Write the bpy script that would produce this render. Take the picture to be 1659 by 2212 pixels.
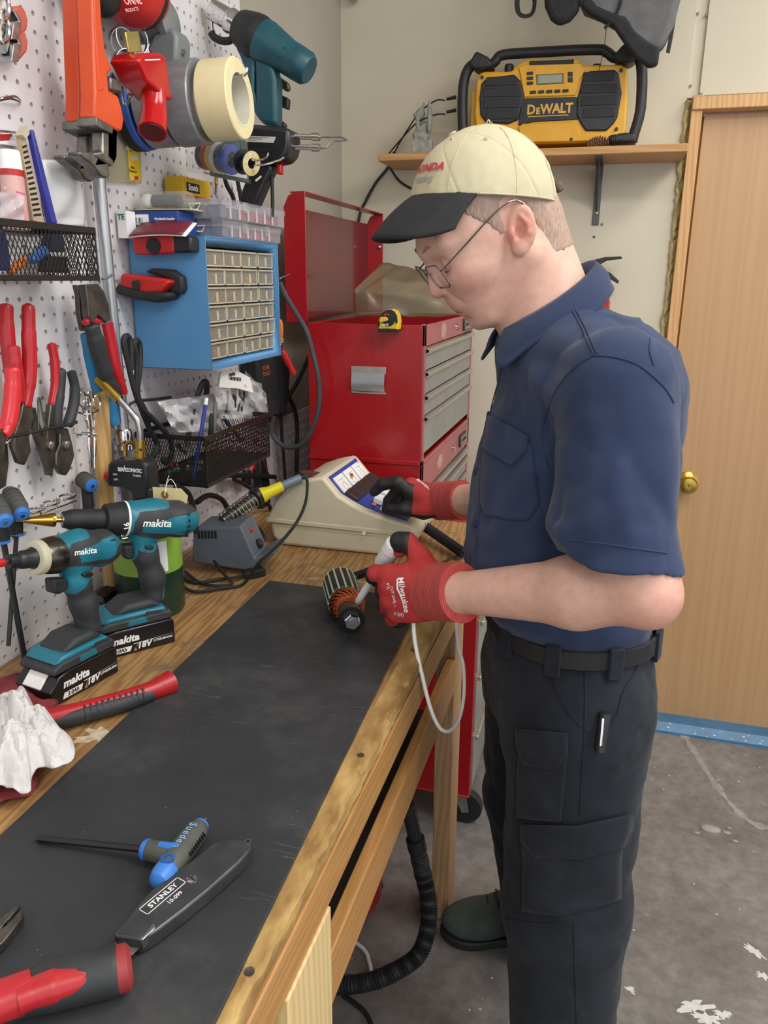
import bpy, math, random
import numpy as np
from mathutils import Vector, Matrix, Euler
V = Vector
random.seed(4); RNG = np.random.default_rng(5)
SC = bpy.context.scene
COL = SC.collection
for o in list(bpy.data.objects): bpy.data.objects.remove(o)

# ---------------------------------------------------------------- camera
FPX = 1690.0; CAMZ = 1.5
def _axes(pitch, yaw, roll):
    p, y, r = (math.radians(a) for a in (pitch, yaw, roll))
    fw = V((-math.sin(y)*math.cos(p), math.cos(y)*math.cos(p), -math.sin(p)))
    rt = V((math.cos(y), math.sin(y), 0)); up = rt.cross(fw)
    return fw, rt*math.cos(r)+up*math.sin(r), up*math.cos(r)-rt*math.sin(r)
CF, CR, CU = _axes(16.62, 15.63, 0.45)
CAM0 = V((0, 0, CAMZ))
cd = bpy.data.cameras.new('camera'); cam = bpy.data.objects.new('camera', cd); COL.objects.link(cam)
m3 = Matrix((CR, CU, -CF)).transposed()
cam.matrix_world = Matrix.Translation(CAM0) @ m3.to_4x4()
cd.sensor_fit = 'VERTICAL'; cd.sensor_height = 36.0; cd.lens = FPX/2212*36.0; cd.clip_start = .02
SC.camera = cam
# ---------------------------------------------------------------- light
W = bpy.data.worlds.new('world'); SC.world = W; W.use_nodes = True
W.node_tree.nodes['Background'].inputs[0].default_value = (.92, .96, 1, 1)
W.node_tree.nodes['Background'].inputs[1].default_value = 1.05
def area(name, loc, sx, sy, power, target, col=(1, .98, .95)):
    l = bpy.data.lights.new(name, 'AREA'); l.shape = 'RECTANGLE'; l.size = sx; l.size_y = sy
    l.energy = power; l.color = col
    o = bpy.data.objects.new(name, l); COL.objects.link(o); o.location = loc
    o.rotation_euler = (V(target)-V(loc)).to_track_quat('-Z', 'Y').to_euler()
    return o
area('unseen_ceiling_light', (.55, .75, 2.62), .3, 1.22, 13, (.35, .75, 0))
area('unseen_ceiling_light', (1.5, .4, 2.62), .3, 1.22, 18, (1.1, .6, 0))
area('unseen_ceiling_light', (.9, 1.75, 2.62), 1.22, .3, 13, (.5, 1.9, 0))  # unseen lamp added to brighten the back wall
area('unseen_ceiling_light', (.35, -.9, 2.62), .3, 1.22, 16, (0, -.3, 0))
SC.view_settings.view_transform = 'Standard'; SC.view_settings.look = 'None'
SC.view_settings.gamma = 1; SC.view_settings.exposure = .38
SC.view_settings.use_curve_mapping = False

# ---------------------------------------------------------------- measuring: a photo pixel seen on a known plane of the room
def ray(px, py): return CF + CR*((px-829.5)/FPX) + CU*((1106-py)/FPX)
def at_x(px, py, X): r = ray(px, py); return CAM0 + r*(X/r.x)
def at_y(px, py, Y): r = ray(px, py); return CAM0 + r*(Y/r.y)
def at_z(px, py, Z): r = ray(px, py); return CAM0 + r*((Z-CAMZ)/r.z)
PEG = -.861; BT = .923; BACK = 2.61; MT = BT+.006

# ---------------------------------------------------------------- materials
def lin(h):
    h = h.lstrip('#'); c = [int(h[i:i+2], 16)/255 for i in (0, 2, 4)]
    return tuple(x/12.92 if x <= .04045 else ((x+.055)/1.055)**2.4 for x in c) + (1,)
MATS = {}
class NT:
    def __init__(s, name):
        s.m = bpy.data.materials.new(name); s.m.use_nodes = True; s.t = s.m.node_tree
        s.b = s.t.nodes['Principled BSDF']; MATS[name] = s.m
    def n(s, kind, **kw):
        x = s.t.nodes.new('ShaderNode'+kind)
        for k, v in kw.items():
            if k in x.inputs: x.inputs[k].default_value = v
            else: setattr(x, k, v)
        return x
    def l(s, a, b): s.t.links.new(a, b)
    def coord(s, scale=(1, 1, 1), rot=(0, 0, 0), kind='Object'):
        c = s.n('TexCoord'); mp = s.n('Mapping'); mp.inputs['Scale'].default_value = scale
        mp.inputs['Rotation'].default_value = rot
        s.l(c.outputs[kind], mp.inputs[0]); return mp.outputs[0]
    def ramp(s, fac, stops, interp='LINEAR'):
        r = s.n('ValToRGB'); e = r.color_ramp; e.interpolation = interp
        while len(e.elements) < len(stops): e.elements.new(.5)
        for el, (p, c) in zip(e.elements, stops): el.position = p; el.color = c
        s.l(fac, r.inputs[0]); return r.outputs[0]
    def mix(s, fac, a, b, mode='MIX'):
        x = s.n('Mix', data_type='RGBA', blend_type=mode)
        for i, v in ((0, fac), (6, a), (7, b)):
            if isinstance(v, (int, float)): x.inputs[i].default_value = v
            elif isinstance(v, tuple): x.inputs[i].default_value = v
            else: s.l(v, x.inputs[i])
        return x.outputs[2]
    def math(s, op, a, b=0.):
        x = s.n('Math', operation=op)
        for i, v in ((0, a), (1, b)):
            if isinstance(v, (int, float)): x.inputs[i].default_value = v
            else: s.l(v, x.inputs[i])
        return x.outputs[0]
    def noise(s, vec, scale, detail=4., rough=.55, dist=0.):
        x = s.n('TexNoise', Scale=scale, Detail=detail, Roughness=rough, Distortion=dist)
        if vec: s.l(vec, x.inputs['Vector'])
        return x.outputs[0]
    def bump(s, h, strength=.3, dist=.002):
        x = s.n('Bump', Strength=strength, Distance=dist); s.l(h, x.inputs['Height']); s.l(x.outputs[0], s.b.inputs['Normal'])
    def base(s, c):
        if isinstance(c, tuple): s.b.inputs['Base Color'].default_value = c
        else: s.l(c, s.b.inputs['Base Color'])
    def set(s, **kw):
        for k, v in kw.items(): s.b.inputs[k.replace('_', ' ')].default_value = v
def pm(name, c1, c2=None, scale=30., rough=.5, metal=0., bump=0., bscale=None, alpha=1., trans=0., coat=0., spec=.5, stretch=(1, 1, 1), lo=.35, hi=.68, sub=0.):
    """plain procedural material: two tones of the thing's own colour mixed by noise, with fine relief"""
    if name in MATS: return MATS[name]
    t = NT(name); t.set(Roughness=rough, Metallic=metal, Alpha=alpha)
    t.b.inputs['Transmission Weight'].default_value = trans
    t.b.inputs['Coat Weight'].default_value = coat
    t.b.inputs['Specular IOR Level'].default_value = spec
    if sub: t.b.inputs['Subsurface Weight'].default_value = sub; t.b.inputs['Subsurface Scale'].default_value = .012; t.b.inputs['Subsurface Radius'].default_value = (1, .35, .2)
    vec = t.coord(stretch)
    if c2:
        t.base(t.ramp(t.noise(vec, scale), [(lo, lin(c1)), (hi, lin(c2))]))
    else: t.base(lin(c1))
    if bump: t.bump(t.noise(vec, bscale or scale*4), bump, .002)
    return t.m
def glass(name, col, alpha=.35, rough=.12):
    """thin clear plastic: mostly lets what is behind show through"""
    if name in MATS: return MATS[name]
    t = NT(name); out = t.t.nodes['Material Output']
    t.base(lin(col)); t.set(Roughness=rough); t.b.inputs['Specular IOR Level'].default_value = .6
    tr = t.n('BsdfTransparent'); tr.inputs[0].default_value = (.97, .97, .97, 1)
    mx = t.n('MixShader'); mx.inputs[0].default_value = alpha
    t.l(tr.outputs[0], mx.inputs[1]); t.l(t.b.outputs[0], mx.inputs[2]); t.l(mx.outputs[0], out.inputs[0])
    return t.m

# ---------------------------------------------------------------- objects
def tag(o, label=None, cat=None, group=None, kind=None):
    for k, v in (('label', label), ('category', cat), ('group', group), ('kind', kind)):
        if v: o[k] = v
    return o
def thing(name, label, cat, M=None, group=None):
    o = bpy.data.objects.new(name, None); COL.objects.link(o); o.empty_display_size = .02
    if M is not None: o.matrix_world = M if isinstance(M, Matrix) else Matrix.Translation(M)
    return tag(o, label, cat, group)
def basis(o, x, z):
    """frame at o with local x along x, local z as near z as it can be"""
    x = V(x).normalized(); z = V(z); y = z.cross(x).normalized(); z = x.cross(y)
    return Matrix.Translation(V(o)) @ Matrix((x, y, z)).transposed().to_4x4()
def TR(x=0, y=0, z=0): return Matrix.Translation((x, y, z))
def RX(a): return Matrix.Rotation(math.radians(a), 4, 'X')
def RY(a): return Matrix.Rotation(math.radians(a), 4, 'Y')
def RZ(a): return Matrix.Rotation(math.radians(a), 4, 'Z')
def catmull(P, n=6, closed=False):
    P = [V(p) for p in P]; out = []; N = len(P)
    if N < 3: return P
    for i in range(N if closed else N-1):
        if closed: a, b, c, d = P[i-1], P[i], P[(i+1) % N], P[(i+2) % N]
        else: a, b, c, d = P[max(i-1, 0)], P[i], P[i+1], P[min(i+2, N-1)]
        for k in range(n):
            t = k/n
            out.append(.5*((2*b)+(c-a)*t+(2*a-5*b+4*c-d)*t*t+(3*b-a-3*c+d)*t**3))
    if not closed: out.append(P[-1])
    return out
def rrect(w, h, r, n=4):
    pts = []
    for cx, cy, a0 in ((w/2-r, h/2-r, 0), (-w/2+r, h/2-r, 90), (-w/2+r, -h/2+r, 180), (w/2-r, -h/2+r, 270)):
        for k in range(n+1):
            a = math.radians(a0+90*k/n); pts.append((cx+r*math.cos(a), cy+r*math.sin(a)))
    return pts
class MB:
    def __init__(s, M=None): s.v = []; s.f = []; s.mi = []; s.M = M or Matrix(); s.cur = 0
    def add(s, vs, fs):
        b = len(s.v); s.v += [s.M @ V(p) for p in vs]
        for f in fs: s.f.append([b+i for i in f]); s.mi.append(s.cur)
        return s
    def at(s, M): s.M = M; return s
    def mat(s, i): s.cur = i; return s
    def box(s, c, d):
        x, y, z = (q/2 for q in d); cx, cy, cz = c
        vs = [(cx+a*x, cy+b*y, cz+e*z) for a in (-1, 1) for b in (-1, 1) for e in (-1, 1)]
        return s.add(vs, [(0, 1, 3, 2), (4, 6, 7, 5), (0, 4, 5, 1), (2, 3, 7, 6), (0, 2, 6, 4), (1, 5, 7, 3)])
    def loft(s, secs, closed=True, caps=True, wrap=False):
        n = len(secs[0]); vs = [p for q in secs for p in q]; fs = []; m = len(secs)
        for i in range(m if wrap else m-1):
            a, b = i*n, ((i+1) % m)*n
            for j in range(n if closed else n-1):
                k = (j+1) % n; fs.append((a+j, a+k, b+k, b+j))
        if caps and closed and not wrap:
            fs.append(tuple(reversed(range(n)))); fs.append(tuple(range((m-1)*n, m*n)))
        return s.add(vs, fs)
    def lathe(s, prof, seg=20, o=(0, 0, 0), axis=(0, 0, 1), caps=True):
        """prof: (radius, height along axis)"""
        z = V(axis).normalized(); x = z.orthogonal().normalized(); y = z.cross(x); o = V(o)
        secs = [[o+z*h+(x*math.cos(2*math.pi*k/seg)+y*math.sin(2*math.pi*k/seg))*r for k in range(seg)] for r, h in prof]
        return s.loft(secs, caps=caps)
    def ring(s, prof, seg=24, o=(0, 0, 0), axis=(0, 0, 1)):
        """closed profile turned about the axis (rolls, rings)"""
        z = V(axis).normalized(); x = z.orthogonal().normalized(); y = z.cross(x); o = V(o)
        secs = [[o+z*h+(x*math.cos(2*math.pi*k/seg)+y*math.sin(2*math.pi*k/seg))*r for r, h in prof] for k in range(seg)]
        return s.loft(secs, caps=False, wrap=True)
    def cyl(s, a, b, r, seg=14, r2=None):
        a, b = V(a), V(b); return s.lathe([(r, 0), (r2 if r2 is not None else r, (b-a).length)], seg, a, b-a)
    def tube(s, P, r, seg=8, sm=6, closed=False, flat=None, up=None):
        P = catmull(P, sm, closed) if sm else [V(p) for p in P]
        N = len(P); secs = []; prev = None
        for i, p in enumerate(P):
            t = (P[(i+1) % N]-P[i-1]) if closed else (P[min(i+1, N-1)]-P[max(i-1, 0)])
            t.normalize()
            if prev is None: x = V(up).cross(t).normalized() if up else t.orthogonal().normalized()
            else:
                x = prev-t*prev.dot(t); x = x.normalized() if x.length > 1e-6 else t.orthogonal().normalized()
            prev = x; y = t.cross(x)
            if callable(r): rr = r(i/(N-1))
            elif isinstance(r, (list, tuple)):
                u = i/(N-1)*(len(r)-1); k = min(int(u), len(r)-2); rr = r[k]+(r[k+1]-r[k])*(u-k)
            else: rr = r
            fl = flat or 1.
            secs.append([p+(x*math.cos(2*math.pi*k/seg)+y*(math.sin(2*math.pi*k/seg)*fl))*rr for k in range(seg)])
        return s.loft(secs, wrap=closed, caps=not closed)
    def prism(s, pts, h0, h1, inset=0):
        """outline in local xy pushed from h0 to h1"""
        n = len(pts)
        return s.loft([[(x, y, h0) for x, y in pts], [(x, y, h1) for x, y in pts]])
    def ell(s, c, r, seg=16, rings=10):
        c = V(c); r = r if isinstance(r, (tuple, list)) else (r, r, r)
        secs = []
        for i in range(rings+1):
            a = math.pi*i/rings; a = min(max(a, .02), math.pi-.02)
            secs.append([(c.x+r[0]*math.sin(a)*math.cos(2*math.pi*k/seg), c.y+r[1]*math.sin(a)*math.sin(2*math.pi*k/seg), c.z+r[2]*math.cos(a)) for k in range(seg)])
        return s.loft(secs[::-1])
    def grid(s, fn, nu, nv, thick=0):
        P = [[V(fn(u/nu, v/nv)) for v in range(nv+1)] for u in range(nu+1)]
        vs = [p for q in P for p in q]; fs = [(a*(nv+1)+b, (a+1)*(nv+1)+b, (a+1)*(nv+1)+b+1, a*(nv+1)+b+1) for a in range(nu) for b in range(nv)]
        return s.add(vs, fs)
    def build(s, name, mats, parent=None, bevel=0, smooth=35, sub=0, seg=2, solid=0, label=None, **tags):
        me = bpy.data.meshes.new(name); me.from_pydata(s.v, [], s.f)
        if not isinstance(mats, (list, tuple)): mats = [mats]
        for m in mats: me.materials.append(m)
        if len(mats) > 1: me.polygons.foreach_set('material_index', s.mi)
        me.update()
        import bmesh as _b
        b = _b.new(); b.from_mesh(me); _b.ops.recalc_face_normals(b, faces=b.faces); b.to_mesh(me); b.free()
        if smooth:
            me.shade_smooth()
            if smooth < 180: me.set_sharp_from_angle(angle=math.radians(smooth))
        o = bpy.data.objects.new(name, me); COL.objects.link(o)
        if parent: o.parent = parent
        if solid: q = o.modifiers.new('solid', 'SOLIDIFY'); q.thickness = solid; q.offset = 0
        if bevel:
            q = o.modifiers.new('bevel', 'BEVEL'); q.width = bevel; q.segments = seg; q.limit_method = 'ANGLE'; q.angle_limit = math.radians(38); q.harden_normals = False
        if sub: q = o.modifiers.new('sub', 'SUBSURF'); q.levels = sub; q.render_levels = sub
        tag(o, label, **tags)
        return o
def text(body, size, mat, parent, M, shear=0., off=0., ext=.0002, align='CENTER', name='lettering', wscale=1., space=1.):
    c = bpy.data.curves.new(name, 'FONT'); c.body = body; c.size = size; c.shear = shear; c.offset = off
    c.extrude = ext; c.align_x = align; c.align_y = 'CENTER'; c.resolution_u = 2; c.space_character = space
    t = bpy.data.objects.new('tmp', c); COL.objects.link(t)
    dg = bpy.context.evaluated_depsgraph_get(); me = bpy.data.meshes.new_from_object(t.evaluated_get(dg)); bpy.data.objects.remove(t)
    me.transform(Matrix.Diagonal((wscale, 1, 1, 1))); me.name = name
    me.materials.clear(); me.materials.append(mat)
    o = bpy.data.objects.new(name, me); COL.objects.link(o); o.parent = parent; o.matrix_local = M
    return o
def face_frame(o, right, up):
    """text frame: x along right, y along up, z out of the surface"""
    r = V(right).normalized(); u = V(up); n = r.cross(u).normalized(); u = n.cross(r)
    return Matrix.Translation(V(o)) @ Matrix((r, u, n)).transposed().to_4x4()
def dup(root, M, label=None, group=None):
    r = root.copy(); COL.objects.link(r); r.matrix_world = M
    tag(r, label, group=group)
    def kids(a, b):
        for ch in list(a.children):
            if ch.name.startswith('tmp'): continue
            c = ch.copy(); COL.objects.link(c); c.parent = b; c.matrix_local = ch.matrix_local.copy(); kids(ch, c)
    kids(root, r); return r
def single(mb, name, mats, label, cat, group=None, kind=None, **kw):
    o = mb.build(name, mats, **kw); tag(o, label, cat, group, kind); return o

# ---------------------------------------------------------------- soft forms: distance fields turned into one continuous skin
def smin(a, b, k):
    h = np.clip(.5+.5*(b-a)/k, 0, 1); return b*(1-h)+a*h-k*h*(1-h)
def cone(p, a, b, ra, rb):
    a = np.asarray(a, float); b = np.asarray(b, float); ba = b-a
    h = np.clip(((p-a)@ba)/(ba@ba), 0, 1); return np.linalg.norm(p-a-h[:, None]*ba, axis=1)-(ra+(rb-ra)*h)
def ellip(p, c, r, R=None):
    q = p-np.asarray(c, float)
    if R is not None: q = q@np.array(R)
    r = np.asarray(r, float); k0 = np.linalg.norm(q/r, axis=1); k1 = np.linalg.norm(q/(r*r), axis=1)
    return k0*(k0-1)/np.maximum(k1, 1e-9)
def chain(p, pts, rad, k=.01):
    d = None
    for i in range(len(pts)-1):
        e = cone(p, pts[i], pts[i+1], rad[i], rad[i+1]); d = e if d is None else smin(d, e, k)
    return d
def surface(fn, lo, hi, h):
    """surface nets over a grid evaluated only near the surface"""
    B = 8; lo = np.asarray(lo, float); nb = np.ceil((np.asarray(hi)-lo)/(h*B)).astype(int); n = nb*B+1
    cx = [lo[i]+h*B*(np.arange(nb[i])+.5) for i in range(3)]
    C = np.stack(np.meshgrid(*cx, indexing='ij'), -1).reshape(-1, 3); cdv = fn(C).reshape(nb)
    near = np.abs(cdv) < h*B*1.5
    D = np.repeat(np.repeat(np.repeat(cdv.astype(np.float32), B, 0), B, 1), B, 2); D = np.pad(D, ((0, 1),)*3, mode='edge')
    loc = np.stack(np.meshgrid(*[np.arange(B+1)]*3, indexing='ij'), -1).reshape(-1, 3)
    bl = np.argwhere(near); step = 400
    for a in range(0, len(bl), step):
        I = (bl[a:a+step, None, :]*B+loc[None]).reshape(-1, 3)
        D[I[:, 0], I[:, 1], I[:, 2]] = fn(lo+h*I)
    S = D < 0; c = n-1
    cs = np.zeros(c, np.int8)
    off = [(i, j, k) for i in (0, 1) for j in (0, 1) for k in (0, 1)]
    for o in off: cs += S[o[0]:o[0]+c[0], o[1]:o[1]+c[1], o[2]:o[2]+c[2]]
    g = np.argwhere((cs > 0) & (cs < 8)); idx = -np.ones(c, np.int32); idx[tuple(g.T)] = np.arange(len(g))
    acc = np.zeros((len(g), 3)); cnt = np.zeros(len(g))
    cv = {o: D[g[:, 0]+o[0], g[:, 1]+o[1], g[:, 2]+o[2]].astype(float) for o in off}
    for a in off:
        for q in range(3):
            if a[q]: continue
            b = list(a); b[q] = 1; da, db = cv[a], cv[tuple(b)]; x = (da < 0) != (db < 0)
            t = np.where(x, da/np.where(x, da-db, 1), 0)
            for w in range(3): acc[:, w] += np.where(x, a[w]+(t if w == q else 0), 0)
            cnt += x
    vs = lo+h*(g+acc/cnt[:, None]); F = []
    for q in range(3):
        u, w = (q+1) % 3, (q+2) % 3
        s0 = [slice(None)]*3; s1 = [slice(None)]*3; s0[q] = slice(0, -1); s1[q] = slice(1, None)
        e = np.argwhere(S[tuple(s0)] != S[tuple(s1)])
        e = e[(e[:, u] > 0) & (e[:, w] > 0) & (e[:, u] < c[u]) & (e[:, w] < c[w])]
        ins = S[tuple(e.T)]
        def ix(du, dw):
            t = e.copy(); t[:, u] -= du; t[:, w] -= dw; return idx[tuple(t.T)]
        f = np.stack([ix(0, 0), ix(1, 0), ix(1, 1), ix(0, 1)], 1); f[~ins] = f[~ins][:, ::-1]
        F.append(f[(f >= 0).all(1)])
    return vs, np.concatenate(F)
def skin(name, fn, lo, hi, h, mats, parent=None, pick=None, relax=1, label=None, X=None, **tags):
    vs, F = surface(fn, lo, hi, h)
    me = bpy.data.meshes.new(name)
    me.vertices.add(len(vs)); me.loops.add(F.size); me.polygons.add(len(F))
    me.vertices.foreach_set('co', vs.astype(np.float32).ravel())
    me.loops.foreach_set('vertex_index', F.astype(np.int32).ravel())
    me.polygons.foreach_set('loop_start', np.arange(0, F.size, 4, dtype=np.int32))
    if not isinstance(mats, (list, tuple)): mats = [mats]
    for m in mats: me.materials.append(m)
    if pick is not None: me.polygons.foreach_set('material_index', pick(vs[F].mean(1)).astype(np.int32))
    me.update(calc_edges=True); me.validate(); me.shade_smooth()
    if X is not None: me.transform(X)
    o = bpy.data.objects.new(name, me); COL.objects.link(o)
    if parent: o.parent = parent
    if relax: q = o.modifiers.new('relax', 'SMOOTH'); q.factor = .5; q.iterations = relax
    return tag(o, label, **tags)
def fbm(p, s, seed=0):
    """cheap smooth noise for wrinkles"""
    r = np.random.default_rng(seed); out = np.zeros(len(p))
    for i in range(7):
        d = r.normal(size=3); d /= np.linalg.norm(d); out += np.sin(p@d*s*(.6+.9*r.random())+r.random()*6.28+1.3*np.sin(p@np.roll(d, 1)*s*.7))
    return out/7

def march(fn, pix, off=0., t0=.5, t1=3.):
    """where the line of sight through photo points meets a soft form (metres, room frame)"""
    R = np.array([list(ray(*p)) for p in pix]); O = np.array(CAM0); t = np.full(len(R), t0)
    for _ in range(90):
        d = fn(O+R*t[:, None]); t = np.minimum(t+np.clip(d*.8, -.01, .2)/np.linalg.norm(R, axis=1), t1)
    P = O+R*t[:, None]
    if off:
        e = 1e-3; G = np.stack([fn(P+np.eye(3)[i]*e)-fn(P-np.eye(3)[i]*e) for i in range(3)], 1); G /= np.maximum(np.linalg.norm(G, axis=1, keepdims=True), 1e-9); P = P+G*off
    return P
def patch(name, fn, quad, mat, parent, nu=14, nv=14, off=.003, solid=.002, bulge=0., **kw):
    """a piece of cloth lying on a soft form; quad = photo corners (or rows of points) of the piece"""
    rows = quad if isinstance(quad[0][0], (tuple, list)) else [[quad[0], quad[1]], [quad[3], quad[2]]]
    def curve(pts, u):
        k = u*(len(pts)-1); i = min(int(k), len(pts)-2); f = k-i; return (pts[i][0]+(pts[i+1][0]-pts[i][0])*f, pts[i][1]+(pts[i+1][1]-pts[i][1])*f)
    pix = []
    for a in range(nu+1):
        cols = [curve(r, a/nu) for r in rows]
        for b in range(nv+1): pix.append(curve(cols, b/nv))
    P = march(fn, pix, off); vs = [V(p) for p in P]; ok = np.abs(fn(P)-off) < .02
    fs = [(a*(nv+1)+b, (a+1)*(nv+1)+b, (a+1)*(nv+1)+b+1, a*(nv+1)+b+1) for a in range(nu) for b in range(nv)]
    fs = [f for f in fs if all(ok[i] for i in f)]; used = sorted({i for f in fs for i in f}); mp = {i: k for k, i in enumerate(used)}; vs = [vs[i] for i in used]; fs = [[mp[i] for i in f] for f in fs]
    return MB().add(vs, fs).build(name, mat, parent, solid=solid, smooth=60, **kw)
def seam(name, fn, pts, r, mat, parent, off=.0006, n=8):
    P = catmull([(x, y, 0) for x, y in pts], n); Q = march(fn, [(p.x, p.y) for p in P], off); Q = Q[np.abs(fn(Q)-off) < .02]; return MB().tube([V(q) for q in Q], r, 6, 0).build(name, mat, parent)
def decal(body, size, mat, parent, fn, o, right, up, off=.0008, bold=0., shear=0., wscale=1., inv=None, name='lettering'):
    """flat print that follows a soft form: o / right / up are photo pixels"""
    c = bpy.data.curves.new(name, 'FONT'); c.body = body; c.size = 1.; c.shear = shear; c.offset = bold; c.align_x = 'CENTER'; c.align_y = 'CENTER'; c.resolution_u = 2
    t = bpy.data.objects.new('tmp', c); COL.objects.link(t); dg = bpy.context.evaluated_depsgraph_get(); me = bpy.data.meshes.new_from_object(t.evaluated_get(dg)); bpy.data.objects.remove(t)
    rl_ = math.hypot(*right); ul = math.hypot(*up); pix = [(o[0]+(v.co.x*wscale*right[0]/rl_+v.co.y*up[0]/ul)*size, o[1]+(v.co.x*wscale*right[1]/rl_+v.co.y*up[1]/ul)*size) for v in me.vertices]
    P = march(fn, pix, off); bad = np.abs(fn(P)-off) > .015
    if inv is not None: P = np.array([list(inv @ V(p)) for p in P])
    me.vertices.foreach_set('co', P.astype(np.float32).ravel()); me.update(); me.name = name
    if bad.any():
        import bmesh as _b
        b = _b.new(); b.from_mesh(me); b.verts.ensure_lookup_table(); _b.ops.delete(b, geom=[b.verts[i] for i in np.nonzero(bad)[0]], context='VERTS'); b.to_mesh(me); b.free()
    me.materials.clear(); me.materials.append(mat)
    ob = bpy.data.objects.new(name, me); COL.objects.link(ob); ob.parent = parent; return ob
# ================================================================ ROOM
def wood(name, c, dark, light, sc=(14, 1.2, 14), rough=.55, wave=5., dist=5., bump=.12, knots=False, stain=None, calm=.45):
    """c: middle tone; bands run along local y (or z, x by sc)"""
    t = NT(name); v = t.coord(sc)
    n1 = t.noise(v, 1.6, 5, .6, 1.2)
    wv = t.n('TexWave', wave_type='BANDS', bands_direction='DIAGONAL', Scale=wave, Distortion=dist, Detail=3., **{'Detail Scale': 1.4}); t.l(v, wv.inputs['Vector'])
    g = t.ramp(wv.outputs[1], [(.05, lin(dark)), (.45, lin(c)), (1, lin(light))])
    f = t.noise(t.coord(tuple(s*7 for s in sc)), 3., 3, .7)
    base = t.mix(t.math('MULTIPLY', f, .55), g, t.ramp(n1, [(.3, lin(dark)), (.75, lin(light))]))
    if stain:
        s = t.noise(t.coord((1, 1, 1)), 9., 6, .65, .6)
        base = t.mix(t.ramp(s, [(.56, (0, 0, 0, 1)), (.68, (.85, .85, .85, 1))]), base, lin(stain))
    base = t.mix(calm, base, lin(c))
    t.base(base); t.set(Roughness=rough); t.bump(f, bump, .001)
    return t.m
M_PEG = pm('pegboard_paint', '#dad6d8', '#e2dedf', 6, .45, bump=.03, bscale=90)
M_WALLL = pm('wall_grey', '#a9a294', '#b0a99b', 3, .7, bump=.05, bscale=160)
M_WALLB = pm('wall_cream', '#c8c0aa', '#d0c8b4', 2.2, .75, bump=.06, bscale=180)
M_DOOR = wood('door_veneer', '#b48e64', '#ae875c', '#ba956c', (16, 16, .4), .42, 1.1, 10, .01)
M_JAMB = wood('jamb_pine', '#c79a63', '#b5854c', '#d8b07c', (22, 22, 1.2), .5, 2, 4, .04)
M_PLY = wood('bench_plywood', '#a17a4a', '#84603a', '#b48c5a', (26, 2.4, 26), .5, 1.6, 10, .1, stain='#6e5d49', calm=.08)
M_EDGE = pm('worn_edge_wood', '#8a6637', '#c6a566', 34, .65, bump=.6, bscale=90, stretch=(1, .35, 1))
M_RAIL = wood('rail_pine', '#b4834c', '#a3733f', '#c2925b', (40, 2.2, 40), .5, 1.1, 9, .06)
M_PALE = wood('new_pine', '#d9bd87', '#c9a769', '#e6cf9f', (30, 30, 1.4), .5, 1.5, 3, .03)
M_LEG = wood('leg_pine', '#b08a62', '#94704a', '#c39d74', (28, 28, 1.3), .6, 1.5, 4, .06)
M_BLACKP = pm('black_plastic', '#1a1b1d', '#222326', 40, .42)
M_BLACKR = pm('black_rubber', '#191a1c', '#242527', 50, .62, bump=.05)
M_STEEL = pm('steel', '#9a9b9c', '#b6b7b8', 60, .32, 1.)
M_CHROME = pm('chrome', '#d8d8d8', None, 1, .12, 1.)
M_GALV = pm('galvanised', '#a9abad', '#c4c6c8', 22, .38, .9, stretch=(1, 1, .3))
M_DSTEEL = pm('dark_steel', '#55544f', '#77756e', 70, .42, .85, bump=.1)
M_BRASS = pm('brass', '#b08d3e', '#c6a552', 40, .28, 1.)
M_WHITEP = pm('white_plastic', '#f0efec', None, 1, .4)
M_WHITE = pm('white_print', '#ecebe8', None, 1, .55)
M_BLACK = pm('black_print', '#141414', None, 1, .6)
M_REDP = pm('red_plastic', '#b3201f', '#bd2726', 20, .32)

t = NT('concrete'); v = t.coord()
a = t.ramp(t.noise(v, 2.3, 8, .68), [(.3, lin('#6b6663')), (.5, lin('#857f7b')), (.72, lin('#9b9591'))])
b = t.ramp(t.noise(v, 26, 5, .7), [(.38, (.72, .72, .72, 1)), (.62, (1, 1, 1, 1))])
vo = t.n('TexVoronoi', Scale=34., feature='F1'); t.l(v, vo.inputs['Vector'])
fl = t.math('MULTIPLY', t.math('LESS_THAN', vo.outputs[0], .09), t.math('GREATER_THAN', t.noise(v, 5, 2), .55))
t.base(t.mix(fl, t.mix(1., a, b, 'MULTIPLY'), lin('#c9c5c0'))); t.set(Roughness=.62); t.bump(t.noise(v, 60, 6), .25, .002)
M_FLOOR = t.m
t = NT('bench_mat'); v = t.coord()
base = t.ramp(t.noise(v, 5, 8, .7), [(.32, lin('#2b2c2e')), (.52, lin('#343537')), (.70, lin('#484949'))])
def scratches(t, rot, sc, thr):
    w = t.coord(sc, (0, 0, rot)); n = t.noise(w, 6., 2, .5); k = t.noise(t.coord(), 7., 3)
    return t.math('MULTIPLY', t.math('GREATER_THAN', n, thr), t.math('GREATER_THAN', k, .56))
sc1 = t.math('ADD', scratches(t, .6, (3, 160, 1), .68), scratches(t, -.35, (4, 190, 1), .69))
vo = t.n('TexVoronoi', Scale=70.); t.l(v, vo.inputs['Vector'])
dots = t.math('MULTIPLY', t.math('LESS_THAN', vo.outputs[0], .05), t.math('GREATER_THAN', t.noise(v, 9, 2), .58))
sc2 = t.math('MINIMUM', t.math('ADD', t.math('MULTIPLY', sc1, .25), t.math('MULTIPLY', dots, .7)), 1.)
t.base(t.mix(sc2, base, lin('#8c8a84'))); t.set(Roughness=.5); t.b.inputs['Specular IOR Level'].default_value = .35
t.bump(t.noise(v, 130, 3), .1, .001); M_MAT = t.m

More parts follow.
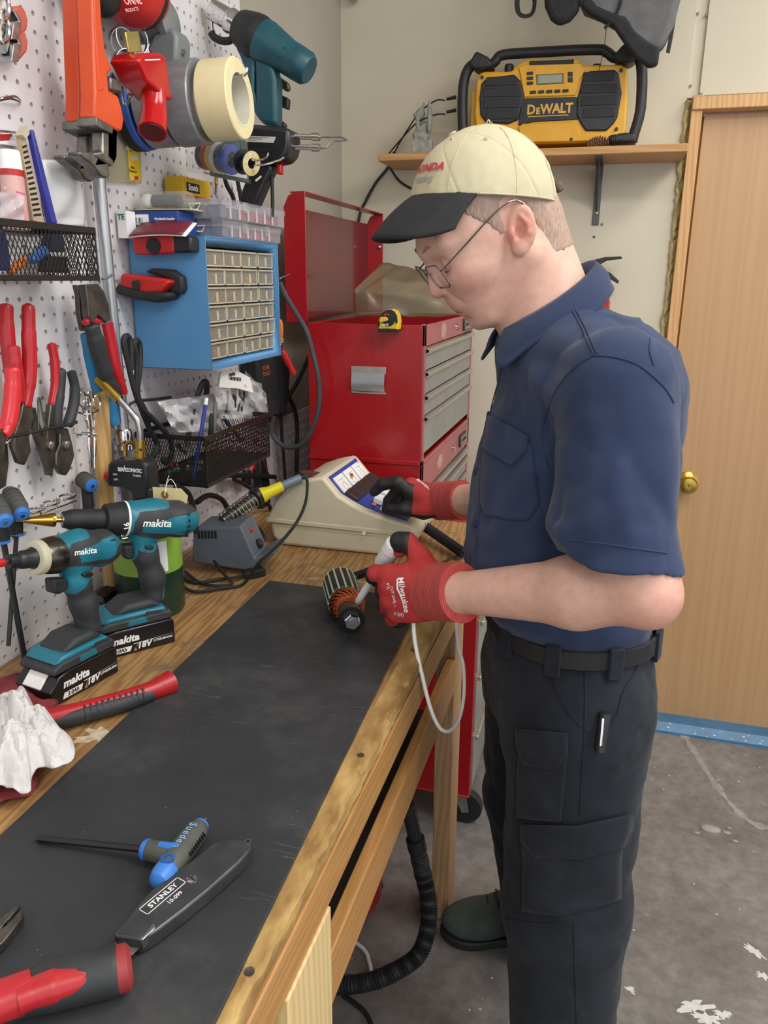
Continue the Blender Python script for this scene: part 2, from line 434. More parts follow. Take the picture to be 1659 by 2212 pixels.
def struct(mb, name, mats, parent=None, label=None, **kw):
    o = mb.build(name, mats, parent, label=label, **kw)
    if not parent: o['kind'] = 'structure'
    return o
floor = struct(MB().box((1.3, .4, -.05), (4.6, 4.5, .1)), 'floor', M_FLOOR, label='grey worn concrete shop floor with cracks and white paint flecks')
struct(MB().box((PEG-.07, .4, 1.35), (.1, 4.5, 2.7)), 'wall_left', M_WALLL, label='grey painted wall behind the pegboard')
# back wall: cream panels with screw heads; opening for the door
DX0 = .203; DTOP = 1.957
wb = struct(MB().box(((-.95+.155)/2, BACK+.03, 1.35), (1.105, .06, 2.7)).box(((.188+3.6)/2, BACK+.03, (2.003+2.7)/2), (3.412, .06, .697)).box((2.4, BACK+.03, 1.0), (2.4, .06, 2.0)).box((.17, BACK+.04, 2.35), (.04, .06, .7)),
            'wall_back', M_WALLB, label='cream painted panel wall behind the shelf')
for px, py in ((1507, 30), (1526, 33), (1491, 186), (1514, 203), (1476, 340), (1452, 548), (1300, 485), (1283, 512), (1424, 742)):
    p = at_y(px, py, BACK); MB().lathe([(.0042, 0), (.0035, .0012), (.001, .0014)], 10, (p.x, BACK-.0002, p.z), (0, -1, 0)).build('screw_head', M_DSTEEL, wb)
struct(MB().box((1.3, .4, 2.75), (4.6, 4.5, .1)), 'ceiling', pm('ceiling_white', '#d9d6ce', '#e0ddd6', 3, .8), label='pale ceiling above the workshop')
# loose yellow insulation showing in the gap beside the door jamb
mb = MB(); rr = random.Random(3); zz = 1.99
prev = None; secs = []
while zz > .05:
    w = .006+.012*rr.random(); x0 = .155-.006*rr.random()
    secs.append([(x0, BACK-.004-.008*rr.random(), zz), (x0+w*.5, BACK-.012-.006*rr.random(), zz+.004), (x0+w, BACK-.003, zz), (x0+w, BACK+.03, zz), (x0, BACK+.03, zz)]); zz -= .013
mb.loft(secs).box((.16, BACK+.03, 1.0), (.03, .05, 1.98))
single(mb, 'insulation_strip', pm('insulation_yellow', '#bba96c', '#d6caa0', 120, .95, bump=1., bscale=260), 'yellow fluffy insulation squeezed out beside the wooden door jamb', 'insulation')
# door
d1 = thing('door_1', None, None, (0, 0, 0)); d1['kind'] = 'structure'; d1['label'] = 'plain veneered wooden door with a brass knob'
MB().box((DX0+.005+.42, BACK+.035, DTOP/2+.015), (.84, .036, DTOP-.03)).build('door_slab', M_DOOR, d1, bevel=.0015)
kn = at_y(1484, 1040, BACK+.017)
MB().lathe([(.033, 0), (.033, .004), (.026, .009), (.012, .013), (.011, .03), (.02, .037), (.027, .046), (.028, .055), (.024, .063), (.012, .066), (.006, .0655)], 28, kn, (0, -1, 0)).build('door_knob', M_BRASS, d1)
MB().box((kn.x, kn.y-.0665, kn.z), (.002, .003, .008)).build('keyhole', M_DSTEEL, d1)
struct(MB().box((.184, BACK+.01, 1.0), (.03, .075, 2.0)).box((.203, BACK+.045, 1.0), (.012, .01, 1.96)), 'trim_1', M_JAMB, label='pine door jamb with a dark gap along the door', bevel=.002)
struct(MB().box((.17+.5, BACK+.005, 1.978), (1.0, .085, .034)), 'trim_2', M_JAMB, label='pine head casing over the door', bevel=.002)
M_BLUEP = pm('blue_threshold_paint', '#3f6d92', '#4b7da3', 12, .4, bump=.1)
th = struct(MB().prism([(-.055, 0), (-.055, .01), (-.035, .034), (.03, .036), (.03, 0)], 0, 1.15).at(Matrix()), 'trim_3', M_BLUEP, label='blue painted threshold under the door with chipped white spots')
th.matrix_world = basis((.19, BACK-.005, 0), (0, 1, 0), (1, 0, 0))
# the profile frame: local x -> +y of the room, local y -> up
th.matrix_world = Matrix(((0, 0, 1, .19), (1, 0, 0, BACK-.005), (0, 1, 0, 0), (0, 0, 0, 1)))
mb = MB(); rr = random.Random(8)
for k in range(26):
    x = .24+rr.random()*.8; z = .012+.02*rr.random(); s = .002+.004*rr.random()
    y = BACK-.005-.056+(0.02*(z-.01)/.024)
    mb.add([(x+s*math.cos(a)*(.6+.6*rr.random()), y-.0004, z+.7*s*math.sin(a)) for a in (0, .9, 1.9, 2.8, 3.9, 5.1)], [(0, 1, 2, 3, 4, 5)])
o = mb.build('paint_chips', M_WHITE, th); o['kind'] = 'stuff'; o.matrix_parent_inverse = th.matrix_world.inverted()
# paint flecks, plaster crumbs and the long crack on the floor
def blot(cx, cy, r, seed, n=26, el=1.6, ang=0., h=.0006):
    q = random.Random(seed); mb = MB(); pts = []
    for k in range(n):
        a = 2*math.pi*k/n; d = r*(.35+.75*q.random()); x, y = d*math.cos(a)*el, d*math.sin(a)
        pts.append((cx+x*math.cos(ang)-y*math.sin(ang), cy+x*math.sin(ang)+y*math.cos(ang)))
    return mb.prism(pts, -.0005, h)
M_FLECK = pm('white_paint_fleck', '#c9c6c2', '#dcdad6', 60, .6)
for i, (px, py, r, el, an) in enumerate(((1630, 2055, .012, 2.6, -.7), (1648, 2108, .012, 1.5, -.4), (1500, 2175, .02, 2.2, .3), (1530, 2200, .018, 2.2, .1), (1363, 2138, .009, 1.8, -.6), (1560, 2192, .012, 2, .2))):
    p = at_z(px, py, 0); blot(p.x, p.y, r, i, 26, el, an).build('paint_fleck', M_FLECK, floor)
M_PATCH = pm('crack_filler', '#8f8a86', '#a5a09c', 40, .7, bump=.3)
pts = [at_z(px, py, 0) for px, py in ((1478, 1590), (1500, 1625), (1535, 1680), (1560, 1715), (1590, 1750), (1620, 1775), (1659, 1790))]
mb = MB(); P = catmull(pts, 6); q = random.Random(2)
secs = []
for i, p in enumerate(P):
    tq = (P[min(i+1, len(P)-1)]-P[max(i-1, 0)]).normalized(); nn = V((-tq.y, tq.x, 0)); w = .006+.012*q.random()
    secs.append([p+nn*w+V((0, 0, -.001)), p+nn*w*.7+V((0, 0, .0025)), p-nn*w*.7+V((0, 0, .0025)), p-nn*w+V((0, 0, -.001))])
mb.loft(secs).build('crack_filler', M_PATCH, floor)
for i, (px, py, r) in enumerate(((1535, 1792, .022), (1570, 1800, .009), (1588, 1818, .007), (1575, 1790, .006), (1505, 1800, .007))):
    p = at_z(px, py, 0); MB().ell((p.x, p.y, .002), (r*1.3, r*.8, r*.3), 9, 5).build('plaster_crumb', M_PATCH, floor)

# ---------------------------------------------------------------- pegboard
def pegboard(name, y0, y1, z0, z1, label, ya, za):
    P = .0254; R = .0039; mb = MB(); T = .006
    def hole_cell(cy, cz, a0, a1, b0, b1):
        n = 8; corners = []
        inner = [(cy+R*math.cos(math.pi/8+k*math.pi/4), cz+R*math.sin(math.pi/8+k*math.pi/4)) for k in range(n)]
        outer = [(a1, min(max(cz+P*.21, b0), b1)), (min(max(cy+P*.21, a0), a1), b1), (min(max(cy-P*.21, a0), a1), b1), (a0, min(max(cz+P*.21, b0), b1)), (a0, max(cz-P*.21, b0)), (max(cy-P*.21, a0), b0), (min(cy+P*.21, a1), b0), (a1, max(cz-P*.21, b0))]
        vs = [(0, y, z) for y, z in outer]+[(0, y, z) for y, z in inner]+[(-T, y, z) for y, z in inner]
        fs = []
        for k in range(8):
            j = (k+1) % 8; fs.append((k, j, 8+j, 8+k)); fs.append((8+k, 8+j, 16+j, 16+k))
        fs += [(0, 1, 1), ]; fs.pop()
        # corner fillers
        c = [(0, a1, b1), (0, a0, b1), (0, a0, b0), (0, a1, b0)]; b = len(vs); vs += c
        fs += [(0, b, 1), (2, b+1, 3), (4, b+2, 5), (6, b+3, 7)]
        mb.add(vs, fs)
    i0 = math.ceil((y0+.008-ya)/P); i1 = math.floor((y1-.008-ya)/P); j0 = math.ceil((z0+.008-za)/P); j1 = math.floor((z1-.008-za)/P)
    for i in range(i0, i1+1):
        cy = ya+i*P; a0 = y0 if i == i0 else cy-P/2; a1 = y1 if i == i1 else cy+P/2
        for j in range(j0, j1+1):
            cz = za+j*P; b0 = z0 if j == j0 else cz-P/2; b1 = z1 if j == j1 else cz+P/2
            hole_cell(cy, cz, a0, a1, b0, b1)
    mb.add([(0, y0, z0), (0, y1, z0), (0, y1, z1), (0, y0, z1), (-T, y0, z0), (-T, y1, z0), (-T, y1, z1), (-T, y0, z1)], [(0, 1, 5, 4), (1, 2, 6, 5), (2, 3, 7, 6), (3, 0, 4, 7)])
    mb.cur = 1; mb.add([(-T-.003, y0, z0), (-T-.003, y1, z0), (-T-.003, y1, z1), (-T-.003, y0, z1)], [(0, 1, 2, 3)])  # dark sheet added so the holes look shaded inside
    me = bpy.data.meshes.new(name); me.from_pydata(mb.v, [], mb.f); me.materials.append(M_PEG); me.materials.append(pm('hole_shade', '#1c1a18', None, 1, .95)); me.polygons.foreach_set('material_index', mb.mi); me.update()
    o = bpy.data.objects.new(name, me); COL.objects.link(o); o.location = (PEG, 0, 0)
    return tag(o, label, 'pegboard')
h0 = at_x(84.5, 153.5, PEG)
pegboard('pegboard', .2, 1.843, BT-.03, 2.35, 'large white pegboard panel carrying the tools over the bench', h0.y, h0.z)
h1 = at_x(470+895/7.541, 930+460/7.541, PEG)
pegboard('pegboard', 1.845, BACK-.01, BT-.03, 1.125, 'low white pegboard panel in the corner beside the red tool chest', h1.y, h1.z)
# ================================================================ BENCH
BE = -.245; BY0, BY1 = .05, 1.835
wbn = thing('workbench', 'long wooden workbench along the pegboard wall with pine rails', 'workbench', (0, 0, 0))
top = MB().box(((PEG+BE-.03)/2+.001, (BY0+BY1)/2, BT-.011), (BE-.03-PEG, BY1-BY0, .022)).build('bench_top', M_PLY, wbn, bevel=.001)
# worn front edge of the top: uneven splintered strip
mb = MB(); q = random.Random(11); secs = []; y = BY0
while y < BY1:
    e = .0035*q.random()**2
    secs.append([(BE-.03, y, BT-.022), (BE-.002*q.random(), y, BT-.023), (BE-e, y, BT-.006-.004*q.random()), (BE-.003-2*e, y, BT-.001), (BE-.03, y, BT)])
    y += .012
mb.loft(secs).build('front_edge', M_EDGE, wbn, smooth=25)
MB().box((BE-.021, (BY0+1.62)/2, .859), (.038, 1.62-BY0, .058)).build('upper_rail', M_RAIL, wbn, bevel=.002)
MB().box((BE-.011, (BY0+1.43)/2, .718), (.018, 1.43-BY0, .076)).build('lower_rail', M_RAIL, wbn, bevel=.002)
MB().box((BE-.06-.25, (BY0+1.43)/2, .62), (.52, 1.43-BY0, .02)).build('under_shelf', pm('dirty_shaded_shelf', '#2b241e', '#453a30', 9, .8, bump=.2), wbn)  # dirty wood, its colour also darkened to paint the deep shade between the rails
def leg(p, q_, w, d, m, name='leg'):
    p, q_ = V(p), V(q_); mb = MB(); mb.loft([[c+V((a*w/2, b*d/2, 0)) for a, b in ((-1, -1), (1, -1), (1, 1), (-1, 1))] for c in (p, q_)])
    return mb.build(name, m, wbn, bevel=.002)
leg((BE-.035, 1.575, 0), (BE-.022, 1.475, .83), .04, .09, M_LEG)
leg((BE-.02, .606, 0), (BE-.02, .606, .83), .041, .125, M_PALE)
leg((PEG+.04, 1.6, 0), (PEG+.04, 1.6, .9), .04, .09, M_LEG)
leg((PEG+.04, .3, 0), (PEG+.04, .3, .9), .04, .09, M_LEG)
leg((BE-.021, .18, 0), (BE-.021, .18, .83), .041, .09, M_LEG)
for px, py in ((539, 2098), (779, 1631), (893, 1404)):
    p = at_z(px, py, BT); MB().lathe([(.0045, -.001), (.0045, .0006), (.002, .0002)], 12, (p.x, p.y, BT)).build('screw', M_DSTEEL, wbn)
# white paint worn on the plywood
M_WPAINT = pm('worn_white_paint', '#c9bda6', '#a98d63', 60, .6, lo=.42, hi=.6)
for i, (px, py, r, el, an) in enumerate(((215, 1590, .022, 1.5, .4), (745, 1253, .014, 3.2, .1), (680, 1250, .008, 2, 0), (420, 1415, .004, 2.5, .4))):
    p = at_z(px, py, BT); b_ = blot(p.x, p.y, r, 30+i, 30, el, an, BT+.0003)
    for v_ in b_.v:
        if v_.z < BT-.1: v_.z = BT-.001
    b_.build('paint_patch', M_WPAINT, wbn)
# black rubber mat
c = [at_z(px, py, MT) for px, py in ((0, 1825), (592, 1254))]
m0 = V((-.571, .30)); m1 = V((-.604, 1.323)); m2 = V((-.296, 1.323)); m3_ = V((-.252, .30))
mb = MB(); n = 30; secs = []
for i in range(n+1):
    t_ = i/n; a = m0.lerp(m1, t_); b = m3_.lerp(m2, t_)
    secs.append([(a.x, a.y, BT+.0012), (a.x, a.y, MT), (b.x, b.y, MT), (b.x, b.y, BT+.0012)])
single(mb.loft(secs), 'bench_mat', M_MAT, 'black scuffed rubber mat covering the front of the workbench', 'mat', bevel=.0008)
# ================================================================ BACK WALL: shelf, radio, figurine, bag, extinguisher
M_SHELF = wood('shelf_wood', '#b98955', '#a5763f', '#c99b68', (1.5, 20, 20), .5, 1.5, 4, .05)
SY0 = 2.40; ST = 1.85
s = thing('wall_shelf', 'narrow wooden wall shelf under the yellow radio', 'shelf', (-.27, BACK, ST-.02))
MB().box((0, -.105, .01), (.857, .21, .02)).build('shelf_board', M_SHELF, s, bevel=.002)
BKX = at_y(1292, 410, BACK).x+.27
bk = MB().box((BKX, -.0025, -.085), (.02, .005, .17)).box((BKX, -.09, -.0025), (.02, .18, .005))
bk.prism([(-.0, -.02), (-.004, -.02), (-.16, -.001), (-.16, -.006), (-.012, -.125), (0, -.135)], -.0015, .0015)
for i in range(len(bk.v)-12, len(bk.v)):
    a = bk.v[i]; bk.v[i] = V((BKX+a.z, a.x-.001, a.y))
bk.build('shelf_bracket', pm('bracket_grey', '#4c4d4f', '#5a5b5d', 30, .4, .7), s, bevel=.0006)
p = at_y(1289, 461, BACK)
MB().lathe([(.005, 0), (.004, .003), (.0, .0035)], 12, (p.x+.27, -.005, p.z-ST+.02), (0, -1, 0)).build('bracket_screw', M_BRASS, s)

# --- radio
RY_ = 2.45
cr = lambda x, y: (780+x/1.887, y/1.887)
def rl(x, y): p = at_y(*cr(x, y), RY_); return (p.x+.215, p.z-ST)
RM = Matrix(((1, 0, 0, -.215), (0, 0, -1, RY_), (0, 1, 0, ST), (0, 0, 0, 1)))
M_YEL = pm('radio_yellow', '#d39a1c', '#dca428', 20, .38, bump=.03, bscale=300)
M_RBLK = pm('radio_black', '#1d1d1f', '#27272a', 60, .5, bump=.08, bscale=400)
rd = thing('jobsite_radio', 'yellow and black jobsite radio with roll cage on the wall shelf', 'radio', RM)
def outline(pts): return [rl(*p) for p in pts]
MB().prism(outline([(470, 560), (462, 460), (470, 330), (482, 298), (505, 290), (612, 290), (645, 255), (690, 240), (880, 237), (905, 265), (1060, 262), (1085, 280), (1088, 330), (1086, 420), (1080, 530), (1062, 570), (1000, 580), (700, 586), (560, 584)]), -.13, 0).build('housing', M_YEL, rd, bevel=.006, seg=3)
MB().box((rl(455, 440)[0], rl(455, 440)[1]-.01, -.075), (.02, .12, .1)).build('side_panel', M_YEL, rd, bevel=.003)
spk = [[(492, 340), (515, 318), (625, 305), (650, 330), (666, 390), (652, 440), (642, 490), (600, 507), (510, 500), (487, 470), (483, 400)],
       [(905, 310), (930, 292), (1030, 285), (1050, 300), (1063, 380), (1045, 480), (1030, 505), (1000, 535), (915, 535), (895, 505), (878, 470), (880, 410), (895, 350)]]
M_GRIL = pm('speaker_mesh', '#2b2b2d', '#3a3a3c', 900, .5, .3, bump=.6, bscale=1500)
for so in spk:
    sp = MB().prism(outline(so), -.01, .007).build('speaker', M_RBLK, rd, bevel=.004)
    xs = [a for a, b in so]; ys = [b for a, b in so]; cx = sum(xs)/len(xs)
    y0_, y1_ = min(ys), max(ys) if max(ys) < 520 else 500
    for k in range(4):
        ya = y0_+12+(y1_-y0_-20)*k/4; yb = ya+(y1_-y0_-20)/4-9; ins = (8 if k in (1, 2) else 26)
        MB().prism(outline([(min(xs)+14+ins*.6, ya), (max(xs)-16-ins*.5, ya-4), (max(xs)-14-ins*.6, yb-4), (min(xs)+14+ins*.4, yb)]), .006, .0095).build('louver', M_GRIL, sp, bevel=.002)
MB().prism(outline([(655, 402), (880, 396), (884, 488), (700, 498), (640, 512), (650, 450)]), -.01, .004).build('badge_panel', M_RBLK, rd, bevel=.002)
MB().prism(outline([(640, 520), (660, 505), (860, 498), (885, 520), (895, 545), (1040, 540), (1062, 560), (1040, 575), (660, 582)]), -.01, .006).build('battery_cover', M_YEL, rd, bevel=.003)
MB().prism(outline([(665, 398), (650, 310), (640, 275), (668, 262), (895, 258), (915, 290), (890, 330), (875, 390)]), -.01, .005).build('control_panel', M_YEL, rd, bevel=.003)
MB().prism(outline([(686, 257), (688, 268), (866, 262), (868, 244), (830, 246), (690, 250)]), 0, .006).build('top_label', M_BLACK, rd)
dsp = MB().prism(outline([(714, 306), (826, 300), (828, 343), (716, 348)]), .004, .0065).build('display_bezel', pm('bezel_olive', '#6b6238', None, 1, .5), rd, bevel=.001)
MB().prism(outline([(722, 311), (819, 306), (820, 338), (723, 342)]), .006, .0075).build('lcd_screen', pm('lcd_grey', '#8f9482', '#989d8b', 30, .25), dsp)
for k in range(5): MB().prism(outline([(690+33*k, 373-1.5*k), (714+33*k, 371-1.5*k), (714+33*k, 383-1.5*k), (690+33*k, 385-1.5*k)]), .004, .009).build('preset_button', M_RBLK, rd, bevel=.001)
for yy in (302, 322, 342): MB().prism(outline([(677, yy-6), (702, yy-8), (702, yy+4), (677, yy+6)]), .004, .009).build('function_button', M_RBLK, rd, bevel=.001)
for yy in (305, 328): MB().prism(outline([(844, yy-9), (863, yy-10), (863, yy+9), (844, yy+9)]), .004, .009).build('tuning_button', M_RBLK, rd, bevel=.001)
for x in (494, 1060, 1041, 857):
    yy = {494: 316, 1060: 288, 1041: 527, 857: 569}[x]; a, b = rl(x, yy)
    MB().lathe([(.0045, -.002), (.0045, .007), (.002, .0072)], 10, (a, b, 0)).build('case_screw', M_RBLK, rd)
for x in (594, 958):
    a, b = rl(x, 268); MB().lathe([(.012, -.012), (.013, .0), (.013, .02), (.010, .023)], 16, (a, b-.008, -.05), (0, 1, 0)).build('dial_knob', M_RBLK, rd, bevel=.001)
cage = lambda pts, r, z: MB().tube([rl(*p)+(z,) for p in pts], r, 12, 6)
cage([(470, 245), (432, 275), (412, 340), (408, 450), (412, 560)], .0145, -.02).build('cage_bar', M_RBLK, rd)
cage([(505, 262), (540, 240), (570, 213), (700, 202), (950, 190), (1000, 200), (1030, 222), (1080, 230)], .0135, -.03).build('carry_handle', M_RBLK, rd)
cage([(1110, 205), (1140, 240), (1146, 330), (1138, 450), (1112, 545), (1105, 575)], .0145, -.02).build('cage_bar', M_RBLK, rd)
for pts in ([(440, 262), (470, 210), (520, 235), (540, 270), (500, 285), (460, 285)], [(1062, 190), (1085, 173), (1112, 185), (1125, 240), (1095, 262), (1040, 256), (1030, 228)], [(1005, 555), (1055, 545), (1120, 540), (1122, 582), (1010, 582)]):
    MB().prism(outline(pts), -.06, .012).build('cage_corner', M_RBLK, rd, bevel=.007, seg=3)
for k in range(3): MB().prism(outline([(1022+9*k, 552), (1026+9*k, 552), (1026+9*k, 580), (1022+9*k, 580)]), .012, .015).build('corner_rib', M_RBLK, rd)
a, b = rl(764, 447)
M_GOLD = pm('badge_gold', '#c99d4a', None, 1, .35, .4)
for s_, sz, dx, dy in (('D', .034, -.0475, 0), ('E', .022, -.0285, -.0038), ('WALT', .034, .0225, 0)): text(s_, sz, M_GOLD, rd, TR(a+dx, b+dy, .0048), off=.0011, ext=.0006, wscale=.95, space=.96)
MB().box((a, b-.0165, .0045), (.112, .0022, .001)).build('badge_bar', MATS['badge_gold'], rd)
MB().tube([rl(968, 300)+(.004,), rl(990, 200)+(.015,), rl(1000, 120)+(.01,)], .0009, 6, 4).build('antenna', M_BLACKR, rd)

# --- pine cone beside the radio
pc = at_y(1290, 305, 2.41); mb = MB()
for i in range(9):
    f = i/8; r = .011*math.sin(math.pi*(.12+.8*f)); x = -.026+.052*f
    for k in range(9):
        an = 2*math.pi*(k+.5*(i % 2))/9; yy, zz = math.cos(an), math.sin(an)
        mb.at(basis((x, yy*r, zz*r), (.7, yy, zz), (1, 0, 0))).ell((.002, 0, 0), (.005, .0042, .0016), 6, 4)
o = single(mb.at(Matrix()), 'pine_cone', pm('cone_brown', '#6e4b32', '#8d6a4c', 300, .8), 'small brown pine cone on the shelf in front of the radio', 'pine cone')
o.location = (pc.x, 2.415, ST+.012); o.rotation_euler = (0, math.radians(-8), math.radians(8))

# --- stone gargoyle figurine
gp = at_y(912, 328, 2.47)
def garg(p):
    d = np.maximum(np.maximum(np.abs(p[:, 0])-.026, np.abs(p[:, 1])-.022), np.abs(p[:, 2]-.017)-.017)-.002
    e = ellip(p, (.004, 0, .058), (.017, .017, .028))                               # body
    e = smin(e, ellip(p, (-.006, -.006, .103), (.0125, .012, .0145)), .008)         # head
    e = smin(e, ellip(p, (-.018, -.008, .098), (.008, .007, .006)), .006)           # muzzle
    for s in (-1, 1):
        e = smin(e, cone(p, (-.002, s*.008-.006, .113), (.004, s*.012-.006, .128), .004, .0012), .003)   # horns
        e = smin(e, cone(p, (.012, s*.014, .074), (-.012, s*.013-.004, .06), .007, .005), .005)
        e = smin(e, cone(p, (-.012, s*.013-.004, .06), (-.014, s*.005-.006, .094), .005, .0045), .004)
        e = smin(e, cone(p, (.006, s*.014, .04), (-.018, s*.015, .048), .009, .007), .006)
        e = smin(e, cone(p, (-.018, s*.015, .048), (-.016, s*.014, .034), .007, .006), .005)
        w = ellip(p, (.018, s*.02, .092), (.007, .010, .040)); w = np.maximum(w, -ellip(p, (.008, s*.022, .09), (.007, .012, .032)))
        e = smin(e, w, .004)
    return np.minimum(d, e)-.0009*fbm(p, 500, 3)
o = skin('gargoyle_figurine', garg, (-.05, -.045, -.003), (.05, .045, .138), .0013, pm('stone_grey', '#7c7c75', '#98978f', 70, .85, bump=.3), None)
tag(o, 'grey stone gargoyle figurine with wings crouching on the shelf end', 'figurine'); o.location = (gp.x, 2.47, ST+.0025); o.scale = (1.08,)*3; o.rotation_euler = (0, 0, math.radians(10))

# --- cables behind the shelf
def cable(name, pts, r, label, m=None, group=None, seg=8):
    return single(MB().tube(pts, r, seg, 6), name, m or M_BLACKR, label, 'cable', group)
P3 = lambda px, py, y: at_y(px, py, y)
for i, (a, b, c_, d) in enumerate((((985, 210), (940, 218), (905, 245), (868, 300)), ((985, 238), (940, 248), (900, 266), (862, 306)))):
    t_ = thing('audio_cable', ('upper thin black cable plugged into the radio side', 'lower thin black cable plugged into the radio side')[i], 'cable', P3(*a, 2.5))
    o3 = P3(*a, 2.5)
    MB().tube([P3(*b, 2.52)-o3+V((.03, 0, 0)), P3(*b, 2.52)-o3, P3(*c_, 2.56-.03*i)-o3, P3(*d, 2.59-.03*i)-o3, P3(852-12*i, 330+2*i, 2.602-.025*i)-o3], .0022, 7).build('wire', M_BLACKR, t_)
    MB().cyl((.0, 0, 0), (-.028, 0, -.004), .0055, 10, .004).build('plug', M_BLACKR, t_)
cable('power_cable', [P3(852, 328, 2.603), P3(838, 362, 2.602), P3(812, 395, 2.6), P3(790, 435, 2.6), P3(776, 470, 2.6), P3(765, 560, 2.6)], .005, 'thick black cable running down the cream wall below the shelf')
cable('power_cable', [P3(843, 362, 2.603), P3(860, 388, 2.602), P3(886, 406, 2.602), P3(930, 420, 2.602), P3(960, 470, 2.602)], .0035, 'thin black cable sagging across the wall under the shelf')

# --- bag hanging at the top
M_BAGG = pm('bag_grey', '#5c5c5c', '#6b6b6a', 30, .85, bump=.3, bscale=500)
M_BAGK = pm('bag_black', '#1e1e20', '#29292b', 40, .85, bump=.3, bscale=500)
bg = thing('hanging_bag', 'grey and black fabric tool bag hanging above the radio', 'bag', (.05, 2.36, 2.2))
def bo(pts, y): return [(p.x-.05, p.z-2.2) for p in (at_y(a, b, y) for a, b in pts)]
BM = Matrix(((1, 0, 0, 0), (0, 0, -1, 0), (0, 1, 0, 0), (0, 0, 0, 1)))
def bag_part(name, pts, z0, z1, m, bev):
    q = MB(BM).prism(bo(pts, 2.36), z0, z1); return q.build(name, m, bg, bevel=bev, seg=3)
bag_part('bag_body', [(1225, -200), (1238, -60), (1250, 5), (1262, 30), (1300, 45), (1338, 68), (1370, 95), (1400, 120), (1430, 110), (1455, 60), (1470, 0), (1480, -60), (1480, -200)], -.035, .03, M_BAGG, .02)
bag_part('front_flap', [(1170, -180), (1175, -60), (1178, 20), (1190, 48), (1208, 62), (1232, 52), (1252, 30), (1258, -60), (1250, -180)], .0, .035, M_BAGK, .015)
bag_part('trim_band', [(1255, 20), (1275, 40), (1325, 66), (1348, 100), (1370, 130), (1400, 153), (1420, 148), (1424, 112), (1398, 98), (1370, 76), (1352, 45), (1330, 40), (1290, 22), (1268, -5)], .012, .042, M_BAGK, .008)
MB().tube([V((p.x-.05, 0, p.z-2.2)) for p in (at_y(a, b, 2.36) for a, b in ((1180, -170), (1135, -90), (1120, -20), (1117, 12), (1122, 30), (1136, 35), (1150, 28), (1155, 5), (1152, -20), (1165, -80), (1195, -150)))], .008, 8, 5, flat=.4).build('strap_loop', M_BAGK, bg)
MB().tube([V((p.x-.05, -.01, p.z-2.2)) for p in (at_y(a, b, 2.36) for a, b in ((1470, -150), (1465, -60), (1462, -20), (1457, 30), (1449, 80), (1442, 116)))], .007, 8, 4, flat=.4).build('side_strap', M_BAGK, bg)
MB().tube([V((p.x-.05, -.036, p.z-2.2)) for p in (at_y(a, b, 2.36) for a, b in ((1350, -190), (1348, -90), (1345, -20), (1338, 25), (1318, 58), (1306, 70)))], .004, 8, 4).build('seam_cord', M_BAGK, bg)
hk = at_y(1350, -215, 2.36)
MB().tube([V((1.0*(at_y(x_, -195, 2.36).x)-.05, 0, at_y(x_, y_, 2.36).z-2.2)) for x_, y_ in ((1270, -198), (1310, -240), (1350, -255), (1390, -240), (1430, -198))], .009, 8, 5, flat=.5).build('carry_strap', M_BAGK, bg)
ht_ = at_y(1350, -248, 2.36)
single(MB().tube([(ht_.x, BACK, ht_.z+.03), (ht_.x, 2.5, ht_.z+.02), (ht_.x, 2.37, ht_.z-.003), (ht_.x, 2.34, ht_.z+.004), (ht_.x, 2.33, ht_.z+.025)], .005, 8), 'wall_hook', M_STEEL, 'steel wall hook that carries the grey and black bag', 'hook')
# --- round grey pipe end at the very top of the wall
o3 = at_y(763, 4, 2.59); single(MB().cyl((o3.x-.02, 2.605, o3.z+.05), (o3.x+.005, 2.58, o3.z), .011, 14), 'pipe_stub', pm('pipe_grey', '#8d8a80', None, 1, .5), 'short grey pipe end high up on the corner wall', 'pipe')

# --- fire extinguisher behind the man's collar
ex = at_y(1283, 590, 2.54)
fe = thing('fire_extinguisher', 'red fire extinguisher with black handle and tag on the cream wall', 'fire extinguisher', (ex.x, 2.545, ex.z))
M_FER = pm('extinguisher_red', '#a3141a', '#ae1c20', 20, .25)
MB().lathe([(.0, -.40), (.052, -.40), (.055, -.39), (.055, -.085), (.048, -.055), (.03, -.035), (.016, -.03), (.016, 0)], 28).build('cylinder', M_FER, fe)
MB().lathe([(.015, -.01), (.017, 0), (.017, .025), (.013, .032)], 16).build('valve', M_STEEL, fe)
MB().prism([(-.015, .018), (-.012, .036), (.03, .046), (.075, .048), (.078, .041), (.035, .036), (.015, .025)], -.012, .012).at(Matrix()).build('lever', M_BLACKP, fe, bevel=.002).matrix_local = RX(90)
MB().prism([(-.015, .0), (-.014, .014), (.02, .014), (.05, .0), (.075, -.022), (.072, -.03), (.04, -.012), (.012, .0)], -.011, .011).build('carry_handle', M_BLACKP, fe, bevel=.002).matrix_local = RX(90)
MB().lathe([(.011, 0), (.011, .006), (.009, .007)], 16, (-.003, -.016, .008), (0, -1, 0)).build('gauge', [M_REDP], fe, bevel=.001)
MB().tube([(.018+.009*math.cos(a), -.018, .012+.013*math.sin(a)) for a in (0, 1.05, 2.1, 3.14, 4.2, 5.2)], .0014, 6, 4, closed=True).build('safety_ring', pm('ring_yellow', '#b8a545', None, 1, .4), fe)
tg = MB().prism(rrect(.052, .10, .006), -.0006, .0006).build('inspection_tag', pm('tag_red', '#a8202c', '#b22a34', 30, .6), fe); tg.matrix_local = TR(.022, -.024, -.062) @ RX(90) @ RZ(-4)
for k in range(4): MB().box((0, -.012-.013*k, -.0008), (.042, .009, .0006)).build('tag_line', M_WHITE, tg)

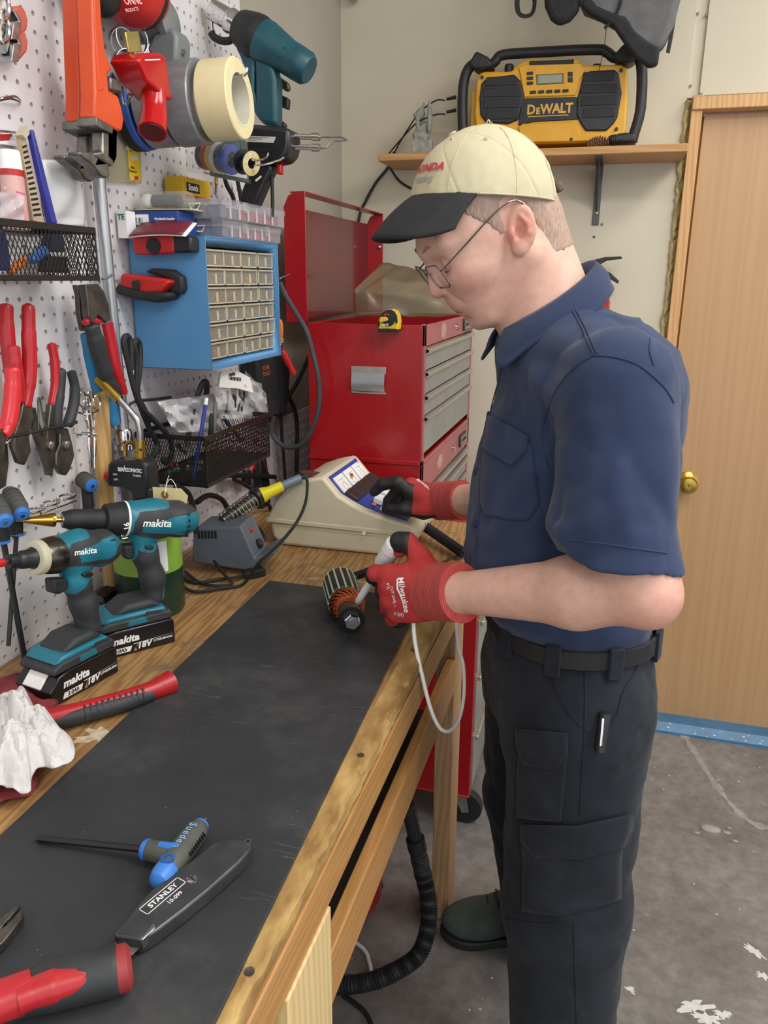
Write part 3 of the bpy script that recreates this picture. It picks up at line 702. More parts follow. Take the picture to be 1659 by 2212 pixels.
# ================================================================ RED TOOL CHESTS
CX0, CX1, CY0, CY1, CZ0, CZ1 = -.715, -.42, 1.845, 2.52, 1.055, 1.395
M_CRED = pm('chest_red', '#9c1018', '#a5141c', 5, .28, coat=.15)
M_CFRONT = pm('chest_front_faded', '#9d4b50', '#a8575b', 8, .3)
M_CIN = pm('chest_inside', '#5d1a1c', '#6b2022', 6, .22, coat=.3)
M_DRAW = pm('drawer_grey', '#8c8d88', '#9a9b96', 10, .35, .3)
M_LIP = pm('drawer_lip', '#b3ada2', '#c2bcb1', 30, .3, .7)
zc = lambda py: at_x(930, py, CX1).z
def shell(mb, x0, x1, y0, y1, z0, z1, t=.003, top=False, front=False):
    mb.box(((x0+x1)/2, y0+t/2, (z0+z1)/2), (x1-x0, t, z1-z0)).box(((x0+x1)/2, y1-t/2, (z0+z1)/2), (x1-x0, t, z1-z0))
    mb.box((x0+t/2, (y0+y1)/2, (z0+z1)/2), (t, y1-y0-2*t, z1-z0)).box(((x0+x1)/2, (y0+y1)/2, z0+t/2), (x1-x0-2*t, y1-y0-2*t, t))
    if top: mb.box(((x0+x1)/2, (y0+y1)/2, z1-t/2), (x1-x0-2*t, y1-y0-2*t, t))
    return mb
def chest(name, label, z0, z1, rows, band, open_top):
    o = thing(name, label, 'tool chest', (CX0, CY0, z0)); D = CX1-CX0; Wd = CY1-CY0; H = z1-z0
    shell(MB(), 0, D-.004, 0, Wd, 0, H, .004, top=not open_top).box((D*.5-.004, .002, .006), (D, .012, .012)).build('body', M_CRED, o, bevel=.0015)
    f = MB().box((D-.002, Wd/2, H-band/2), (.006, Wd, band))
    f.box((D-.002, .008, H/2), (.006, .016, H)).box((D-.002, Wd-.008, H/2), (.006, .016, H)).box((D-.002, Wd/2, .006), (.006, Wd, .012))
    f.build('face_frame', M_CFRONT, o, bevel=.001)
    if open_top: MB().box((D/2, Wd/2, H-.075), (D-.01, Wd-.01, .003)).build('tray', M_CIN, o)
    MB().lathe([(.009, 0), (.009, .006), (.006, .008)], 16, (D+.001, Wd*.60, H-band*.5), (1, 0, 0)).build('lock', M_CHROME, o)
    MB().ell((D+.001, Wd*.33, H-band*.5), (.001, .034, .02), 24, 8).build('oval_sticker', pm('sticker_faded', '#b5837c', '#c59a92', 60, .5), o)
    bd = MB().box((D+.004, Wd*.82, H-band*.5), (.006, .10, .036)).build('name_badge', pm('badge_dark', '#4a4a48', None, 1, .4, .6), o, bevel=.002)
    MB().box((D+.0075, Wd*.82, H-band*.5), (.001, .09, .026)).build('badge_plate', pm('badge_silver', '#8f8d84', '#a8a69d', 90, .35, .6), bd)
    text('CRAFTSMAN', .0125, M_BLACK, bd, face_frame((D+.0083, Wd*.82, H-band*.5), (0, 1, 0), (0, 0, 1)), off=.0004)
    for (za, zb, n) in rows:
        za -= z0; zb -= z0
        for k in range(n):
            y0 = .018+(Wd-.036)/n*k; y1 = .018+(Wd-.036)/n*(k+1)-.003
            dr = MB().box((D-.006, (y0+y1)/2, (za+zb)/2), (.012, y1-y0, zb-za-.004)).build('drawer', M_DRAW, o, bevel=.001)
            MB().loft([[(D+x, y, zb+z) for x, z in ((-.0, -.016), (.008, -.014), (.012, -.008), (.010, -.002), (.002, 0), (.001, -.003), (.007, -.005), (.008, -.009), (.005, -.012), (0, -.012))] for y in (y0, y1)]).build('drawer_lip', M_LIP, dr)
    return o, D, Wd, H
zr = [zc(748), zc(797), zc(846), zc(890), zc(958)]
c1, D, Wd, H = chest('tool_chest', 'red tool chest with open lid and grey drawers, topmost of the stack', CZ0, CZ1, [(zr[1], zr[0], 3), (zr[2], zr[1], 1), (zr[3], zr[2], 1), (zr[4]-.012, zr[3], 1)], CZ1-zr[0]-.004, True)
# recessed carry handle on the near end
hp = at_y(796, 821, CY0); hx, hz = hp.x-CX0, hp.z-CZ0
hd = MB().box((hx, -.0012, hz+.024), (.088, .0025, .018)).box((hx, -.0012, hz-.031), (.088, .0025, .005)).build('carry_handle', M_LIP, c1, bevel=.001)
MB().loft([[(x, .001-.010*math.sin(math.pi*min(1, max(0, (z+.03)/.046)))*(.25 if z > 0 else 1)*.0, hz+z) for z in (-.03, -.02, -.008, .004, .016)] for x in (hx-.043, hx+.043)], closed=False).build('handle_back', M_LIP, hd)
MB().loft([[(x, y, hz+z) for z, y in ((.018, -.004), (.008, -.007), (-.006, -.0095), (-.018, -.008), (-.027, -.004), (-.027, -.003), (-.018, -.0065), (-.006, -.008), (.008, -.0055), (.018, -.003))] for x in (hx-.042, hx+.042)]).build('handle_flap', pm('handle_alu', '#a5a7a8', '#b8babb', 20, .3, .6), hd)
# lid standing open on its rear hinge
lid = MB(); LH = .30; LD = .055
def lid_end(y): return [(-LD, y, H), (-LD, y, H+LH-.035), (-LD+.012, y, H+LH-.01), (-LD+.03, y, H+LH), (0, y, H+LH), (0, y, H)]
lid.loft([lid_end(0), lid_end(.003)]).loft([lid_end(Wd-.003), lid_end(Wd)])
lid.box((-LD+.0015, Wd/2, H+LH/2-.015), (.003, Wd-.006, LH-.03)).box((-LD/2+.008, Wd/2, H+LH-.0015), (LD-.016, Wd-.006, .003))
lo = lid.build('lid', M_CRED, c1, bevel=.001)
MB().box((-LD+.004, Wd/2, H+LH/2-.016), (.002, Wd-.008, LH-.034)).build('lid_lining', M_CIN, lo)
for yy in (.03, Wd-.06): MB().lathe([(.006, 0), (.006, .003), (.003, .005)], 12, (-.012, Wd-.0035, H+.06 if yy > .1 else H+.2), (0, -1, 0)).build('rivet', M_STEEL, lo)
c2, *_ = chest('tool_chest', 'red middle tool chest below the open one, mostly hidden by the tester', .80, CZ0-.001, [(.945, .975, 1), (.895, .943, 1), (.815, .893, 1)], CZ0-.985, False)
rc = thing('tool_cabinet', 'red rolling tool cabinet on casters behind the bench leg', 'tool cabinet', (-.72, CY0-.005, 0)); RW = Wd+.01; RD = .455
MB().box((RD/2, RW/2, .465), (RD, RW, .668)).box((RD/2, .0, .13), (RD, .004, .006)).build('body', M_CRED, rc, bevel=.003)
for k, (za, zb) in enumerate(((.66, .78), (.5, .655), (.32, .495), (.15, .315))):
    dr = MB().box((RD, RW/2, (za+zb)/2), (.008, RW-.04, zb-za-.006)).build('drawer', M_DRAW, rc, bevel=.001)
    MB().box((RD+.008, RW/2, zb-.012), (.014, RW-.05, .014)).build('drawer_lip', M_LIP, dr, bevel=.003)
for x, y in ((.06, .06), (.06, RW-.06), (RD-.035, .07), (RD-.035, RW-.06)):
    ca = MB().box((x, y, .115), (.06, .06, .03)).prism([(x-.02, .10), (x+.02, .10), (x+.03, .045), (x+.01, .04)], -y-.024, -y-.02).prism([(x-.02, .10), (x+.02, .10), (x+.03, .045), (x+.01, .04)], -y+.02, -y+.024)
    for v_ in ca.v[8:]: v_.y, v_.z = -v_.z, v_.y
    ca = ca.build('caster', M_STEEL, rc)
    MB().ring([(.03, -.015), (.048, -.015), (.05, -.01), (.05, .01), (.048, .015), (.03, .015), (.008, .012), (.008, -.012)], 20, (x+.015, y, .051), (0, 1, 0)).build('caster_wheel', M_BLACKR, ca)

# --- tape measure clipped over the chest edge
tp = at_y(842, 692, CY0-.02)
TMs = thing('tape_measure', 'yellow and black tape measure clipped on the red chest edge', 'tape measure', Matrix(((1, 0, 0, tp.x), (0, 0, -1, CY0-.0035), (0, 1, 0, tp.z), (0, 0, 0, 1))))
tl = lambda x, y: ((x-765)*.000233*1.0, -(y-925)*.000233)     # crop pixels about the centre -> metres
to = [tl(*p) for p in ((660, 1020), (665, 975), (660, 930), (680, 880), (710, 840), (750, 818), (800, 812), (840, 830), (865, 870), (875, 930), (868, 1025), (760, 1030))]
MB().prism(to, .0, .036).build('case', [pm('tape_yellow', '#d3b325', '#dcbd30', 20, .35)], TMs, bevel=.005, seg=3)
MB().prism([tl(*p) for p in ((668, 935), (685, 885), (712, 845), (752, 822), (798, 816), (838, 834), (862, 872), (870, 935), (855, 960), (835, 905), (800, 865), (755, 855), (715, 875), (690, 930), (680, 990), (665, 990))], -.001, .0385).build('rubber_bumper', M_BLACKR, TMs, bevel=.002)
MB().prism([tl(*p) for p in ((662, 1005), (760, 1000), (868, 1003), (866, 1030), (664, 1034))], -.001, .0385).build('rubber_foot', M_BLACKR, TMs, bevel=.002)
a, b = tl(775, 912); MB().lathe([(.0155, .035), (.0155, .0385), (.014, .039)], 28, (a, b, 0)).build('label_disc', M_BLACK, TMs)
MB().prism([tl(*p) for p in ((680, 940), (690, 890), (745, 885), (772, 898), (775, 920), (750, 930), (695, 945))], .036, .0415).build('lock_button', MATS['tape_yellow'], TMs, bevel=.002)
text('20 FT.', .0065, M_WHITE, TMs, TR(a-.006, b-.0125, .0393), off=.0002)
MB().box((a-.004, b+.011, .0392), (.013, .004, .0004)).build('label_strip', M_REDP, TMs)

# --- crumpled brown vinyl cover lying in the open chest, and wrenches in the tray
vr = [[at_y(a, b, 1.945) for a, b in ((768, 684), (850, 684), (930, 682), (1005, 682))], [at_y(a, b, 1.945) for a, b in ((764, 628), (800, 632), (900, 642), (990, 652))],
      [at_y(a, b, 2.12) for a, b in ((826, 566), (862, 578), (925, 582), (985, 592))], [at_y(a, b, 2.30) for a, b in ((822, 600), (870, 610), (925, 612), (985, 618))]]
def vin(u, v):
    k = min(int(v*3), 2); f = v*3-k; g_ = u*3; i = min(int(g_), 2); h = g_-i
    p = vr[k][i].lerp(vr[k][i+1], h).lerp(vr[k+1][i].lerp(vr[k+1][i+1], h), f); n = .004*math.sin(7*u+4*v)*math.sin(6*v+3*u)+.0012*math.sin(23*u-11*v)
    return (p.x+n, p.y-n, max(p.z, 1.335)+n)
t = glass('brown_vinyl', '#7d6d54', .55, .28)
single(MB().grid(vin, 36, 30), 'vinyl_cover', t, 'crumpled translucent brown vinyl cover lying in the open tool chest', 'dust cover', solid=.001, smooth=80)
for i, (ya, xa, L) in enumerate(((1.875, -.68, .15), (1.895, -.54, .10))):
    mb = MB().tube([(xa, ya, 1.335), (xa+L*.5, ya+.008, 1.375), (xa+L, ya+.004, 1.39)], .004, 8, 4, flat=.5)
    mb.ring([(.006, -.003), (.011, -.003), (.011, .003), (.006, .003)], 12, (xa+L+.008, ya+.004, 1.391), (.1, .1, 1))
    single(mb, 'wrench', M_CHROME, ('chrome wrench resting in the chest tray beside the lid', 'chrome wrench in the chest tray behind the tape measure')[i], 'wrench')
# ================================================================ THINGS ON THE PEGBOARD WALL
class Tr:
    """places a thing on a plane of the room: 'x' = parallel to the pegboard, 'y' = parallel to the back wall, 'z' = bench level"""
    def __init__(s, kind, val, px, py):
        s.k, s.v = kind, val; s.o = s.w(px, py); s.n = V({'x': (1, 0, 0), 'y': (0, -1, 0), 'z': (0, 0, 1)}[kind])
        s.a, s.b = {'x': (V((0, 1, 0)), V((0, 0, 1))), 'y': (V((1, 0, 0)), V((0, 0, 1))), 'z': (V((1, 0, 0)), V((0, 1, 0)))}[kind]
    def w(s, px, py, d=0):
        v = s.v+(-d if s.k == 'y' else d); return {'x': at_x, 'y': at_y, 'z': at_z}[s.k](px, py, v)
    def p(s, px, py, d=0): return s.w(px, py, d)-s.o                     # local point, d metres in front of the plane
    def q(s, px, py): r = s.p(px, py); return (r.dot(s.a), r.dot(s.b))    # local 2-d outline point
    def F(s): return Matrix((s.a, s.b, s.n)).transposed().to_4x4()
    def outline(s, pts, d0, d1, mb=None):
        mb = mb or MB(); M = mb.M; mb.M = s.F(); mb.prism([s.q(*p) for p in pts], d0, d1); mb.M = M; return mb
    def thing(s, name, label, cat, group=None): return thing(name, label, cat, s.o, group)
M_ORANGE = pm('wrench_orange', '#cf4a22', '#d95428', 14, .4, bump=.15, bscale=120)
M_CAST = pm('cast_steel', '#6b6a66', '#8b8a85', 60, .4, .8, bump=.15)
cz = lambda k, ox=0, oy=0: (lambda *pts: [(ox+x/k, oy+y/k) for x, y in pts])
# --- two pipe wrenches, flat against the board, one in front of the other
A_ = cz(3.95)
for i, (X, sh) in enumerate(((PEG+.075, (-33, 8)), (PEG+.115, (0, 0)))):
    T = Tr('x', X, 205+sh[0], 250+sh[1])
    w = T.thing('pipe_wrench', ('orange pipe wrench against the pegboard, behind the other wrench', 'orange pipe wrench hanging jaw down, in front of the other')[i], 'wrench', 'pipe wrenches')
    s_ = lambda pts: [(x+sh[0], y+sh[1]) for x, y in A_(*pts)]
    T.outline(s_([(800, -900), (880, -900), (855, -100), (872, 200), (905, 460), (962, 590), (920, 632), (932, 770), (1012, 820), (1042, 930), (1060, 1020), (1046, 1116), (1010, 1116), (950, 1085), (805, 1000), (812, 800), (800, 500), (785, 0)]), -.026, 0).build('handle', M_ORANGE, w, bevel=.003)
    T.outline(s_([(812, -880), (850, -880), (815, 0), (835, 300), (850, 560), (880, 760), (840, 780), (825, 560), (800, 200), (798, 0)]), -.001, .0015).build('handle_rib', M_ORANGE, w, bevel=.001)
    T.outline(s_([(806, 1000), (950, 1090), (948, 1140), (806, 1070)]), -.03, .003).build('heel_jaw', M_CAST, w, bevel=.0008)
    for k in range(9):
        x0 = 812+15*k; y0 = 1072+7.6*k; T.outline(s_([(x0, y0-4), (x0+8, y0), (x0+8, y0+9), (x0, y0+5)]), -.03, .003).build('jaw_tooth', M_CAST, w)
    T.outline(s_([(885, 1116), (945, 1125), (945, 1330), (980, 1360), (985, 1410), (960, 1420), (830, 1340), (818, 1300), (885, 1290)]), -.022, -.002).build('hook_jaw', M_CAST, w, bevel=.003)
    T.outline(s_([(818, 1300), (985, 1375), (1005, 1330), (1010, 1120), (975, 1118), (975, 1280), (960, 1300), (945, 1420), (960, 1500), (930, 1520), (880, 1500), (830, 1420), (700, 1320), (700, 1290)]), -.025, -.004).build('hook_body', M_CAST, w, bevel=.004)
    T.outline(s_([(925, 650), (1010, 690), (1030, 740), (1030, 795), (935, 770)]), -.022, .003).build('adjusting_nut', M_CAST, w, bevel=.003)
# --- spring clamps at the frame's edge
B_ = cz(14.75)
for i, dy in enumerate((-47, 0)):
    T = Tr('x', PEG+.035, 30, 100+dy)
    w = T.thing('spring_clamp', ('chrome spring clamp with orange grip, upper of the two', 'chrome spring clamp with orange grip, lower of the two')[i], 'clamp', 'spring clamps')
    f = lambda *pts: [(x, y+dy) for x, y in B_(*pts)]
    T.outline(f((420, 920), (720, 850), (850, 1080), (920, 1350), (880, 1650), (700, 1880), (520, 1970), (560, 1600), (590, 1380), (500, 1180)), -.02, 0).build('grip', pm('clamp_orange', '#b8594a', '#c2604f', 20, .5), w, bevel=.004)
    T.outline(f((300, 1040), (380, 1030), (520, 1230), (590, 1390), (540, 1700), (490, 1980), (250, 1960), (290, 1600), (330, 1380), (500, 1380)), -.016, .006).build('jaw_plate', M_STEEL, w, bevel=.001)
    T.outline(f((60, 950), (160, 990), (300, 1040), (330, 1380), (230, 1720), (120, 1500), (20, 1200)), -.014, .0).build('back_plate', M_STEEL, w, bevel=.001)
    MB().tube([T.p(*B_((a, b))[0]) + V((.004, 0, 0)) + (T.w(0, dy)-T.w(0, 0)) for a, b in ((0, 560), (100, 620), (180, 800), (180, 1100), (90, 1300), (-60, 1330), (-120, 900))], .0035, 8, 5, closed=True).build('spring', M_CHROME, w)
# --- bent wire hooks in the board
def hook(pts, label, X=PEG, r=.0019, m=None):
    T = Tr('x', X, *pts[0][:2]); return single_at(T, MB().tube([T.p(*p) for p in pts], r, 8, 6), 'peg_hook', m or M_CHROME, label, 'hook')
def single_at(T, mb, name, m, label, cat, group=None, **kw):
    o = mb.build(name, m, **kw); o.location = T.o; return tag(o, label, cat, group)
hook([(44, 222, .001), (43, 216, .012), (30, 208, .02), (5, 212, .025), (-6, 218, .02), (20, 213, .012), (42, 220, .008)], 'looped chrome peg hook above the sealant tube')
hook([(46, 292, .001), (40, 288, .02), (20, 285, .035), (0, 283, .045), (-10, 283, .05)], 'straight chrome peg hook at the bag of parts')

# --- red and black cap with white lettering, dark pouch beside it
T = Tr('x', PEG+.10, 300, 20)
w = T.thing('work_cap', 'red cap with black stripe and white lettering at the top of the pegboard', 'cap')
def dome(p):
    d = ellip(p, (0, 0, .03), (.055, .062, .048)); d = np.maximum(d, -(p[:, 2]+.02)*0-1); return d
o = skin('crown', lambda p: ellip(p, (-.03, .035, .045), (.055, .072, .062)), (-.1, -.06, -.04), (.05, .13, .13), .004, [MATS['red_plastic'], M_BLACKR], w, pick=lambda c: ((c[:, 1] > .045) & (c[:, 1] < .062)).astype(int))
o = skin('lining', lambda p: ellip(p, (-.045, -.035, .04), (.035, .05, .058)), (-.1, -.1, -.03), (.0, .03, .12), .004, M_BLACKR, w)
q0 = T.p(287, 8, .022); text('ONNE', .016, pm('faded_pink', '#d7a9a6', None, 1, .7), w, face_frame(q0+V((.0, 0, .004)), (0.05, .95, .30), (-.3, -.3, 1)), off=.0003); text('PRODUCTS', .007, MATS['faded_pink'], w, face_frame(q0+V((-.002, .0, -.008)), (0.05, .95, .34), (-.3, -.3, 1)))
# --- grey plumbing fitting
T = Tr('y', 1.36, 325, 60)
w = T.thing('pipe_fitting', 'grey plastic pipe fitting with a white collar and bolt', 'pipe fitting')
M_PVC = pm('pvc_grey', '#6d7072', '#767a7b', 20, .45)
MB().cyl(T.p(285, 62), T.p(358, 50), .026, 22).lathe([(.031, 0), (.031, .012), (.02, .016)], 22, T.p(357, 50), T.p(370, 48)-T.p(357, 50)).build('union', M_PVC, w)
T.outline([(345, 75), (385, 65), (395, 85), (393, 150), (380, 158), (345, 150), (330, 110)], -.03, .02).build('bracket', M_PVC, w, bevel=.006)
MB().cyl(T.p(366, 113), T.p(384, 112), .017, 18).build('collar', M_WHITEP, w)
MB().cyl(T.p(384, 112), T.p(399, 113), .005, 12).build('bolt', M_STEEL, w)
# --- hose clamps
for i, (px, py, r, ax, lab) in enumerate(((283, 85, .026, (.75, -.55, .1), 'large steel hose clamp tilted beside the red tape gun'), (262, 90, .019, (.8, -.5, -.2), 'small steel hose clamp next to the orange wrench'), (278, 150, .028, (.9, -.3, .1), 'steel hose clamp hanging lowest of the three'))):
    T = Tr('x', PEG+.06+.01*i, px, py); w = T.thing('hose_clamp', lab, 'hose clamp', 'hose clamps')
    MB().ring([(r, -.006), (r+.001, -.006), (r+.001, .006), (r, .006)], 28, (0, 0, 0), ax).build('band', M_STEEL, w)
    a = V(ax).normalized(); u = a.orthogonal().normalized(); d = (V((0, 0, -1))-a*a.dot(V((0, 0, -1)))).normalized()
    MB().box((0, 0, 0), (.012, .014, .01)).build('screw_housing', M_STEEL, w, bevel=.001).location = d*(r+.005)
    MB().cyl(d*(r+.006)-u*.009, d*(r+.006)+u*.012, .0042, 6).build('hex_screw', M_CHROME, w)
T = Tr('x', PEG+.045, 262, 200); single_at(T, MB().tube([T.p(275, 190, .02), T.p(281, 205, .025), T.p(277, 222, .03), T.p(268, 222, .03), T.p(262, 180, .0), T.p(258, 120, -.01)], .0022, 8), 'wire_hook', M_CHROME, 'thin bent wire hook hanging below the hose clamps', 'hook')
# --- red tape gun
T = Tr('x', PEG+.15, 335, 200)
w = T.thing('tape_gun', 'glossy red plastic packing tape dispenser with tube handle', 'tape dispenser')
M_GUN = pm('gun_red', '#b01318', '#bb1a1f', 8, .18)
T.outline([(296, 130), (306, 114), (345, 113), (360, 122), (370, 200), (378, 212), (372, 216), (355, 214), (335, 190), (318, 175), (305, 145)], -.05, 0).build('frame', M_GUN, w, bevel=.006, seg=3)
hl = MB(); pa = [T.p(322, 165, -.02), T.p(330, 195, -.018), T.p(333, 240, -.015), T.p(329, 285, -.01)]
hl.tube(pa, [.017, .019, .020, .023], 18, 6).build('handle', M_GUN, w)
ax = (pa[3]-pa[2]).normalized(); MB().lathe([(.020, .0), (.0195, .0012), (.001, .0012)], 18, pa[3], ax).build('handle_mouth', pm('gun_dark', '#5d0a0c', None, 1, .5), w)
T.outline([(304, 66), (332, 64), (340, 110), (312, 112)], -.03, -.026).build('tension_spring', pm('gold_spring', '#c2b266', '#d6c982', 60, .25, .8), w, bevel=.001)
T.outline([(313, 128), (345, 127), (345, 130), (313, 131)], 0, .001).build('slot', M_WHITE, w)
# --- tape rolls threaded on one hook
def roll(name, label, T0, x0, x1, R, r, m, mside, mcore, ax):
    w = thing(name, label, 'tape roll', T0+ax*x0, 'tape rolls on the hook'); L = x1-x0
    MB().ring([(r+.0035, 0), (R-.002, 0), (R, .002), (R, L-.002), (R-.002, L), (r+.0035, L)], 48, (0, 0, 0), ax).build('tape', [m], w)
    MB().ring([(r, -.0005), (r+.0035, -.0005), (r+.0035, L+.0005), (r, L+.0005)], 40, (0, 0, 0), ax).build('core', mcore, w)
    return w
M_CORE = pm('card_core', '#d3cdb8', '#dcd7c6', 40, .7)
M_DUCT = pm('duct_silver', '#85868a', '#96979b', 30, .4, .3, bump=.1, bscale=200, stretch=(1, 1, 4))
RA = V((1, .06, .05)).normalized(); end = at_x(520, 213, PEG+.218); T0 = end-RA*.218
roll('tape_roll', 'blue painters tape roll with black wrapper, innermost on the hook', T0, .012, .04, .068, .038, pm('painter_blue', '#2f58a8', '#3963b3', 30, .55), None, M_CORE, RA)
single(MB().ring([(.0685, 0), (.069, 0), (.069, .016), (.0685, .016)], 48, T0+RA*.012, RA), 'tape_wrapper', M_BLACK, 'black printed wrapper round the blue painters tape', 'wrapper')
roll('tape_roll', 'silver duct tape roll with white edge, next to the blue tape', T0, .045, .095, .066, .038, M_DUCT, None, M_CORE, RA)
roll('tape_roll', 'silver duct tape roll between the other silver roll and the masking tape', T0, .10, .15, .068, .038, M_DUCT, None, M_CORE, RA)
mk = roll('tape_roll', 'cream masking tape roll, outermost on the hook', T0, .16, .218, .064, .040, pm('masking_cream', '#ddd0a0', '#e4d8ab', 30, .6), None, M_CORE, RA)
single(MB().tube([T0-RA*.02+V((0, 0, .036)), T0+RA*.2+V((0, 0, .037)), T0+RA*.225+V((0, 0, .035)), T0+RA*.232+V((0, 0, .046))], .0025, 8, 4), 'peg_hook', M_CHROME, 'long chrome hook carrying the four tape rolls', 'hook')
p = T0+RA*.03; text('Original', .011, M_WHITE, bpy.data.objects['tape_wrapper'], face_frame(p+V((-.012, -.0655, -.025)), (.25, .2, -.9), (.95, -.1, .2)), off=.0002)

# --- heat gun
T = Tr('y', 1.66, 560, 120)
w = T.thing('heat_gun', 'dark teal heat gun with chrome nozzle hanging on the pegboard', 'heat gun')
M_TEALD = pm('teal_dark', '#164652', '#1b4f5b', 20, .42)
C_ = cz(3.95, 380, 0)
ax = (T.p(*C_((930, 470))[0])-T.p(*C_((310, 80))[0])).normalized(); n0 = T.p(*C_((310, 80))[0]); L = (T.p(*C_((940, 480))[0])-n0).length
k = L/733.
MB().lathe([(.034*.6, 0), (.0205, .004), (.021, .04), (.0245, .044), (.0245, .052), (.0225, .056), (.023, .075), (.021, .078)], 26, n0, ax).build('nozzle', M_CHROME, w)
MB().lathe([(.0185, 0.0005), (.0185, .004), (.002, .012)], 20, n0-ax*.0008, ax).build('nozzle_mouth', pm('nozzle_dark', '#4a4743', None, 1, .5, .5), w)
MB().lathe([(.022, .066), (.030, .066), (.034, .072), (.042, .10), (.044, .115), (.042, .125)], 28, n0, ax).build('heat_shield', M_BLACKR, w)
MB().lathe([(.0415, .12), (.0425, .135), (.038, .16), (.033, .19), (.033, .215)], 28, n0, ax).build('motor_body', M_TEALD, w)
MB().lathe([(.033, .213), (.032, .235), (.026, .243)], 28, n0, ax).build('rear_cap', M_TEALD, w)
for j in range(3):
    pq = T.p(*C_((905+2*j, 415+35*j))[0], .03); MB().box((0, 0, 0), (.016, .004, .003)).build('vent_slot', M_BLACK, w).location = pq
T.outline(C_((690, 480), (860, 560), (890, 700), (890, 1085), (775, 1085), (720, 1020), (690, 985), (700, 850), (700, 640)), -.02, .018).build('grip', M_TEALD, w, bevel=.012, seg=4)
T.outline(C_((520, 400), (640, 400), (700, 480), (695, 640), (690, 780), (710, 850), (760, 950), (840, 1000), (800, 1040), (700, 1000), (660, 900), (640, 760), (610, 600), (560, 480)), -.016, .014).build('trigger_guard', M_TEALD, w, bevel=.008, seg=3)
MB().tube([T.p(*c, .018) for c in C_((830, 380), (815, 440), (770, 490), (720, 510))], .003, 8).build('seam', M_BLACKR, w)
MB().tube([T.p(*c, .0) for c in C_((300, 280), (330, 320), (400, 350), (470, 340), (505, 270))], .0075, 8).build('stand_loop', M_BLACKR, w)
MB().tube([T.p(*c, .0) for c in C_((302, 130), (303, 200), (310, 290))], .004, 8).build('wire_stand', M_CHROME, w)
for i, pts in enumerate(([(865, 640), (965, 710), (975, 770), (950, 785), (880, 745)], [(880, 800), (972, 845), (965, 940), (895, 915)], [(890, 1020), (945, 1060), (940, 1100), (890, 1095)])):
    T2 = Tr('y', 1.72, 600, 180+60*i); o = T2.outline(C_(*pts), -.008, .008).build('hand_tool', (M_DSTEEL, M_BLACKP, M_BLACKP)[i], bevel=.004, seg=3); o.location = T2.o; tag(o, ('dark metal tool end sticking out behind the heat gun grip', 'black tool grip behind the heat gun, middle one', 'black tool grip behind the heat gun foot')[i], 'tool')

# --- soldering gun
T = Tr('y', 1.60, 580, 320)
w = T.thing('soldering_gun', 'black soldering gun with red trigger and bent wire tip', 'soldering gun')
M_SG = pm('sg_black', '#1b1b1e', '#242428', 40, .35)
T.outline(C_((545, 1090), (700, 1078), (1010, 1110), (1022, 1240), (1000, 1330), (950, 1390), (880, 1400), (780, 1420), (640, 1400), (560, 1300), (540, 1180)), -.035, .03).build('body', M_SG, w, bevel=.009, seg=3)
T.outline(C_((660, 1400), (830, 1400), (850, 1450), (790, 1560), (730, 1700), (690, 1790), (560, 1720), (600, 1600), (640, 1500)), -.02, .017).build('grip', M_SG, w, bevel=.008, seg=3)
T.outline(C_((865, 1400), (908, 1398), (910, 1490), (870, 1490)), -.008, .008).build('trigger', M_REDP, w, bevel=.003)
T.outline(C_((655, 1180), (905, 1190), (885, 1240), (650, 1230)), .0302, .0306).build('rating_label', pm('label_silver', '#c4c2bd', None, 1, .4), w)
for j in range(3): T.outline(C_((670, 1190+11*j), (840-50*j, 1197+11*j), (840-50*j, 1200+11*j), (670, 1193+11*j)), .0306, .0309).build('label_text', M_BLACK, w)
T.outline(C_((705, 1545), (755, 1505), (762, 1520), (715, 1560)), .0172, .0176).build('grip_label', M_WHITE, w)
for row, yy in enumerate((1250, 1300)):
    for j in range(5): T.outline(C_((660+44*j, yy-3*row), (690+44*j, yy-3*row), (690+44*j, yy+12), (660+44*j, yy+12)), .029, .0308).build('vent_slot', M_BLACK, w)
for yy in (1165, 1255):
    a, b = T.p(*C_((1010, yy))[0]), T.p(*C_((1225, yy+5))[0]); m_ = a.lerp(b, .7)
    MB().cyl(a, m_, .0052, 14).cyl(m_, b, .0072, 14).build('barrel', M_CHROME, w)
MB().tube([T.p(*c) for c in C_((1225, 1170), (1330, 1168), (1400, 1170), (1455, 1190), (1460, 1197), (1400, 1200), (1340, 1205), (1310, 1230), (1280, 1262), (1225, 1262))], .0016, 8, 5).build('tip_wire', M_STEEL, w)
cable('gun_cord', [T.w(*c) for c in C_((820, 1500), (822, 1600), (825, 1740), (820, 1850))], .004, 'black cord hanging down from the soldering gun')
# --- pack of coloured electrical tapes and solder spool on the double hook
pa_ = at_x(447, 333, PEG+.07); pb_ = at_x(545, 353, PEG+.15); EA = V((.93, -.30, -.06)).normalized()
pk = thing('tape_pack', 'clear pack of six small coloured electrical tapes on the pegboard', 'tape pack', at_y(447, 335, 1.50))
o0 = at_y(447, 335, 1.50); EA = (at_y(528, 350, 1.46)-o0).normalized()
for j, (cname, c_) in enumerate((('black', '#202022'), ('red', '#b03038'), ('yellow', '#d9b01c'), ('white', '#d9d9d6'), ('green', '#234c4b'), ('blue', '#2a3fa0'))):
    MB().ring([(.014, 0), (.026, 0), (.027, .001), (.027, .0115), (.026, .0125), (.014, .0125)], 32, EA*(.0135*j-.005), EA).build('small_tape', pm('etape_'+cname, c_, None, 1, .25), pk, label=cname+' electrical tape')
up_ = V((0, 0, 1)); sd = EA.cross(up_).normalized()
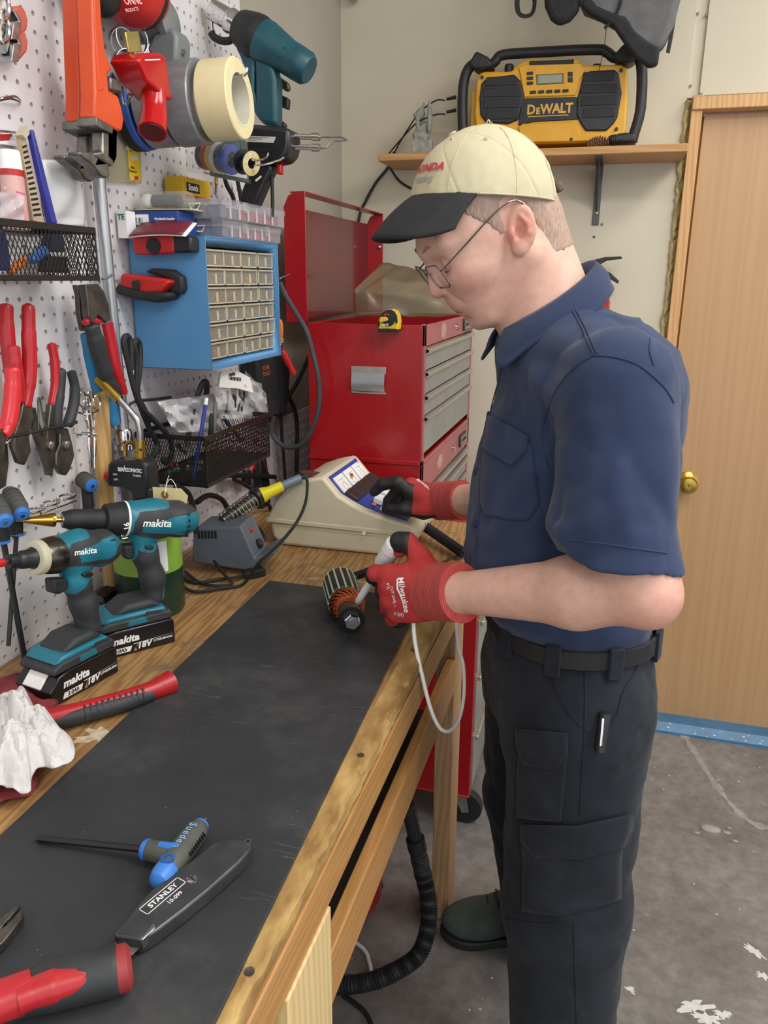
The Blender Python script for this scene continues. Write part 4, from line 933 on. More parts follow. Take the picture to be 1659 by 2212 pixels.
MB().loft([[EA*a+up_*.045+sd*d for a, d in ((-.028, -.03), (.085, -.03), (.085, .03), (-.028, .03))], [EA*a+up_*-.036+sd*d for a, d in ((-.028, -.03), (.085, -.03), (.085, .03), (-.028, .03))]]).build('clear_pack', glass('clear_pack', '#cfd5d0', .12, .08), pk)
MB().loft([[EA*a+up_*z+sd*-.031 for a, z in ((-.03, -.038), (.088, -.038), (.088, -.030), (-.022, -.030), (-.022, .046), (-.03, .046))], [EA*a+up_*z+sd*-.030 for a, z in ((-.03, -.038), (.088, -.038), (.088, -.030), (-.022, -.030), (-.022, .046), (-.03, .046))]]).build('green_card', pm('pack_green', '#2f5b45', '#376650', 20, .5), pk)
MB().loft([[EA*a+up_*z+sd*-.012 for a, z in ((.03, .02), (.086, .01), (.086, .046), (.03, .046))], [EA*a+up_*z+sd*-.0115 for a, z in ((.03, .02), (.086, .01), (.086, .046), (.03, .046))]]).build('header_card', MATS['pack_green'], pk)
sp = thing('solder_spool', 'small spool of solder with a pale yellow label', 'spool', at_y(543, 353, 1.44))
MB().ring([(.009, 0), (.022, 0), (.022, .003), (.015, .004), (.015, .02), (.022, .021), (.022, .024), (.009, .024)], 28, EA*-.024, EA).build('reel', M_BLACKP, sp)
MB().ring([(.009, 0), (.0215, 0), (.0215, .0006), (.009, .0006)], 28, EA*.0002, EA).build('label_ring', pm('spool_label', '#cfc6a0', '#b59a4c', 90, .5), sp)
for i, pts in enumerate(([(537, 345), (570, 344), (580, 330)], [(548, 356), (595, 349), (614, 340)])):
    cable('peg_hook', [at_y(*pts[0], 1.46)-EA*.13, at_y(*pts[0], 1.44), at_y(*pts[1], 1.44), at_y(*pts[2], 1.44)], .0018, ('upper bent end of the double hook through the solder spool', 'lower bent end of the double hook under the soldering gun')[i], M_CHROME)['category'] = 'hook'
# --- card of blades, drill bit, black cords by the scotch box
T = Tr('x', PEG+.006, 270, 340)
w = T.thing('blade_card', 'yellow carded pack of knife blades hanging flat on the pegboard', 'blade pack')
T.outline([(235, 290), (300, 293), (302, 396), (232, 393)], 0, .004).build('clear_case', glass('card_clear', '#c9bf9a', .45, .2), w, bevel=.001)
T.outline([(269, 294), (296, 294), (299, 390), (275, 391)], .004, .0055).build('yellow_card', pm('card_yellow', '#dbb31e', '#e0b926', 30, .5), w, bevel=.0005)
fr = lambda px, py, d: face_frame(T.p(px, py, d), (0, 1, 0), (0, 0, 1))
T.outline([(274, 318), (293, 319), (293, 327), (274, 327)], .0055, .006).build('brand_plate', M_BLACK, w); text('STANLEY', .0075, M_WHITE, w, fr(284, 323, .0062), off=.0002, wscale=1.15)
T.outline([(276, 346), (280, 336), (290, 336), (294, 346)], .0055, .006).build('blade_picture', pm('blade_grey', '#c8c6c0', None, 1, .4), w)
text('Blade\nDispenser', .006, M_BLACK, w, fr(287, 366, .0058)); text('FOR GLASS\nUSE ONLY', .005, M_BLACK, w, fr(284, 307, .0058))
T.outline([(282, 381), (292, 381), (293, 388), (282, 388)], .0055, .006).build('origin_plate', MATS['red_plastic'], w); text('USA', .006, M_WHITE, w, fr(287, 384, .0062))
T = Tr('x', PEG+.03, 467, 390)
w = T.thing('bit_driver', 'slim brass tipped bit hanging on the pegboard beside the yellow box', 'bit'); MB().cyl(T.p(467, 377), T.p(467, 398), .0042, 12).build('shank', M_BRASS, w); MB().cyl(T.p(467, 398), T.p(466, 420), .0025, 10).build('bit', M_DSTEEL, w)
T2 = Tr('x', PEG+.03, 450, 375); single_at(T2, MB().tube([T2.p(440, 372), T2.p(460, 377), T2.p(478, 378)], .0016, 6), 'peg_hook', M_CHROME, 'chrome peg hook holding the slim bit', 'hook')
cable('cord', [at_x(484, 378, PEG+.03), at_x(490, 400, PEG+.03), at_x(503, 425, PEG+.03), at_x(506, 445, PEG+.03)], .005, 'left black cord strand behind the clear organizers')
cable('cord', [at_x(512, 385, PEG+.02), at_x(517, 410, PEG+.02), at_x(522, 440, PEG+.02)], .005, 'right black cord strand behind the clear organizers')

# ---------------------------------------------------------------- blue drawer cabinet and what lies on it
KX0, KX1, KY0, KY1, KZ0, KZ1 = PEG+.006, -.70, 1.318, 1.64, 1.335, 1.57
M_CAB = pm('cabinet_blue', '#4f86b4', '#578fbd', 3, .42, bump=.02)
kb = thing('drawer_cabinet', 'blue steel small parts cabinet with clear plastic drawers on the pegboard', 'cabinet', (KX0, KY0, KZ0)); D, Wd, H = KX1-KX0, KY1-KY0, KZ1-KZ0
cb = MB(); t_ = .0016; fl = .017
cb.box((D/2, t_/2, H/2), (D, t_, H)).box((D/2, Wd-t_/2, H/2), (D, t_, H)).box((D/2, Wd/2, t_/2), (D, Wd, t_)).box((D/2, Wd/2, H-t_/2), (D, Wd, t_)).box((t_/2, Wd/2, H/2), (t_, Wd, H))
cb.build('case', M_CAB, kb, bevel=.0006)
fl2 = MB()
fi = [(D, 0, 0), (D, Wd, 0), (D, Wd, H), (D, 0, H)]; fo = [(D-.02, fl*.5, fl), (D-.02, Wd-fl*.7, fl), (D-.02, Wd-fl*.7, H-fl), (D-.02, fl*.5, H-fl)]
fl2.add(fi+fo, [(j, (j+1) % 4, 4+(j+1) % 4, 4+j) for j in range(4)]).build('face_flange', M_CAB, kb, solid=.001)
M_DRW = glass('drawer_clear', '#c9c2ae', .24, .15); M_RIM = pm('drawer_rim', '#c3bba5', '#cec6b0', 30, .35); M_DRWB = pm('drawer_inside', '#7d7464', '#8d8372', 20, .6); M_TAB = pm('drawer_tab', '#d8cdb0', None, 1, .4)
W0, W1, Z0_, Z1_ = fl*.5+.001, Wd-fl*.7-.001, fl+.001, H-fl-.001
col = ['#4a3fa0', '#d2a51c', '#3a82c0', '#8f3a35', '#7a756a', '#c9c9c6', '#c33038', '#b7b544']
rq = random.Random(6)
MB().box((.05, Wd/2, H/2), (.09, W1-W0, H-2*fl)).build('divider_block', M_DRWB, kb)
for r_ in range(6):
    for c in range(4):
        y0 = W0+(W1-W0)/4*c; y1 = y0+(W1-W0)/4-.0022; z0 = Z0_+(Z1_-Z0_)/6*(5-r_); z1 = z0+(Z1_-Z0_)/6-.0036
        xo = D-.012+.004*rq.random(); L_ = .05
        dr = MB().box((xo, (y0+y1)/2, (z0+z1)/2), (.0015, y1-y0, z1-z0)).box((xo-L_/2, (y0+y1)/2, z0+.001), (L_, y1-y0, .0012)).box((xo-L_/2, y0+.0006, (z0+z1)/2), (L_, .001, z1-z0-.004)).box((xo+.003, (y0+y1)/2, z1-.0012), (.006, y1-y0, .0015)).build('drawer', M_DRW, kb)
        MB().box((xo+.0012, y0+.0011, (z0+z1)/2), (.0022, .0022, z1-z0)).box((xo+.0012, y1-.0009, (z0+z1)/2), (.0022, .0018, z1-z0)).box((xo+.0012, (y0+y1)/2, z1-.0016), (.004, y1-y0, .0032)).box((xo+.0012, (y0+y1)/2, z0+.001), (.0022, y1-y0, .002)).build('drawer_rim', M_RIM, dr)
        MB().box((xo+.002, (y0+y1)/2, z0+.012), (.003, .0026, .017)).build('drawer_tab', M_TAB, dr)
        cc = {(1, 1): 0, (1, 2): 1, (3, 1): 2, (4, 1): 0, (4, 2): 7, (5, 0): 6, (5, 2): 5}.get((r_, c), rq.choice((3, 4, 4, 4)))
        pc_ = MB()
        for _ in range(9):
            pc_.at(TR(xo-.008-.03*rq.random(), y0+.008+(y1-y0-.016)*rq.random(), z0+.005+.008*rq.random()) @ RZ(rq.random()*180) @ RY(rq.random()*60)).box((0, 0, 0), (.016, .006, .006))
        o = pc_.build('small_parts', pm('parts_%d' % cc, col[cc], None, 1, .5), dr); o['kind'] = 'stuff'
# two red stud finders stuck to the side
T = Tr('y', KY0-.001, 370, 530)
w = T.thing('stud_finder', 'red stud finder with black end cap, upper one on the blue cabinet side', 'stud finder'); E_ = cz(3.95, 240, 380)
T.outline(E_((250, 530), (290, 515), (610, 510), (612, 660), (420, 678), (280, 675), (262, 620)), .0, .03).build('body', M_REDP, w, bevel=.004, seg=3)
T.outline(E_((600, 512), (740, 515), (755, 540), (760, 655), (612, 662)), -.0, .031).build('end_cap', M_BLACKP, w, bevel=.004)
a = T.p(*E_((362, 597))[0], .03); MB().ring([(.0, -.001), (.0145, -.001), (.014, .0015), (.0, .0015)], 24, a, (0, -1, 0)).build('power_button', M_BLACKR, w)
T = Tr('y', KY0-.001, 350, 620)
w = T.thing('stud_finder', 'red stud finder with thick black base, lower one on the blue cabinet side', 'stud finder')
T.outline(E_((180, 860), (200, 830), (560, 880), (600, 900), (520, 995), (400, 1000), (180, 945)), .0, .04).build('body', M_REDP, w, bevel=.005, seg=3)
T.outline(E_((148, 930), (180, 930), (400, 985), (600, 990), (590, 1050), (480, 1078), (300, 1050), (150, 1000)), -.0, .043).build('base', M_BLACKR, w, bevel=.006, seg=3)
T.outline(E_((330, 820), (390, 790), (560, 800), (650, 860), (660, 960), (640, 1010), (540, 1000), (560, 890), (450, 850)), -.0, .02).build('strap', M_BLACKR, w, bevel=.006, seg=3)
T.outline(E_((285, 895), (350, 890), (362, 920), (340, 985), (295, 970)), .038, .043).build('button', M_BLACKR, w, bevel=.002)
# --- clear organizer boxes
M_ORG = glass('organizer_clear', '#d6d3de', .17, .12); M_ORGP = pm('organizer_parts', '#5d6570', '#47505c', 120, .6); M_ORGR = pm('organizer_red', '#b8383c', '#8c3134', 60, .5)
def organizer(label, x0, x1, y0, y1, z0, h):
    w = thing('parts_organizer', label, 'organizer box', (x0, y0, z0), 'clear organizer boxes'); Dx, Dy = x1-x0, y1-y0
    t = .0015
    MB().box((Dx/2, t/2, h/2), (Dx, t, h)).box((Dx/2, Dy-t/2, h/2), (Dx, t, h)).box((t/2, Dy/2, h/2), (t, Dy, h)).box((Dx-t/2, Dy/2, h/2), (t, Dy, h)).box((Dx/2, Dy/2, t/2), (Dx, Dy, t)).build('tray', M_ORG, w)
    MB().box((Dx/2, Dy/2, h+.002), (Dx+.004, Dy+.004, .004)).box((Dx/2, -.001, h-.003), (Dx+.004, .002, .01)).box((Dx+.001, Dy/2, h-.003), (.002, Dy+.004, .01)).build('lid', M_ORG, w, bevel=.001)
    for k in range(1, 3): MB().box((Dx*k/3, Dy/2, h/2), (.0012, Dy-.004, h-.004)).build('divider', M_ORG, w)
    for k in range(3):
        o = MB().box((Dx*(k+.5)/3, .016, h*.42), (Dx/3-.006, .024, h*.70)).build('contents', M_ORGP, w, bevel=.003); o['kind'] = 'stuff'
    for k in range(6):
        o = MB().box((Dx-.012, .04+(Dy-.06)*(k+.5)/6, h*.38), (.014, (Dy-.06)/6-.006, h*.6)).build('contents', M_ORGR if k else M_ORGP, w, bevel=.002); o['kind'] = 'stuff'
        MB().box((Dx-.002, .04+(Dy-.06)*k/6, h/2), (.003, .0015, h-.004)).build('divider', M_WHITEP, w)
    MB().tube([(Dx*.38, -.003, h-.006), (Dx*.62, -.003, h-.006), (Dx*.55, -.003, h-.016), (Dx*.45, -.003, h-.016)], .0016, 6, 0, closed=True).build('front_latch', M_WHITEP, w)
    for yy in (.33, .72): MB().box((Dx+.003, Dy*yy, h-.006), (.003, .02, .02)).build('side_latch', M_ORG, w, bevel=.002)
organizer('clear organizer box with red parts, lower of the stack on the blue cabinet', KX0+.06, KX1-.002, KY0+.075, KY1+.02, KZ1+.001, .026)
organizer('clear organizer box with grey parts, upper of the stack on the blue cabinet', KX0+.055, KX1+.004, KY0+.06, KY1+.03, KZ1+.033, .031)
# --- blue electronics box, white box, booklet, bulb pack, yellow box
bx0 = at_y(268, 470, KY0+.01)
w = thing('parts_box', 'dark blue cardboard box with white print on the blue cabinet', 'box', (KX0, KY0+.003, KZ1+.001)); Tb = Tr('y', KY0+.003, 330, 475)
MB().box((.052, .035, .0205), (.10, .07, .041)).build('carton', pm('box_navy', '#263f86', '#2b4792', 20, .5), w, bevel=.001)
MB().box((.024, -.0005, .027), (.04, .0006, .017)).build('barcode_label', M_WHITE, w)
for k in range(9): MB().box((.009+.0028*k, -.001, .025), (.0006+.001*(k % 3 == 0), .0005, .010)).build('bar', M_BLACK, w)
text('Worldwide Supplier', .0058, M_WHITE, w, face_frame((.076, -.0004, .0275), (1, 0, 0), (0, 0, 1)), off=.0002, wscale=.85); text('of High Quality', .0058, M_WHITE, w, face_frame((.074, -.0004, .0205), (1, 0, 0), (0, 0, 1)), off=.0002, wscale=.85)
text('ELECTRONICS, INC.', .0046, pm('pale_blue_print', '#8d9fd0', None, 1, .6), w, face_frame((.034, -.0004, .010), (1, 0, 0), (0, 0, 1)))
w = thing('small_box', 'white cardboard box with green letters beside the navy box', 'box', (KX0+.004, KY0-.028, KZ1-.004))
MB().box((.005, .014, .022), (.02, .028, .046)).build('carton', M_WHITEP, w, bevel=.0006); text('TE', .013, pm('green_print', '#2e7a55', None, 1, .5), w, face_frame((.004, -.0004, .034), (1, 0, 0), (0, 0, 1)), off=.0004)
w = thing('booklet', 'crimson booklet lying on the front of the blue cabinet top', 'booklet', (KX0+.075, KY0-.012, KZ1+.004))
MB().grid(lambda u, v: (-.045+.11*u, -.030+.042*v-.012*u, -.006+.024*v+.003*math.sin(3*u)), 8, 4).build('cover', pm('crimson_cover', '#6f2130', '#7b2a38', 30, .4), w, solid=.0012)
MB().grid(lambda u, v: (-.043+.115*u, -.029+.042*v-.012*u, -.0085+.024*v+.003*math.sin(3*u)), 8, 4).build('pages', M_WHITE, w, solid=.0015)
pkb = thing('bulb_pack', 'clear tube pack with a white bulb on a card above the navy box', 'bulb pack', (KX0+.06, KY0+.035, KZ1+.045))
MB().box((.0, 0, .0), (.125, .05, .0015)).build('card', pm('card_tan', '#c9b98c', '#d4c79c', 30, .7), pkb)
MB().lathe([(.010, -.052), (.0165, -.046), (.0165, .045), (.012, .055)], 20, (0, 0, .0165), (1, 0, 0)).build('clear_tube', glass('tube_clear', '#c8c8c2', .25, .08), pkb)
MB().ell((-.034, 0, .0165), (.013, .013, .013), 18, 12).build('bulb', M_WHITEP, pkb)
MB().cyl((-.022, 0, .0165), (.03, 0, .0165), .011, 16).build('socket', pm('dark_bluegrey', '#3d4456', None, 1, .4), pkb)
T = Tr('x', PEG+.045, 392, 405)
w = thing('scotch_box', 'yellow tape box standing against the pegboard behind the organizers', 'box', (PEG+.006, at_x(392, 440, PEG+.04).y, KZ1+.003)); bh = at_x(392, 381, PEG+.04).z-KZ1-.003
MB().box((.02, .055, bh/2), (.04, .11, bh)).build('carton', pm('scotch_yellow', '#d9ab1a', '#dfb223', 20, .45), w, bevel=.001)
MB().box((.0405, .038, bh-.018), (.001, .05, .017)).build('brand_plate', M_BLACK, w); text('Scotch', .0155, M_WHITE, w, face_frame((.0412, .038, bh-.018), (0, 1, 0), (0, 0, 1)), off=.0006, wscale=.9)
MB().box((.0405, .055, bh-.036), (.001, .10, .008)).build('red_band', M_REDP, w); MB().box((.02, -.0005, bh*.38), (.022, .001, .022)).build('white_label', M_WHITE, w)
# ================================================================ PIPE, BASKETS, PLIERS, HAMMER, TORCH, CORDS
# --- galvanised pipe clamp leaning on the board, foot on the bench
a = at_x(212, 372, PEG+.03); b = at_x(268, 945, PEG+.032)
w = thing('pipe_clamp', 'galvanised steel pipe clamp standing against the pegboard', 'pipe clamp', b)
MB().cyl(V((0, 0, 0)), (a-b)*1.12, .0105, 18).build('pipe', M_GALV, w)
MB().lathe([(.014, -.012), (.015, -.008), (.0145, .012), (.012, .016)], 18, (0, 0, 0), (a-b)).lathe([(.019, -.02), (.019, -.012), (.014, -.010)], 18, (0, 0, 0), (a-b)).build('collar', M_CHROME, w)
o = skin('foot', lambda p: smin(cone(p, (0, .004, -.02), (.0, .03, -.10), .016, .016), ellip(p, (.0, .035, -.14), (.020, .024, .05)), .02), (-.05, -.05, -.2), (.07, .09, .02), .004, pm('cast_grey', '#7c7d7e', '#8a8b8c', 30, .5, .3), w)
# --- mesh baskets
def mesh_panel(mb, o, u, v, n, h_cells, r=.0007):
    """expanded metal: two families of diagonal wires on the panel o + s*u + t*v"""
    o, u, v = V(o), V(u), V(v); k = h_cells; step = 1/n
    for sgn in (1, -1):
        j = -k
        while j <= n+k:
            # wire from bottom s0 to top s0 + sgn*k cells
            s0 = j*step; s1 = s0+sgn*k*step; ta, tb = 0., 1.
            lo_, hi_ = (s0, s1)
            def clip(t): return s0+(s1-s0)*t
            if s1 != s0:
                t0 = (0-s0)/(s1-s0); t1 = (1-s0)/(s1-s0)
                ta = max(0, min(t0, t1)); tb = min(1, max(t0, t1))
            if tb-ta > .02:
                A = o+u*clip(ta)+v*ta; B = o+u*clip(tb)+v*tb; mb.tube([A, B], r, 4, 0)
            j += 1
    return mb
M_WIRE = pm('black_wire', '#131314', '#1a1a1b', 30, .35)
def basket(label, x0, x1, y0, y1, z0, z1, nl, ns, k, rim=.006):
    w = thing('wire_basket', label, 'basket', (x0, y0, z0)); Dx, Dy, Dz = x1-x0, y1-y0, z1-z0
    o = mesh_panel(MB(), (Dx, 0, 0), (0, Dy, 0), (0, 0, Dz), nl, k).build('mesh_front', M_WIRE, w, smooth=0); o['kind'] = 'stuff'
    o = mesh_panel(MB(), (0, 0, 0), (Dx, 0, 0), (0, 0, Dz), ns, k).build('mesh_side', M_WIRE, w, smooth=0); o['kind'] = 'stuff'
    o = mesh_panel(MB(), (0, Dy, 0), (Dx, 0, 0), (0, 0, Dz), ns, k).build('mesh_side', M_WIRE, w, smooth=0); o['kind'] = 'stuff'
    o = mesh_panel(MB(), (0, 0, 0), (0, Dy, 0), (Dx, 0, 0), nl, max(6, k)).build('mesh_floor', M_WIRE, w, smooth=0); o['kind'] = 'stuff'
    rm = MB()
    for z, h in ((Dz, rim*1.6), (0, rim*1.2)):
        rm.box((Dx, Dy/2, z), (.003, Dy+.003, h)).box((Dx/2, 0, z), (Dx, .003, h)).box((Dx/2, Dy, z), (Dx, .003, h)).box((0, Dy/2, z), (.003, Dy, h))
    rm.build('rim', M_WIRE, w, bevel=.001)
    for xx, yy in ((Dx, 0), (Dx, Dy)): MB().cyl((xx, yy, 0), (xx, yy, Dz), .0012, 6).build('corner_wire', M_WIRE, w)
    return w
UB = (PEG+.006, -.755, .70, 1.078, 1.497, 1.565)
basket('black mesh wall basket full of tubes, upper left on the pegboard', *UB, 46, 13, 4)
LB = (PEG+.008, -.705, 1.285, 1.572, 1.122, 1.212)
basket('black mesh wall basket with cables and bags, below the blue cabinet', *LB, 52, 26, 6)
# contents of the upper basket
def inside(name, label, cat, X, px, py): T = Tr('x', X, px, py); return T, T.thing(name, label, cat)
T, w = inside('sealant_tube', 'small tube with white cap and red ring in the upper basket', 'tube', PEG+.045, 25, 400)
ax = (T.p(22, 345)-T.p(32, 455)); MB().lathe([(.0125, 0), (.0145, .025)], 20, T.p(23, 368), -ax).lathe([(.0, 0), (.0125, 0)], 20, T.p(23, 343), ax).build('tube_neck', M_WHITEP, w)
MB().lathe([(.0155, 0), (.0135, .026), (.012, .028)], 20, T.p(24.5, 372), ax).build('cap', M_WHITEP, w)
MB().lathe([(.0162, 0), (.0162, .008)], 20, T.p(26, 381), ax).build('ring', M_REDP, w)
MB().lathe([(.0155, 0), (.018, -.07)], 20, T.p(26, 381), ax).build('tube_body', pm('tube_pink', '#cf9a92', '#d8aca4', 20, .4), w)
T, w = inside('sealant_card', 'tall blue edged tube with tan printed side in the upper basket', 'tube', PEG+.06, 85, 380)
T.outline([(60, 282), (66, 280), (118, 483), (104, 483)], -.004, .006).build('blue_body', pm('tube_blue', '#2a2f86', '#323a96', 20, .35), w, bevel=.002)
T.outline([(50, 300), (60, 292), (102, 483), (77, 476)], -.012, -.004).build('tan_side', pm('tan_print', '#b09a7e', '#c0ac92', 20, .6), w)
for k in range(14):
    f = k/14; T.outline([(53+26*f, 316+158*f), (62+34*f, 312+160*f), (63+34*f, 317+160*f), (54+26*f, 321+158*f)], -.004, -.0036).build('print_line', M_BLACK, w)
T.outline([(46, 292), (58, 272), (66, 282), (54, 300)], -.012, .002).build('crimp', pm('crimp_cream', '#bdb59b', None, 1, .5), w)
T, w = inside('foil_pouch', 'white foil pouch standing in the upper basket', 'pouch', PEG+.03, 140, 410)
def po(u, v):
    p = T.p(88+85*u+10*v, 345+4*u+140*v); bul = .012*math.sin(math.pi*u)**.7*math.sin(math.pi*min(1, v*1.1+.04))**.6; return p+V((bul+.002*math.sin(9*u+7*v), 0, 0))
MB().grid(po, 18, 22).build('front', pm('foil_white', '#dcdcdd', '#e6e6e6', 8, .25, bump=.15, bscale=25), w, solid=.0015)
M_ZIP = glass('zip_bag', '#e5dfe6', .38, .12)
T, w = inside('zip_bag', 'clear plastic zip bag of pinkish parts in the upper basket', 'bag', PEG+.075, 25, 440)
MB().grid(lambda u, v: T.p(-12+64*u, 412+10*u+58*v, .008*math.sin(7*u+3*v)*math.sin(5*v)), 14, 12).build('film', M_ZIP, w, solid=.0006)
T.outline([(20, 413), (41, 419), (41, 422), (20, 416)], .01, .011).build('zip_line', pm('zip_pink', '#c9607c', None, 1, .5), w)
T, w = inside('header_bag', 'mauve blister bag with a red cornered card at the frame edge', 'bag', PEG+.02, 20, 320)
T.outline([(-15, 295), (48, 300), (70, 330), (88, 470), (-15, 470)], -.002, .004).build('film', pm('mauve_film', '#b9a8b8', '#c6b7c4', 10, .35), w)
T.outline([(-10, 290), (16, 290), (9, 304), (-10, 302)], .004, .008).build('red_corner', M_REDP, w); T.outline([(-10, 305), (10, 304), (28, 312), (24, 317), (-10, 312)], .004, .012).build('white_clip', M_WHITEP, w)
for i, (pa, pb, r, m, lab) in enumerate((((18, 588), (58, 560), .006, pm('marker_orange', '#d8732a', None, 1, .4), 'orange marker lying in the upper basket'), ((66, 562), (98, 540), .0075, pm('marker_blue', '#2f74c8', None, 1, .4), 'bright blue marker cap in the upper basket'))):
    A, B = at_x(*pa, -.79), at_x(*pb, -.80); single(MB().lathe([(r*.6, 0), (r, .004), (r, (B-A).length-.005), (r*.7, (B-A).length)], 14, A, B-A), 'marker', m, lab, 'marker')
T, w = inside('battery_box', 'black and navy boxed battery in the upper basket', 'box', -.80, 130, 560)
T.outline([(106, 548), (144, 550), (148, 590), (105, 588)], -.02, .0).build('carton', M_BLACK, w, bevel=.001); T.outline([(108, 545), (144, 545), (138, 505), (118, 505)], -.02, -.002).build('carton_top', pm('carton_navy', '#1c2340', None, 1, .5), w); T.outline([(109, 547), (144, 549), (144, 555), (109, 553)], .0, .0008).build('label_strip', M_TAB, w)
T, w = inside('scour_cloth', 'dark blue net pack at the left end of the upper basket', 'pack', -.78, 8, 540)
T.outline([(-20, 495), (12, 496), (22, 540), (26, 585), (-20, 585)], -.02, 0).build('pack', pm('net_blue', '#1f2a5e', '#2a3670', 200, .8, bump=.5), w, bevel=.003)
# contents of the lower basket
T, w = inside('parts_bag', 'white zip bag crumpled in the lower basket', 'bag', -.80, 420, 900)
rq = random.Random(4); ph = [rq.random()*6 for _ in range(6)]
def crumple(T, c, d0, amp):
    P = [[V((0, 0, 0))]*1]
    def fn(u, v):
        a = V((c[0][0], c[0][1])).lerp(V((c[1][0], c[1][1])), u); b = V((c[3][0], c[3][1])).lerp(V((c[2][0], c[2][1])), u); e = a.lerp(b, v)
        return T.p(e.x, e.y, d0+amp*(math.sin(9*u+ph[0]+3*v)*math.sin(7*v+ph[1])+.5*math.sin(21*u+ph[2]-9*v)+.4*math.sin(17*v+ph[3]+6*u)))
    return MB().grid(fn, 22, 18)
crumple(T, ((340, 868), (462, 850), (485, 930), (378, 935)), .01, .010).build('film', glass('zip_white', '#f4f0f3', .80, .3), w, solid=.0008)
T, w = inside('spares_bag', 'clear labelled bag of black brushes above the lower basket', 'bag', -.74, 510, 850)
crumple(T, ((462, 800), (565, 828), (575, 905), (470, 905)), .0, .008).build('film', glass('zip_clear', '#eeeeee', .28, .08), w, solid=.0006)
crumple(T, ((530, 800), (575, 850), (580, 900), (520, 860)), -.01, .006).build('film_fold', MATS['zip_clear'], w, solid=.0006)
lab_ = [(466, 797), (500, 800), (528, 815), (536, 848), (500, 838), (461, 836)]
T.outline(lab_, .012, .0128).build('paper_label', M_WHITE, w)
text('makita', .011, M_BLACK, w, face_frame(T.p(501, 808, .0131), (0, 1, -.05), (0, .1, 1)), shear=.2, off=.0003)
for k in range(12): T.outline([(482+2.2*k, 812+.3*k), (483+2.2*k+(k % 3)*.4, 812+.3*k), (483+2.2*k+(k % 3)*.4, 820+.3*k), (482+2.2*k, 820+.3*k)], .0128, .0132).build('barcode_bar', M_BLACK, w)
bm = MB()
for k in range(14):
    x, y = 478+5*rq.random()*10, 850+rq.random()*45; bm.tube([T.p(x, y, -.004), T.p(x+rq.uniform(-6, 6), y-22-20*rq.random(), -.003)], .0022, 6, 0)
o = bm.build('brushes', M_BLACKR, w); o['kind'] = 'stuff'
for i, (pa, pb, r, m, tip, lab, cat) in enumerate((((418, 1035), (446, 862), .0038, pm('pencil_blue', '#27348f', None, 1, .35), M_WHITEP, 'blue pencil with white eraser standing in the lower basket', 'pencil'), ((455, 950), (457, 893), .005, M_BLACKP, None, 'black pen standing in the lower basket', 'pen'), ((460, 950), (466, 868), .0045, pm('pen_grey', '#6d6c6a', None, 1, .4), None, 'grey pen behind the black pen in the lower basket', 'pen'))):
    A, B = at_x(*pa, -.735), at_x(*pb, -.735); w = thing(cat, lab, cat, A); d = B-A
    MB().lathe([(r*.5, 0), (r, .008), (r, d.length-.012), (r*.75, d.length)], 12, (0, 0, 0), d).build('barrel', m, w)
    if tip: MB().lathe([(r*1.02, d.length-.012), (r*1.02, d.length), (r*.8, d.length+.002)], 12, (0, 0, 0), d).build('eraser', tip, w)
rq = random.Random(9)
for i in range(26):
    x = LB[0]+.03+(LB[1]-LB[0]-.045)*rq.random(); y = LB[2]+.02+(LB[3]-LB[2]-.04)*rq.random(); z = LB[4]+.008+.05*rq.random()
    c_ = rq.choice(('#b9a23a', '#8f2f33', '#2f6f6a', '#2c2c2e', '#2c2c2e', '#d9d9d6', '#3f3a36', '#8a8b8c'))
    A = V((x, y, z)); B = A+V((rq.uniform(-.02, .02), rq.uniform(-.02, .02), rq.uniform(-.01, .012)))
    single(MB().lathe([(.002, 0), (.0045, .002), (.0045, (B-A).length-.002), (.0025, (B-A).length)], 9, A, B-A), 'wire_connector', pm('conn_'+c_[1:], c_, None, 1, .4), {'b9a23a': 'mustard yellow', '8f2f33': 'dark red', '2f6f6a': 'teal', '2c2c2e': 'black', 'd9d9d6': 'white', '3f3a36': 'brown', '8a8b8c': 'grey'}[c_[1:]]+' wire connector among the loose parts in the lower mesh basket', 'connector', 'loose connectors in the lower basket')
cable('cable_loop', [at_x(405, 965, -.80), at_x(412, 905, -.80), at_x(425, 860, -.80), at_x(438, 828, -.79), at_x(446, 826, -.79), at_x(446, 848, -.80), at_x(440, 880, -.82)], .006, 'grey cable end standing up out of the lower basket', pm('grey_cable', '#3a3a3b', '#4a4a4a', 20, .5))
cable('cable', [at_x(520, 950, -.72), at_x(500, 925, -.74), at_x(478, 900, -.75), at_x(455, 905, -.77)], .004, 'black cable lying over the rear of the lower basket')
# --- loop of black power cord on the pegboard
c3 = lambda pts, X: [at_x(a, b, X+(d[0] if d else 0)) for a, b, *d in pts]
cable('cord_loop', c3([(352, 990), (360, 1000), (372, 975), (362, 940), (330, 905), (305, 880), (290, 840), (278, 790), (268, 745), (270, 728), (278, 728), (282, 750), (284, 800)], PEG+.07), .0052, 'left strand of the black power cord looped on the pegboard')
cable('cord_loop', c3([(305, 990), (330, 985), (340, 960), (325, 930), (310, 895), (296, 850), (296, 780), (290, 745), (296, 735), (302, 748), (302, 790), (297, 850), (310, 880), (325, 910)], PEG+.055), .0052, 'right strand of the black power cord hanging beside the pipe')
cable('peg_hook', c3([(282, 872, -.05), (300, 866), (340, 862), (368, 858)], PEG+.05), .003, 'black coated hook carrying the power cord loop', M_BLACKP)['category'] = 'hook'
